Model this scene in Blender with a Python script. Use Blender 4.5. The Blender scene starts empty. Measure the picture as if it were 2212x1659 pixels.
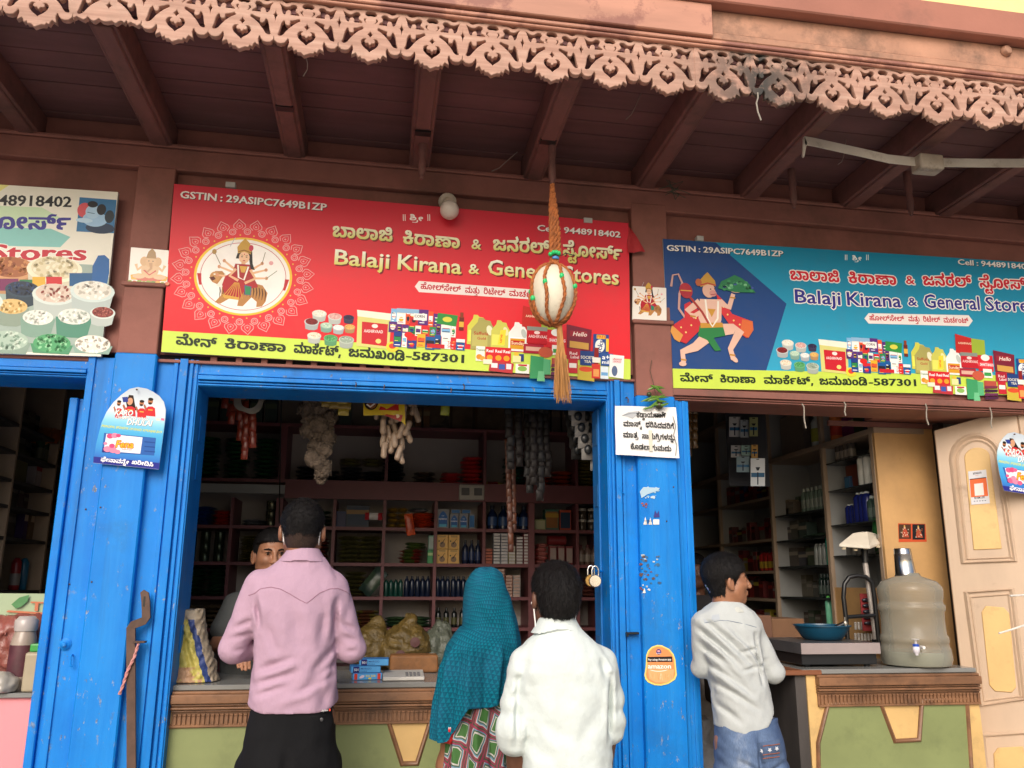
import bpy,bmesh,math,random
import numpy as np
from mathutils import Vector,Matrix
from mathutils.geometry import tessellate_polygon,delaunay_2d_cdt
from mathutils.bvhtree import BVHTree
rad=math.radians
scene=bpy.context.scene
random.seed(7)
# ---------------------------------------------------------------- camera, sky, sun, exposure
CAM=np.array([0.0,-4.0,1.5])
YAW,PITCH,ROLL,FPX=rad(8.712),rad(13.286),rad(0.305),1821.2
_f=np.array([math.sin(YAW)*math.cos(PITCH),math.cos(YAW)*math.cos(PITCH),math.sin(PITCH)])
_r0=np.array([math.cos(YAW),-math.sin(YAW),0.0]);_u0=np.cross(_r0,_f)
_r=math.cos(ROLL)*_r0+math.sin(ROLL)*_u0
_u=-math.sin(ROLL)*_r0+math.cos(ROLL)*_u0
cd=bpy.data.cameras.new('camera');cam=bpy.data.objects.new('camera',cd);scene.collection.objects.link(cam)
cam.matrix_world=Matrix(((_r[0],_u[0],-_f[0],CAM[0]),(_r[1],_u[1],-_f[1],CAM[1]),(_r[2],_u[2],-_f[2],CAM[2]),(0,0,0,1)))
cd.sensor_fit='HORIZONTAL';cd.sensor_width=36.0;cd.lens=36.0*FPX/2212.0
cd.clip_start=0.05;cd.clip_end=2000.0
scene.camera=cam
SUN_EL,SUN_AZ=33.0,200.0
w=bpy.data.worlds.new('World');scene.world=w;w.use_nodes=True
nt=w.node_tree;nt.nodes.clear()
bg=nt.nodes.new('ShaderNodeBackground');wo=nt.nodes.new('ShaderNodeOutputWorld');sky=nt.nodes.new('ShaderNodeTexSky')
sky.sky_type='NISHITA';sky.sun_disc=False;sky.sun_elevation=rad(SUN_EL);sky.sun_rotation=rad(SUN_AZ)
sky.air_density=1.0;sky.dust_density=4.0;sky.ozone_density=1.0
bg.inputs[1].default_value=0.15
nt.links.new(sky.outputs[0],bg.inputs[0]);nt.links.new(bg.outputs[0],wo.inputs[0])
sd=bpy.data.lights.new('sun','SUN');sun=bpy.data.objects.new('sun',sd);scene.collection.objects.link(sun)
sd.energy=1.5;sd.angle=rad(40);sd.color=(1.0,0.975,0.945)
_sv=Vector((math.sin(rad(SUN_AZ))*math.cos(rad(SUN_EL)),math.cos(rad(SUN_AZ))*math.cos(rad(SUN_EL)),math.sin(rad(SUN_EL))))
sun.rotation_euler=_sv.to_track_quat('Z','Y').to_euler()
vs=scene.view_settings
vs.view_transform='Standard';vs.look='None';vs.exposure=0.2;vs.gamma=1.0;vs.use_curve_mapping=False
scene.cycles.max_bounces=7;scene.cycles.diffuse_bounces=4;scene.cycles.glossy_bounces=3;scene.cycles.transmission_bounces=6
scene.cycles.use_denoising=True;scene.cycles.sample_clamp_indirect=6.0
# ---------------------------------------------------------------- survey helpers: points of the photograph turned into metres
def ray(px,py):return _f*FPX+_r*(px-1106.0)-_u*(py-829.5)
def P(px,py,Y):
 d=ray(px,py);return CAM+d*(Y-CAM[1])/d[1]
def PX(px,py,X):
 d=ray(px,py);return CAM+d*(X-CAM[0])/d[0]
def PZ(px,py,Z):
 d=ray(px,py);return CAM+d*(Z-CAM[2])/d[2]
def PN(px,py,p0,n):
 d=ray(px,py);return CAM+d*(np.dot(np.array(p0)-CAM,n)/np.dot(d,n))
 # ---------------------------------------------------------------- materials
def lin(c):
 return tuple((x/12.92 if x<=0.04045 else((x+0.055)/1.055)**2.4)for x in c)
def hexc(h):
 h=h.lstrip('#');h=''.join(c+c for c in h)if len(h)==3 else h;return lin(tuple(int(h[i:i+2],16)/255 for i in(0,2,4)))
def nmat(name):
 m=bpy.data.materials.new(name);m.use_nodes=True
 n=m.node_tree.nodes;n.clear()
 o=n.new('ShaderNodeOutputMaterial');b=n.new('ShaderNodeBsdfPrincipled');m.node_tree.links.new(b.outputs[0],o.inputs[0])
 return m,m.node_tree,b
def node(t,typ,**kw):
 x=t.nodes.new(typ)
 for k,v in kw.items():setattr(x,k,v)
 return x
def noise(t,scale,detail=4,stretch=None,coord='Object',rough=0.6):
 c=t.nodes.new('ShaderNodeTexCoord');n=t.nodes.new('ShaderNodeTexNoise')
 n.inputs['Scale'].default_value=scale;n.inputs['Detail'].default_value=detail;n.inputs['Roughness'].default_value=rough
 if stretch:
  mp=t.nodes.new('ShaderNodeMapping');mp.inputs['Scale'].default_value=stretch
  t.links.new(c.outputs[coord],mp.inputs[0]);t.links.new(mp.outputs[0],n.inputs['Vector'])
 else:t.links.new(c.outputs[coord],n.inputs['Vector'])
 return n.outputs['Fac']
def ramp(t,fac,stops):
 r=t.nodes.new('ShaderNodeValToRGB');e=r.color_ramp.elements
 while len(e)<len(stops):e.new(0.5)
 for k,(p,c)in enumerate(stops):
  e[k].position=p;e[k].color=(*c,1)if len(c)==3 else c
 t.links.new(fac,r.inputs[0]);return r.outputs[0]
def mix(t,fac,a,b):
 m=t.nodes.new('ShaderNodeMix');m.data_type='RGBA'
 for s,v in((0,fac),(6,a),(7,b)):
  if hasattr(v,'links'):t.links.new(v,m.inputs[s])
  else:m.inputs[s].default_value=v if s==0 else((*v,1)if len(v)==3 else v)
 return m.outputs[2]
def bump(t,b,h,strength=0.2,dist=0.01):
 x=t.nodes.new('ShaderNodeBump');x.inputs['Strength'].default_value=strength;x.inputs['Distance'].default_value=dist
 t.links.new(h,x.inputs['Height']);t.links.new(x.outputs[0],b.inputs['Normal'])
def mul(c,k):return tuple(min(1,x*k)for x in c)
def surf(name,col,rough=0.6,var=0.25,scale=6,stretch=None,bs=0.15,bd=0.004,bscale=60,dirt=None,dscale=3,damt=(0.55,0.7),chips=None,cscale=14,camt=0.72,metal=0.0,spec=0.5,coat=0):
 """painted / plain solid surface: broad colour drift, fine grain bump, optional dirt stains and paint chips"""
 m,t,b=nmat(name)
 c=ramp(t,noise(t,scale,5,stretch),[(0.3,mul(col,1-var)),(0.7,mul(col,1+var*0.6))])
 if dirt:c=mix(t,ramp(t,noise(t,dscale,8,None,rough=0.7),[(damt[0],(0,0,0)),(damt[1],(0.75,0.75,0.75))]),c,dirt)
 if chips:c=mix(t,ramp(t,noise(t,cscale,7,None,rough=0.75),[(camt,(0,0,0)),(camt+0.015,(1,1,1))]),c,chips)
 t.links.new(c,b.inputs['Base Color'])
 b.inputs['Roughness'].default_value=rough;b.inputs['Metallic'].default_value=metal;b.inputs['Specular IOR Level'].default_value=spec
 if coat:b.inputs['Coat Weight'].default_value=coat
 if bs:bump(t,b,noise(t,bscale,5,stretch),bs,bd)
 return m
_plain={}
def plain(col,rough=0.5,metal=0.0,spec=0.5):
 if isinstance(col,str):col=hexc(col)
 k=(tuple(round(x,3)for x in col),rough,metal)
 if k not in _plain:
  _plain[k]=surf('surface',col,rough,0.12,25,None,0.08,0.002,90,metal=metal,spec=spec)
 return _plain[k]
 # ---------------------------------------------------------------- meshes and objects
def link(o):scene.collection.objects.link(o);return o
def tag(o,label=None,cat=None,group=None,kind=None):
 if label:o['label']=label
 if cat:o['category']=cat
 if group:o['group']=group
 if kind:o['kind']=kind
 return o
def thing(name,label,cat,loc=(0,0,0),group=None):
 o=link(bpy.data.objects.new(name,None));o.location=loc;o.empty_display_size=0.05
 return tag(o,label,cat,group)
def meshobj(name,me,mats,parent=None):
 o=link(bpy.data.objects.new(name,me))
 for m in(mats if isinstance(mats,(list,tuple))else[mats]):me.materials.append(m)
 if parent is not None:
  o.parent=parent
  if parent.parent is None:o.matrix_parent_inverse=Matrix.Translation(-Vector(parent.location))
 return o
def copy_tree(o,parent=None):
 c=o.copy();link(c)
 if parent is not None:c.parent=parent
 for ch in list(o.children):copy_tree(ch,c)
 return c
class MB:
 """collects shapes (world metres) into ONE mesh"""
 def __init__(s):s.v=[];s.f=[];s.m=[]
 def add(s,vs,fs,mi=0):
  b=len(s.v);s.v+=[tuple(map(float,v))for v in vs];s.f+=[tuple(b+i for i in f)for f in fs];s.m+=[mi]*len(fs);return s
 def box(s,x0,x1,y0,y1,z0,z1,mi=0):
  s.add([(x0,y0,z0),(x1,y0,z0),(x1,y1,z0),(x0,y1,z0),(x0,y0,z1),(x1,y0,z1),(x1,y1,z1),(x0,y1,z1)],[(0,3,2,1),(4,5,6,7),(0,1,5,4),(1,2,6,5),(2,3,7,6),(3,0,4,7)],mi);return s
 def obox(s,c,ax,ay,az,mi=0):
  c,ax,ay,az=map(np.array,(c,ax,ay,az));vs=[]
  for k in(-1,1):
   for(i,j)in((-1,-1),(1,-1),(1,1),(-1,1)):vs.append(c+i*ax+j*ay+k*az)
  return s.add(vs,[(0,3,2,1),(4,5,6,7),(0,1,5,4),(1,2,6,5),(2,3,7,6),(3,0,4,7)],mi)
 def prism(s,pts,ext,mi=0):
  """polygon of 3d points pulled along vector ext"""
  n=len(pts);pts=[np.array(p,float)for p in pts];e=np.array(ext,float)
  fs=[tuple(range(n))[::-1],tuple(range(n,2*n))]+[(i,(i+1)%n,n+(i+1)%n,n+i)for i in range(n)]
  return s.add(pts+[p+e for p in pts],fs,mi)
 def tube(s,pts,r,n=8,mi=0,closed=False):
  pts=[Vector(map(float,p))for p in pts];k=len(pts);rs=r if isinstance(r,(list,tuple))else[r]*k
  prev=None;base=len(s.v);vs=[]
  for i,p in enumerate(pts):
   d=(pts[min(i+1,k-1)]-pts[max(i-1,0)]);d=d.normalized()if d.length>1e-9 else Vector((0,0,1))
   if prev is None:a=d.orthogonal().normalized()
   else:
    a=prev-d*prev.dot(d);a=a.normalized()if a.length>1e-6 else d.orthogonal().normalized()
   prev=a;b=d.cross(a)
   for j in range(n):
    t=2*math.pi*j/n;vs.append(p+(a*math.cos(t)+b*math.sin(t))*rs[i])
  fs=[(i*n+j,i*n+(j+1)%n,(i+1)*n+(j+1)%n,(i+1)*n+j)for i in range(k-1)for j in range(n)]
  fs+=[tuple(range(n))[::-1],tuple((k-1)*n+j for j in range(n))]
  return s.add(vs,fs,mi)
 def lathe(s,prof,c=(0,0,0),n=20,ax=(0,0,1),mi=0):
  """profile (radius, height) turned about axis ax through c"""
  ax=Vector(ax).normalized();a=ax.orthogonal().normalized()if abs(ax.z)<0.99 else Vector((1,0,0));b=ax.cross(a);c=Vector(map(float,c));vs=[]
  for r,h in prof:
   for j in range(n):
    t=2*math.pi*j/n;vs.append(c+ax*h+(a*math.cos(t)+b*math.sin(t))*max(r,1e-5))
  k=len(prof)
  fs=[(i*n+j,i*n+(j+1)%n,(i+1)*n+(j+1)%n,(i+1)*n+j)for i in range(k-1)for j in range(n)]
  fs+=[tuple(range(n))[::-1],tuple((k-1)*n+j for j in range(n))]
  return s.add(vs,fs,mi)
 def ball(s,c,r,n=12,mi=0):
  r=r if isinstance(r,(list,tuple))else(r,r,r);vs=[];c=np.array(c,float);m=n//2+1
  for i in range(m+1):
   p=math.pi*i/m
   for j in range(n):
    t=2*math.pi*j/n;vs.append(c+np.array([r[0]*math.sin(p)*math.cos(t),r[1]*math.sin(p)*math.sin(t),r[2]*math.cos(p)]))
  return s.add(vs,[(i*n+j,(i+1)*n+j,(i+1)*n+(j+1)%n,i*n+(j+1)%n)for i in range(m)for j in range(n)],mi)
 def build(s,name,mats,parent=None,smooth=False,bev=0.0,tilt=False,seg=1):
  me=bpy.data.meshes.new(name);me.from_pydata(s.v,[],s.f);me.update()
  if len(set(s.m))>1:me.polygons.foreach_set('material_index',s.m)
  bm=bmesh.new();bm.from_mesh(me)
  bmesh.ops.remove_doubles(bm,verts=bm.verts,dist=1e-6)
  bmesh.ops.recalc_face_normals(bm,faces=bm.faces)
  if bev:
   es=[e for e in bm.edges if len(e.link_faces)==2 and e.calc_face_angle(0)>0.6]
   bmesh.ops.bevel(bm,geom=es,offset=bev,segments=seg,affect='EDGES',profile=0.6,clamp_overlap=True)
  if tilt:
   for v in bm.verts:v.co.z-=0.013*(v.co.x-0.6)
  bm.to_mesh(me);bm.free()
  if smooth:
   me.shade_smooth();me.set_sharp_from_angle(angle=rad(smooth if smooth is not True else 40))
  return meshobj(name,me,mats,parent)
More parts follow.
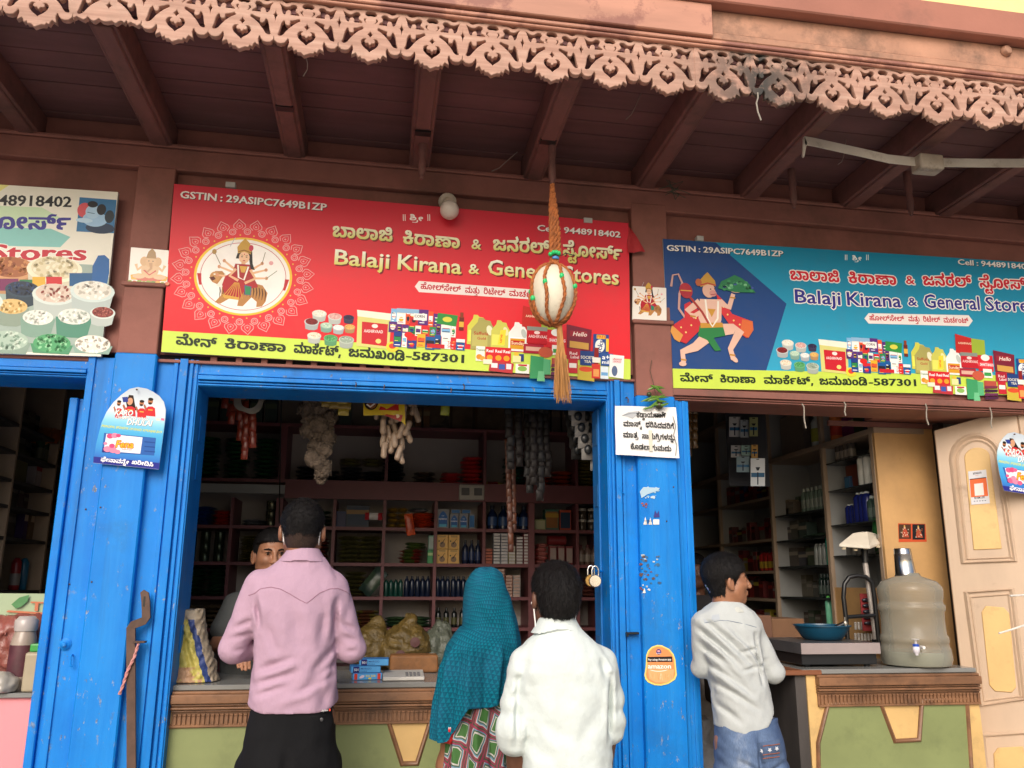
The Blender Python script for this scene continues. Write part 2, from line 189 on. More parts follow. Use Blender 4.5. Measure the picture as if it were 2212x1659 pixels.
  # outlines of the Kannada letters on the signs: advance, then contours as steps in plain numbers
KGLYPH=[[88,[13,1,-6,5,-2,12,6,10,16,12,-2,6,-8,-1,0,-9,-11,-4,-4,10,2,7,7,5,17,2,8,-4,4,-10,-3,-9,-18,-15,1,-6,10,-1,6,6,1,5,12,0,4,-9,7,-2,8,3,3,9,-3,9,-10,10,-5,3,8,7,17,-12,5,-11,1,-13,-6,-11,-10,-5,-15,0,-13,11,6,0,-10,-10,-8,-2],[49,44,0,11,22,0,0,-11]],[50,[45,17,-6,-11,-10,-6,-13,-1,-9,5,-5,7,1,13,8,6,8,0,4,-4,-1,-8,-10,0,2,-6,10,-2,7,7,0,16,-11,9,-45,2,0,11,53,-2,10,-6,6,-10]],[83,[30,0,-9,3,-8,5,-5,6,-4,8,0,16,6,12,10,6,12,0,7,-4,4,-7,-1,-13,-6,-5,-17,-1,-9,5,2,10,10,-6,7,1,2,7,-5,3,-7,-3,-3,-12,3,-10,8,-7,15,-3,13,2,8,6,3,9,-3,12,-9,6,9,7,12,-10,4,-15,-3,-14,-5,-6,-8,-5,-9,-3],[47,44,0,11,21,0,0,-11]],[85,[54,0,-9,5,-5,6,6,0,-10,-10,-18,-2,-9,4,-4,11,3,11,19,15,-2,6,-8,-1,0,-9,-11,-4,-4,10,2,7,7,5,17,2,8,-4,4,-10,-3,-9,-18,-15,1,-6,10,-1,6,6,1,5,12,0,4,-9,7,-2,7,2,0,11,-1,2,12,6,4,-15,-2,-10,-7,-6,-6,-2],[46,31,-13,10,4,9,11,-9,13,-1,5,7,-2,13,-9,4,-2,-7,10,1,5,5,4,-8,-13,-7,-12,1,-7,7,1,9,4,4,5,3,13,0,9,-6,5,-9,0,-13,-5,-10,-10,-4]],[62,[23,-1,-11,5,-6,7,3,14,4,3,-1,-1,-9,-1,0,10,56,0,0,-10,-10,1,7,-6,0,-10,-5,-7,-12,-5],[37,11,6,5,-1,8,-11,4,-11,-4,0,-8,6,-5],[22,32,1,4,13,8,1,13,-8,5,-5,-2,5,-6,9,4,2,4,4,-8,-12,-8,-12,1,-7,7,0,9,4,4,5,3,13,0,9,-5,5,-8,-2,-15,-5,-7]],[68,[26,0,-14,6,-4,4,-4,15,3,12,10,9,2,-2,-15,0,0,11,50,0,-1,-10,11,-12,0,-16,-7,-11,-14,-6],[40,11,7,5,4,11,-2,9,-6,6,-14,1,-7,-4,-4,-7,0,-12,4,-5,5,-3]],[95,[13,0,-6,2,-3,4,1,11,8,6,4,1,1,-3,-13,6,-1,9,6,6,23,2,11,-6,3,-4,-6,0,11,9,21,1,12,-5,6,-12,0,-11,-6,-10,-11,-6,-17,0,-7,3,-3,5,-1,10,7,8,13,1,7,-5,0,-9,-15,4,-1,-5,4,-2,10,0,4,2,3,10,-4,11,-4,3,-11,0,-7,-4,-2,-4,-12,0,-4,6,-12,2,-3,-7,11,-2,0,-9,-13,-4,3,-4,14,3,6,-9,-15,-5],[4,44,0,11,74,0,0,-11]],[85,[54,0,-9,5,-5,6,6,0,-10,-10,-18,-2,-9,4,-4,11,3,11,19,15,-2,6,-8,-1,0,-9,-11,-4,-4,10,2,7,7,5,17,2,8,-4,4,-10,-3,-9,-18,-15,1,-6,10,-1,6,6,1,5,12,0,4,-9,7,-2,7,2,0,11,-1,2,12,6,4,-15,-2,-10,-7,-6,-6,-2],[46,31,-13,10,-2,5,6,5,8,-9,9,-2,7,2,1,11,12,3,1,-14,-4,-8,-9,-4]],[76,[46,-1,-14,10,-11,10,-5,-3,4,-13,-11,-5,-6,16,2,9,6,5,10,3,9,-3,19,-17,6,0,3,5,-2,14,-10,11,-5,3,-38,0,0,11,56,4,-3,11,-2,3,10,6,8,-15,-2,-13,-8,-6,-11,-1,7,1,10,-11,4,-14,-1,-9,-4,-7,-7,-4]],[68,[26,0,-14,6,-4,4,-4,15,3,12,10,9,2,-2,-15,0,0,11,48,4,-3,11,-3,3,10,6,8,-15,-1,-13,-9,-5,8,-9,3,-12,-4,-14,-10,-9,-8,-2],[40,11,7,5,4,11,-2,9,-6,6,-14,1,-7,-4,-4,-7,0,-12,4,-5,5,-3]],[119,[30,0,-9,3,-8,5,-5,6,-4,8,0,16,6,12,10,6,12,0,7,-4,4,-7,-1,-13,-6,-5,-17,-1,-9,5,2,10,10,-6,7,1,2,7,-5,3,-7,-3,-3,-12,3,-10,8,-7,15,-3,13,2,8,6,3,9,-3,12,-9,6,9,7,12,-10,4,-15,-3,-14,-5,-6,-8,-5,-9,-3],[47,44,0,11,21,0,0,-11],[94,27,-6,3,-3,7,-1,17,6,10,10,6,20,-2,-5,-9,-14,1,-5,-5,-1,-15,3,-5,7,2,-5,6,-34,1,0,11,40,-1,9,-6,2,-8,-1,-7,-3,-4,-5,-3]],[76,[46,-1,-14,10,-11,10,-5,-3,4,-13,-11,-5,-6,16,2,9,6,5,17,2,21,-19,5,0,4,5,-2,15,-3,4,12,6,7,-16,-1,-14,-4,-7,-7,-4],[32,30,-1,8,4,3,8,-1,2,-8,-4,-4],[3,44,0,11,53,2,4,7,-2,5,-9,2,-5,-3,0,-5,-3,5,6,1,3,-5,-1,-4,-9,-1,-4,5,1,10,6,5,16,1,8,-4,5,-9,-1,-13,-11,-9,-14,-1]],[14,[-32,-35,-7,9,0,10,4,7,11,4,8,-2,3,-7,-3,-7,-12,-2,-7,3,2,7,12,-2,-3,3,-5,-2,0,-13,6,-2,7,4,1,2,8,0,5,-6,7,1,1,7,-7,4,4,7,11,-8,1,-10,-7,-8,-12,-1,-10,8,6,1,-10,-9],[-7,-17,0,8,11,4,-3,12,9,3,4,-14,-4,-10,-9,-3]],[81,[2,0,-13,7,-5,5,8,9,11,-10,10,1,2,27,7,11,14,6,16,0,13,-5,8,-9,5,-18,-3,-13,-9,-9,-12,-3,-11,2,-7,6,-2,13,6,9,10,1,5,-4,-1,-8,-10,0,2,-6,10,-2,7,6,1,14,-5,9,-9,5,-14,-1,-6,-5,-2,-28,-5,-7,-9,-4]],[47,[44,36,-5,-7,-8,-4,-11,0,-11,7,2,10,9,-7,9,1,2,7,-5,3,-7,-3,-3,-11,2,-10,15,-12,-7,-11,-12,8,-8,11,-3,14,3,13,8,8,12,3,10,-2,6,-5]],[111,[46,-1,-14,10,-11,10,-5,-3,4,-13,-11,-5,-6,16,2,9,6,5,17,2,21,-19,5,0,4,5,-2,15,-3,4,12,6,7,-16,-1,-14,-4,-7,-7,-4],[32,30,-1,8,4,3,8,-1,2,-8,-4,-4],[3,44,0,11,56,0,0,-11],[86,27,-6,3,-3,7,-1,17,6,10,10,6,20,-2,-5,-9,-14,1,-5,-5,-1,-15,3,-5,7,2,-5,6,-34,1,0,11,40,-1,9,-6,2,-8,-1,-7,-3,-4,-5,-3]],[59,[57,44,-40,-3,3,-7,20,-1,0,-11,-22,-4,2,-5,7,-1,0,-12,-17,3,-6,8,2,11,6,5,-7,5,-2,11,9,10,17,2,28,0]],[121,[13,1,-7,7,-3,9,2,9,6,5,9,3,10,-3,2,-14,-9,3,-3,3,-5,-3,0,-5,6,-4,10,0,6,6,1,5,12,0,4,-9,6,-2,6,2,2,11,-8,13,-10,7,17,2,11,-12,3,-14,-2,-12,-7,-7,-14,-2,-14,8,-2,3,5,0,-10,-9,-8,-2],[3,44,0,11,62,2,4,7,-2,5,-9,2,-4,-3,-1,-5,-3,5,6,1,4,-5,-2,-4,-9,-1,-4,5,1,10,6,5,16,1,8,-4,5,-9,-1,-13,-11,-9,-14,-1],[87,0,-12,6,-5,5,6,11,7,-8,10,-3,8,3,3,9,-2,9,-10,11,-5,2,7,11,12,-8,9,-11,3,-14,-3,-13,-7,-8,-6,-2]],[111,[46,-1,-14,10,-11,10,-5,-3,4,-13,-11,-5,-6,16,2,9,6,5,10,3,9,-3,19,-17,6,0,3,5,-2,14,-10,11,-5,3,-38,0,0,11,56,0,0,-11,9,-10,4,-14,-1,-9,-4,-7,-7,-4],[86,27,-6,3,-3,7,-1,17,6,10,10,6,20,-2,-5,-9,-14,1,-4,-5,-2,-15,3,-5,8,2,-6,6,-33,1,0,11,39,-1,9,-6,2,-8,-1,-7,-3,-4,-5,-3]],[121,[13,1,-7,7,-3,9,2,9,6,5,9,3,10,-3,2,-14,-9,3,-3,3,-5,-3,0,-5,6,-4,10,0,6,6,1,5,12,0,4,-9,6,-2,6,2,2,11,-8,13,-10,7,17,1,11,-11,3,-14,-2,-12,-7,-7,-14,-2,-14,8,-2,3,5,0,-10,-9,-8,-2],[3,44,0,11,65,4,-3,11,-2,3,10,6,8,-15,-2,-13,-9,-6],[87,0,-12,6,-5,5,6,11,7,-8,9,-3,9,3,3,9,-2,9,-10,10,-5,3,8,7,16,-12,6,-11,-1,-16,-7,-10,-9,-4],[85,44,0,11,20,0,0,-11]],[63,[23,-1,-11,5,-6,7,3,14,4,3,0,-1,-9,-1,0,10,24,3,-2,6,7,1,6,-10,20,0,0,-10,-9,1,7,-9,-1,-7,-5,-7,-12,-5],[37,11,6,5,-1,8,-11,4,-11,-4,0,-8,6,-5],[4,44,0,11,40,3,2,9,-4,4,-9,-1,-2,-7,-3,5,6,1,3,-5,-4,-5,-6,0,-4,5,1,10,6,5,16,1,8,-4,5,-9,-1,-13,-11,-9]],[125,[17,0,-10,8,-3,15,2,13,8,9,16,3,10,-6,1,-12,-3,-7,-8,-3,-18,3,1,9,10,-3,7,3,-1,5,-6,1,-5,-7,0,-16,9,-4,10,3,4,8,12,0,4,-8,7,-3,7,2,0,10,-9,5,8,7,12,-7,4,-11,-1,-7,-4,-6,-6,-4,-17,0,-11,7,-3,4,6,0,-10,-10,-9,-2],[20,42,-8,5,-2,10,7,7,11,2,2,-11,-7,-2,2,-5,4,-2],[55,28,0,10,13,2,-1,4,-5,2,8,9,12,-13,-4,-10,-14,-4],[48,44,0,11,26,0,0,-11],[100,27,-6,3,-3,7,-1,17,6,10,10,6,20,-2,-6,-9,-13,1,-5,-5,-1,-15,3,-5,7,2,-5,6,-34,1,0,11,40,-1,9,-6,2,-8,-1,-7,-3,-4,-5,-3]],[31,[24,13,-8,-26,-10,0,4,18,0,4,1,4]],[121,[13,1,-7,7,-3,9,2,9,6,5,9,3,10,-3,2,-14,-9,3,-3,3,-5,-3,0,-5,6,-4,10,0,6,6,1,5,12,0,4,-9,6,-2,6,2,2,11,-8,13,-10,7,17,1,11,-11,3,-14,-2,-12,-7,-7,-14,-2,-14,8,-2,3,5,0,-10,-9,-8,-2],[3,44,0,11,65,4,-3,11,-2,3,10,6,8,-15,-2,-13,-9,-6],[87,0,-13,7,-5,5,7,9,8,-8,9,-2,8,3,3,9,-2,9,-10,11,-5,2,7,11,12,-8,9,-11,3,-14,-3,-13,-7,-8,-6,-2]],[91,[50,1,-25,15,-10,-3,3,-3,12,1,7,7,1,20,-7,8,-9,-1,0,-5,6,1,3,-5,-2,-5,-7,-2,-9,3,-3,4,-1,10,5,6,13,4,14,-3,8,-9,3,-19,-6,-14,-11,-9,-14,-3,-8,1,-6,3,-3,4,-1,10,7,8,20,0,32,-14,5,1,4,2,3,11,-3,12,-13,12,-5,2,7,12,15,-10,9,-12,3,-16,-2,-14,-8,-9,-6,-2]],[60,[22,0,-11,6,-7,11,0,15,6,12,12,6,16,0,12,-6,6,-12,0,-14,-7,-12,-12,-6],[36,11,4,3,3,11,-3,11,-4,3,-10,1,-8,-7,0,-14,2,-5,4,-3]],[82,[17,-1,-8,5,-5,11,0,14,6,13,10,8,13,5,19,-1,14,-7,8,-15,-1,-8,-10,-6,-11,1,-6,6,0,8,7,6,15,-2,8,-7,3,-12,-3,-10,-7,-7,-11,-2,-12,3,-8,8,6,1,-10,-10,-7,-2],[29,11,5,6,0,4,12,0,4,-8,12,-2,4,6,-3,13,-8,0,6,-4,4,6,-5,8,-25,3,-12,-5,-5,-11,0,-10,4,-6],[49,74,18,-11,8,-14,0,-23,-11,17,4,2,-12,13,-16,6,-17,-2,-3,-8,2,-3,-9,-7,-6,15,4,10,9,5,6,2]],[68,[22,-1,-12,4,-6,8,0,10,5,7,26,10,2,19,-5,9,-12,4,-2,-6,5,-2,5,2,2,6,10,-1,-2,-7,-4,-5,-12,-4,-12,3,-4,6,0,10,4,5,6,3,13,0,10,-5,7,-9,3,-27,-7,-11,-26,-10,3,-6,17,-1,10,3,5,7,0,8,-5,7,-17,6,-7,-6,-13,-4,-1,12,6,6,30,0,12,-6,7,-9,2,-11,-4,-13,-5,-5,-16,-6]],[13,[12,-14,-3,-6,-12,-8,-36,-1,2,9,15,-2,12,2,7,3,5,5,-1,16,-1,2,9,4,4,-12]],[85,[16,0,-7,4,-5,6,-1,8,1,8,5,6,7,4,20,-2,3,-3,-2,0,-3,9,-12,4,20,0,6,-8,0,-7,-1,2,11,6,12,-1,7,-4,3,-6,2,-8,-2,-8,-4,-6,-6,-4,-19,0,-11,8,4,0,-10,-8],[31,10,5,5,0,7,-5,4,-12,-2,-3,-6,3,-6,3,-2],[63,10,5,5,-2,9,-7,2,-8,-2,-2,-6,2,-6,3,-2],[3,44,0,11,62,2,4,7,-2,5,-9,2,-4,-3,0,-5,-4,5,6,1,4,-5,-4,-5,-7,0,-4,5,2,10,6,5,15,1,9,-4,4,-9,-1,-13,-11,-9,-13,-1]],[67,[20,0,-10,5,-6,12,0,10,12,-4,3,-9,10,-3,19,3,2,12,-15,4,0,-4,9,1,2,10,-9,8,12,4,9,-10,0,-7,-8,-12,-13,-3,-6,0,-7,7,0,10,9,5,19,-1,9,-7,3,-11,-2,-9,-10,-9,-11,-3],[4,44,0,11,47,4,-3,11,-3,3,11,6,8,-15,-2,-13,-9,-6]],[5,[9,-24,-7,-6,-15,-2,-34,0,0,9,31,0,-2,-1,0,13,9,6,11,0,4,-3,3,-4],[-9,-24,-2,1,10,1,2,6,-5,4,-6,-4]],[36,[2,0,-13,7,-5,5,7,9,12,-10,10,0,6,7,0,10,-8,12,-9,5,7,11,12,-8,9,-11,3,-14,-3,-13,-8,-8,-5,-2]],[68,[26,0,-14,6,-5,5,-3,16,2,12,7,9,15,7,17,-2,8,-7,-12,15,-12,3,-8,-2,-1,-9,2,-3,-8,-7,-7,12,0,10,6,7,15,4,14,-3,15,-12,7,-24,0,-17,-3,-8,-4,-6,-14,-6],[40,11,7,5,4,7,-2,13,-6,6,-14,1,-7,-4,-4,-7,0,-12,4,-5,5,-3]],[89,[17,0,-10,8,-3,15,2,13,8,9,16,3,10,-6,1,-12,-3,-7,-8,-3,-18,3,1,9,10,-3,7,3,-1,5,-6,1,-5,-7,0,-16,9,-4,10,3,4,8,12,0,4,-8,7,-3,7,2,0,10,-9,5,8,7,12,-7,4,-11,-1,-7,-4,-6,-6,-4,-17,0,-11,7,-3,4,6,0,-10,-10,-9,-2],[20,42,-8,5,-2,10,7,7,11,2,2,-11,-7,-2,2,-5,4,-2],[55,28,0,10,13,2,-1,4,-5,2,8,9,12,-12,-4,-11,-14,-4],[48,44,0,11,24,3,1,9,-4,4,-9,-1,-2,-7,-3,5,6,1,3,-5,-1,-4,-9,-1,-4,5,1,10,6,5,16,1,8,-4,5,-9,-1,-13,-11,-9]],[88,[53,0,-12,10,5,1,-10,-10,-18,-2,-9,4,-4,11,3,11,19,15,-2,6,-8,-1,0,-9,-11,-4,-4,10,2,7,7,5,17,2,8,-4,4,-10,-3,-9,-18,-15,1,-6,10,-1,6,6,1,5,12,0,4,-9,7,-2,7,1,1,8,-9,8,10,4,12,-9,1,-12,-5,-8,-9,-4],[49,26,0,10,14,3,-2,6,13,1,0,-10,10,0,0,-10],[49,44,0,11,22,4,-3,11,-2,3,10,6,8,-15,-2,-13,-9,-6]],[63,[23,-1,-11,5,-6,7,3,14,4,3,0,-1,-9,-1,0,10,24,3,-2,6,7,1,6,-10,20,0,0,-10,-9,1,7,-9,-1,-7,-5,-7,-12,-5],[37,11,6,5,-1,8,-11,4,-11,-4,0,-8,6,-5],[4,44,0,11,42,4,-3,11,-2,3,10,6,8,-15,-2,-13,-9,-6]],[82,[15,0,-6,4,-4,8,-1,15,6,13,8,6,3,-2,-17,0,0,11,64,0,0,-11,-2,0,-1,3,10,-9,-2,-14,-10,-6,-11,1,-6,6,0,8,7,6,15,-2,8,-8,3,-11,-3,-10,-7,-7,-11,-2,-12,3,-8,8,6,1,-10,-10,-7,-2],[29,11,5,6,0,4,12,0,4,-8,12,-2,4,6,-3,13,-8,0,6,-4,4,6,-5,8,-25,3,-12,-5,-5,-11,0,-10,4,-6]],[7,[-30,-36,-6,12,4,11,8,6,13,2,9,-1,6,-3,5,-4,4,-13,-4,-8,-13,-3,-7,5,-9,-5],[-16,-25,8,0,5,-4,7,3,0,3,2,-2,-10,-2,-5,4,2,8,5,1,-16,0,-7,-5,0,-9,1,-1],[-1,-18,-1,-1,0,-1,1,-1]],[137,[25,-1,-11,5,-9,14,-1,18,7,12,13,7,16,1,11,-5,7,-9,3,-15,-3,-15,-10,-10,-7,-2],[40,13,6,5,1,14,-3,8,-7,4,-13,-1,-5,-6,-1,-14,3,-7,7,-5],[67,0,-12,6,-5,5,5,11,8,-8,9,-3,9,3,3,9,-2,9,-10,10,-5,3,7,7,17,-12,6,-11,-1,-16,-7,-10,-9,-4],[104,0,-12,6,-6,5,6,11,8,-8,9,-3,9,3,3,9,-3,9,-10,11,-4,2,6,11,13,-8,8,-11,3,-14,-2,-13,-8,-8,-6,-2],[95,51,-9,-6,-24,-1,0,11,22,4,-3,11,-2,3,10,6,8,-15]],[85,[13,1,-7,7,-3,9,2,9,6,5,9,3,10,-3,2,-14,-9,3,-3,3,-5,-3,0,-5,6,-4,10,0,6,6,1,5,12,0,4,-9,6,-2,6,2,2,11,-8,13,-10,7,17,1,11,-11,3,-14,-2,-12,-7,-7,-14,-2,-14,8,-2,3,5,0,-10,-9,-8,-2],[3,44,0,11,65,0,0,-11]],[69,[31,43,-9,-9,-3,-34,-14,0,2,33,7,10,-7,16,3,10,8,5,10,2,15,-3,11,-9,6,-11,4,-25,0,-28,-14,0,-2,31,-5,9,-4,3],[40,54,9,-6,4,-6,-8,16,-10,6,-10,0,-5,-4,3,-10,-3,0,10,5]],[17,[-4,-37,-8,6,0,9,3,4,-6,0,0,8,15,-1,3,13,-2,5,9,3,3,-15,-3,-6,12,1,0,-8,-7,0,5,-8,-4,-8,-5,-3],[10,-28,1,7,-7,3,-6,-1,-1,-7,3,-3]],[81,[15,0,-6,4,-4,8,-1,15,6,13,8,6,3,-2,-17,0,0,11,60,4,-3,11,-2,3,10,6,8,-15,-2,-13,-10,-6,9,-9,3,-15,-1,-9,-4,-8,-6,-4,-16,0,-12,10,6,1,-10,-10,-7,-2],[29,11,5,6,0,5,12,0,4,-9,6,-2,6,2,2,13,-6,11,-11,6,-17,-1,-10,-8,-3,-12,2,-9,3,-2],[33,-14,2,15,11,0,1,-15]],[75,[46,-1,-15,10,-10,10,-5,-3,4,-13,-12,-5,-5,16,2,9,6,5,16,2,21,-19,6,0,4,5,-3,15,-2,4,11,6,7,-16,-1,-14,-4,-7,-6,-4],[15,38,4,8,16,-2,5,6,-2,11,-9,3,-3,-6,8,-2,8,7,4,-8,-13,-7,-12,1,-7,7,1,9,4,4,5,3,13,0,9,-5,4,-9,0,-10,-4,-9,-9,-4]],[81,[15,0,-6,4,-4,8,-1,15,6,13,8,6,3,-2,-17,0,0,11,60,4,-3,11,-2,3,10,6,8,-15,-2,-13,-10,-6,9,-9,3,-15,-1,-9,-4,-8,-6,-4,-16,0,-12,10,6,1,-10,-10,-7,-2],[29,11,5,6,0,5,12,0,4,-9,6,-2,6,2,2,13,-6,11,-11,6,-17,-1,-10,-8,-3,-12,2,-9,3,-2]],[85,[13,1,-7,7,-3,9,2,9,6,5,9,3,10,-3,2,-14,-9,3,-3,3,-5,-3,0,-5,6,-4,10,0,6,6,1,5,12,0,4,-9,6,-2,6,2,2,11,-8,13,-10,7,17,1,11,-11,3,-14,-2,-12,-7,-7,-14,-2,-14,8,-2,3,5,0,-10,-9,-8,-2],[3,44,0,11,65,4,-3,11,-2,3,10,6,8,-15,-2,-13,-9,-6]],[69,[31,43,-9,-9,-3,-34,-14,0,1,26,4,12,10,8,2,-2,-18,0,0,11,46,3,1,9,-4,4,-9,-1,-2,-7,-3,5,6,1,4,-5,-4,-5,-7,0,-4,5,1,10,6,5,16,1,8,-4,5,-9,-1,-13,-8,-8,-3,-1,8,-9,4,-24,0,-12,-14,0,-2,31,-5,9,-4,3]],[76,[46,-1,-14,10,-11,10,-5,-3,4,-13,-11,-5,-6,16,2,9,6,5,17,2,21,-19,5,0,4,5,-2,15,-3,4,12,6,7,-16,-1,-14,-4,-7,-7,-4],[32,30,-1,8,4,3,8,-1,2,-8,-4,-4],[3,44,0,11,56,0,0,-11]],[69,[31,43,-9,-9,-3,-34,-14,0,1,26,4,12,10,8,2,-2,-18,0,0,11,47,4,-3,11,-2,3,10,6,8,-15,-1,-11,-8,-8,-3,0,8,-9,4,-24,0,-12,-14,0,-2,31,-5,9,-4,3]],[76,[30,0,-7,4,-2,8,4,6,2,-3,-13,4,-8,8,-3,11,2,9,7,7,15,2,9,-6,2,-11,-4,-7,-7,-3,-18,3,0,7,13,-2,5,5,-5,4,-6,-2,-1,-11,7,-6,17,-2,15,3,4,3,1,7,-8,6,-7,0,0,11,16,5,-5,13,10,6,8,-15,-1,-10,-4,-7,-4,-2,-1,2,9,-7,0,-10,-6,-9,-16,-6,3,4,4,-9,-1,-4,-4,-4,-6,-2],[44,10,-1,5,-9,0,-1,-5,1,-1,2,-1]],[12,[-10,-7,20,-21,6,0,1,-8,-13,0,-19,22,-7,-1,1,-8,7,-2,10,3,7,10,-2,16,8,4,4,-16,-2,-11,-11,-10,-15,-4,-10,2,-6,5,-2,7,1,6,8,6]],[82,[15,0,-6,4,-4,8,-1,15,6,13,8,6,3,-2,-17,0,0,11,62,4,-3,11,-3,3,11,6,7,-15,-1,-13,-12,-7,0,3,10,-9,-2,-14,-10,-6,-11,1,-6,6,0,8,7,6,15,-2,8,-8,3,-11,-3,-10,-7,-7,-11,-2,-12,3,-8,8,6,1,-10,-10,-7,-2],[29,11,5,6,0,4,12,0,4,-8,12,-2,4,6,-3,13,-8,0,6,-4,4,6,-5,8,-25,3,-12,-5,-5,-11,0,-10,4,-6]],[85,[13,1,-7,7,-3,9,2,9,6,5,9,3,10,-3,2,-14,-9,3,-3,3,-5,-3,0,-5,6,-4,10,0,6,6,1,5,12,0,4,-9,9,-2,5,9,-3,11,-3,4,12,6,7,-16,0,-12,-5,-9,-9,-5,-17,3,-8,8,5,0,-10,-9,-8,-2],[37,-14,1,15,12,0,1,-15],[38,29,-1,8,4,3,6,0,4,-3,-2,-8,-2,-2],[3,44,0,11,62,2,4,7,-2,5,-9,2,-4,-3,-1,-5,-3,5,6,1,4,-5,-2,-4,-9,-1,-4,5,1,10,6,5,16,1,8,-4,5,-9,-1,-13,-11,-9,-14,-1]],[76,[46,-1,-14,10,-11,10,-5,-3,4,-13,-11,-5,-6,16,2,9,6,5,10,3,9,-3,19,-17,6,0,3,5,-2,14,-10,11,-5,3,-38,0,0,11,56,0,0,-11,9,-10,4,-14,-1,-9,-4,-7,-7,-4]],[76,[46,-1,-14,10,-11,10,-5,-3,4,-13,-11,-5,-6,16,2,9,6,5,10,3,9,-3,19,-17,6,0,3,5,-2,14,-10,11,-5,3,-38,0,0,11,53,2,4,7,-2,5,-9,2,-5,-3,0,-5,-3,5,6,1,3,-5,-1,-4,-9,-1,-4,5,1,10,6,5,15,1,9,-4,5,-9,-1,-13,-11,-9,-16,-1,14,2,10,-12,4,-14,-1,-9,-4,-7,-7,-4]],[81,[17,-1,-8,5,-5,11,0,14,5,11,10,10,13,5,19,-1,14,-11,-11,15,-15,6,-13,0,-6,-4,3,-10,-9,-7,-7,16,4,10,9,5,18,2,21,-8,13,-16,5,-27,-2,-15,-7,-9,-14,-2,-14,8,-2,3,6,1,-10,-10,-7,-2],[29,11,5,6,0,5,12,0,4,-9,6,-2,6,2,2,13,-6,11,-11,6,-17,-1,-10,-8,-3,-12,2,-9,3,-2]]]
KWORD={"ಬಾಲಾಜಿ":[0,1,2,1,3],"ಕಿರಾಣಾ":[4,5,1,6,1],"ಜನರಲ್":[7,8,9,10],"ಸ್ಟೋರ್ಸ್":[11,12,13,14,15,16],"ಮೇನ್":[17,14,18],"ಮಾರ್ಕೆಟ್,":[19,1,20,16,21,22],"ಜಮಖಂಡಿ":[7,23,24,25,26],"ಶ್ರೀ":[27,28,14],"ಹೋಲ್‌ಸೇಲ್":[29,13,14,10,11,14,10],"ಮತ್ತು":[23,30,31,32],"ರಿಟೇಲ್":[33,34,14,10],"ಮರ್ಚಂಟ್":[23,35,16,25,21],"ಕಡ್ಡಾಯವಾಗಿ":[36,37,38,1,39,40,1,41],"ಮಾಸ್ಕ್":[19,1,15,42],"ಧರಿಸಿದವರಿಗೆ":[43,33,44,45,46,33,47],"ಮಾತ್ರ":[19,1,30,28],"ಸಾಮಗ್ರಿಗಳನ್ನು":[48,1,23,41,28,49,50,8,51,32],"ಕೊಡಲಾಗುವುದು":[20,13,52,2,1,49,32,46,32,45,32],"ಫೇನಾವನ್ನೇ":[53,14,54,1,46,55,51,14],"ಖರೀದಿಸಿ":[24,33,14,56,44]}
# ---------------------------------------------------------------- flat printing: coloured shapes on a sheet, one mesh
def _abs(k):
 a=[]
 for c in k:
  x=y=0;q=[]
  for i in range(0,len(c),2):x+=c[i];y+=c[i+1];q+=[x*10,y*10]
  a.append(q)
 return a
_fo={};_cap=[]
def latin(word):
 """outline of a Latin word in Blender's own font, a little emboldened; capital height 727"""
 if word not in _fo:
  def mesh(txt):
   cu=bpy.data.curves.new('lettering','FONT');cu.body=txt;cu.offset=0.016;cu.resolution_u=2
   o=bpy.data.objects.new('lettering',cu);scene.collection.objects.link(o)
   me=bpy.data.meshes.new_from_object(o.evaluated_get(bpy.context.evaluated_depsgraph_get()));bpy.data.objects.remove(o)
   r=([v.co[:2]for v in me.vertices],[tuple(p.vertices)for p in me.polygons]);bpy.data.meshes.remove(me);return r
  if not _cap:
   h=mesh('H');_cap.append(max(p[1]for p in h[0])-min(p[1]for p in h[0]))
  k=727.0/_cap[0]
  v,f=mesh(word);x0=min(p[0]for p in v)
  _fo[word]=((max(p[0]for p in v)-x0)*k+60,[([((p[0]-x0)*k+30,p[1]*k)for p in v],f)])
 return _fo[word]
def _fill(contours):
 """triangles of a letter: split along all outlines, keep what they wind round"""
 V_=[];E_=[]
 for c in contours:
  o=len(V_);n=len(c)//2;V_+=[Vector((c[2*i],c[2*i+1]))for i in range(n)];E_+=[(o+i,o+(i+1)%n)for i in range(n)]
 r=delaunay_2d_cdt(V_,E_,[],0,0.01);vs,fs=r[0],r[2];out=[]
 def wind(x,y):
  w_=0
  for i,j in E_:
   (x0,y0),(x1,y1)=V_[i],V_[j]
   if(y0>y)!=(y1>y)and x<(x1-x0)*(y-y0)/(y1-y0)+x0:w_+=1 if y1>y0 else-1
  return w_
 for f in fs:
  if wind(sum(vs[k].x for k in f)/len(f)+.01,sum(vs[k].y for k in f)/len(f)+.013)!=0:out.append(tuple(f))
 return[(v.x,v.y)for v in vs],out
_gc={}
def glyph(kind,key):
 k=(kind,key)
 if kind=='L':return latin(key)
 if k not in _gc:
  a,cs=KGLYPH[key][0]*10,_abs(KGLYPH[key][1:]);tris=[_fill(cs)]
  _gc[k]=(a,tris)
 return _gc[k]
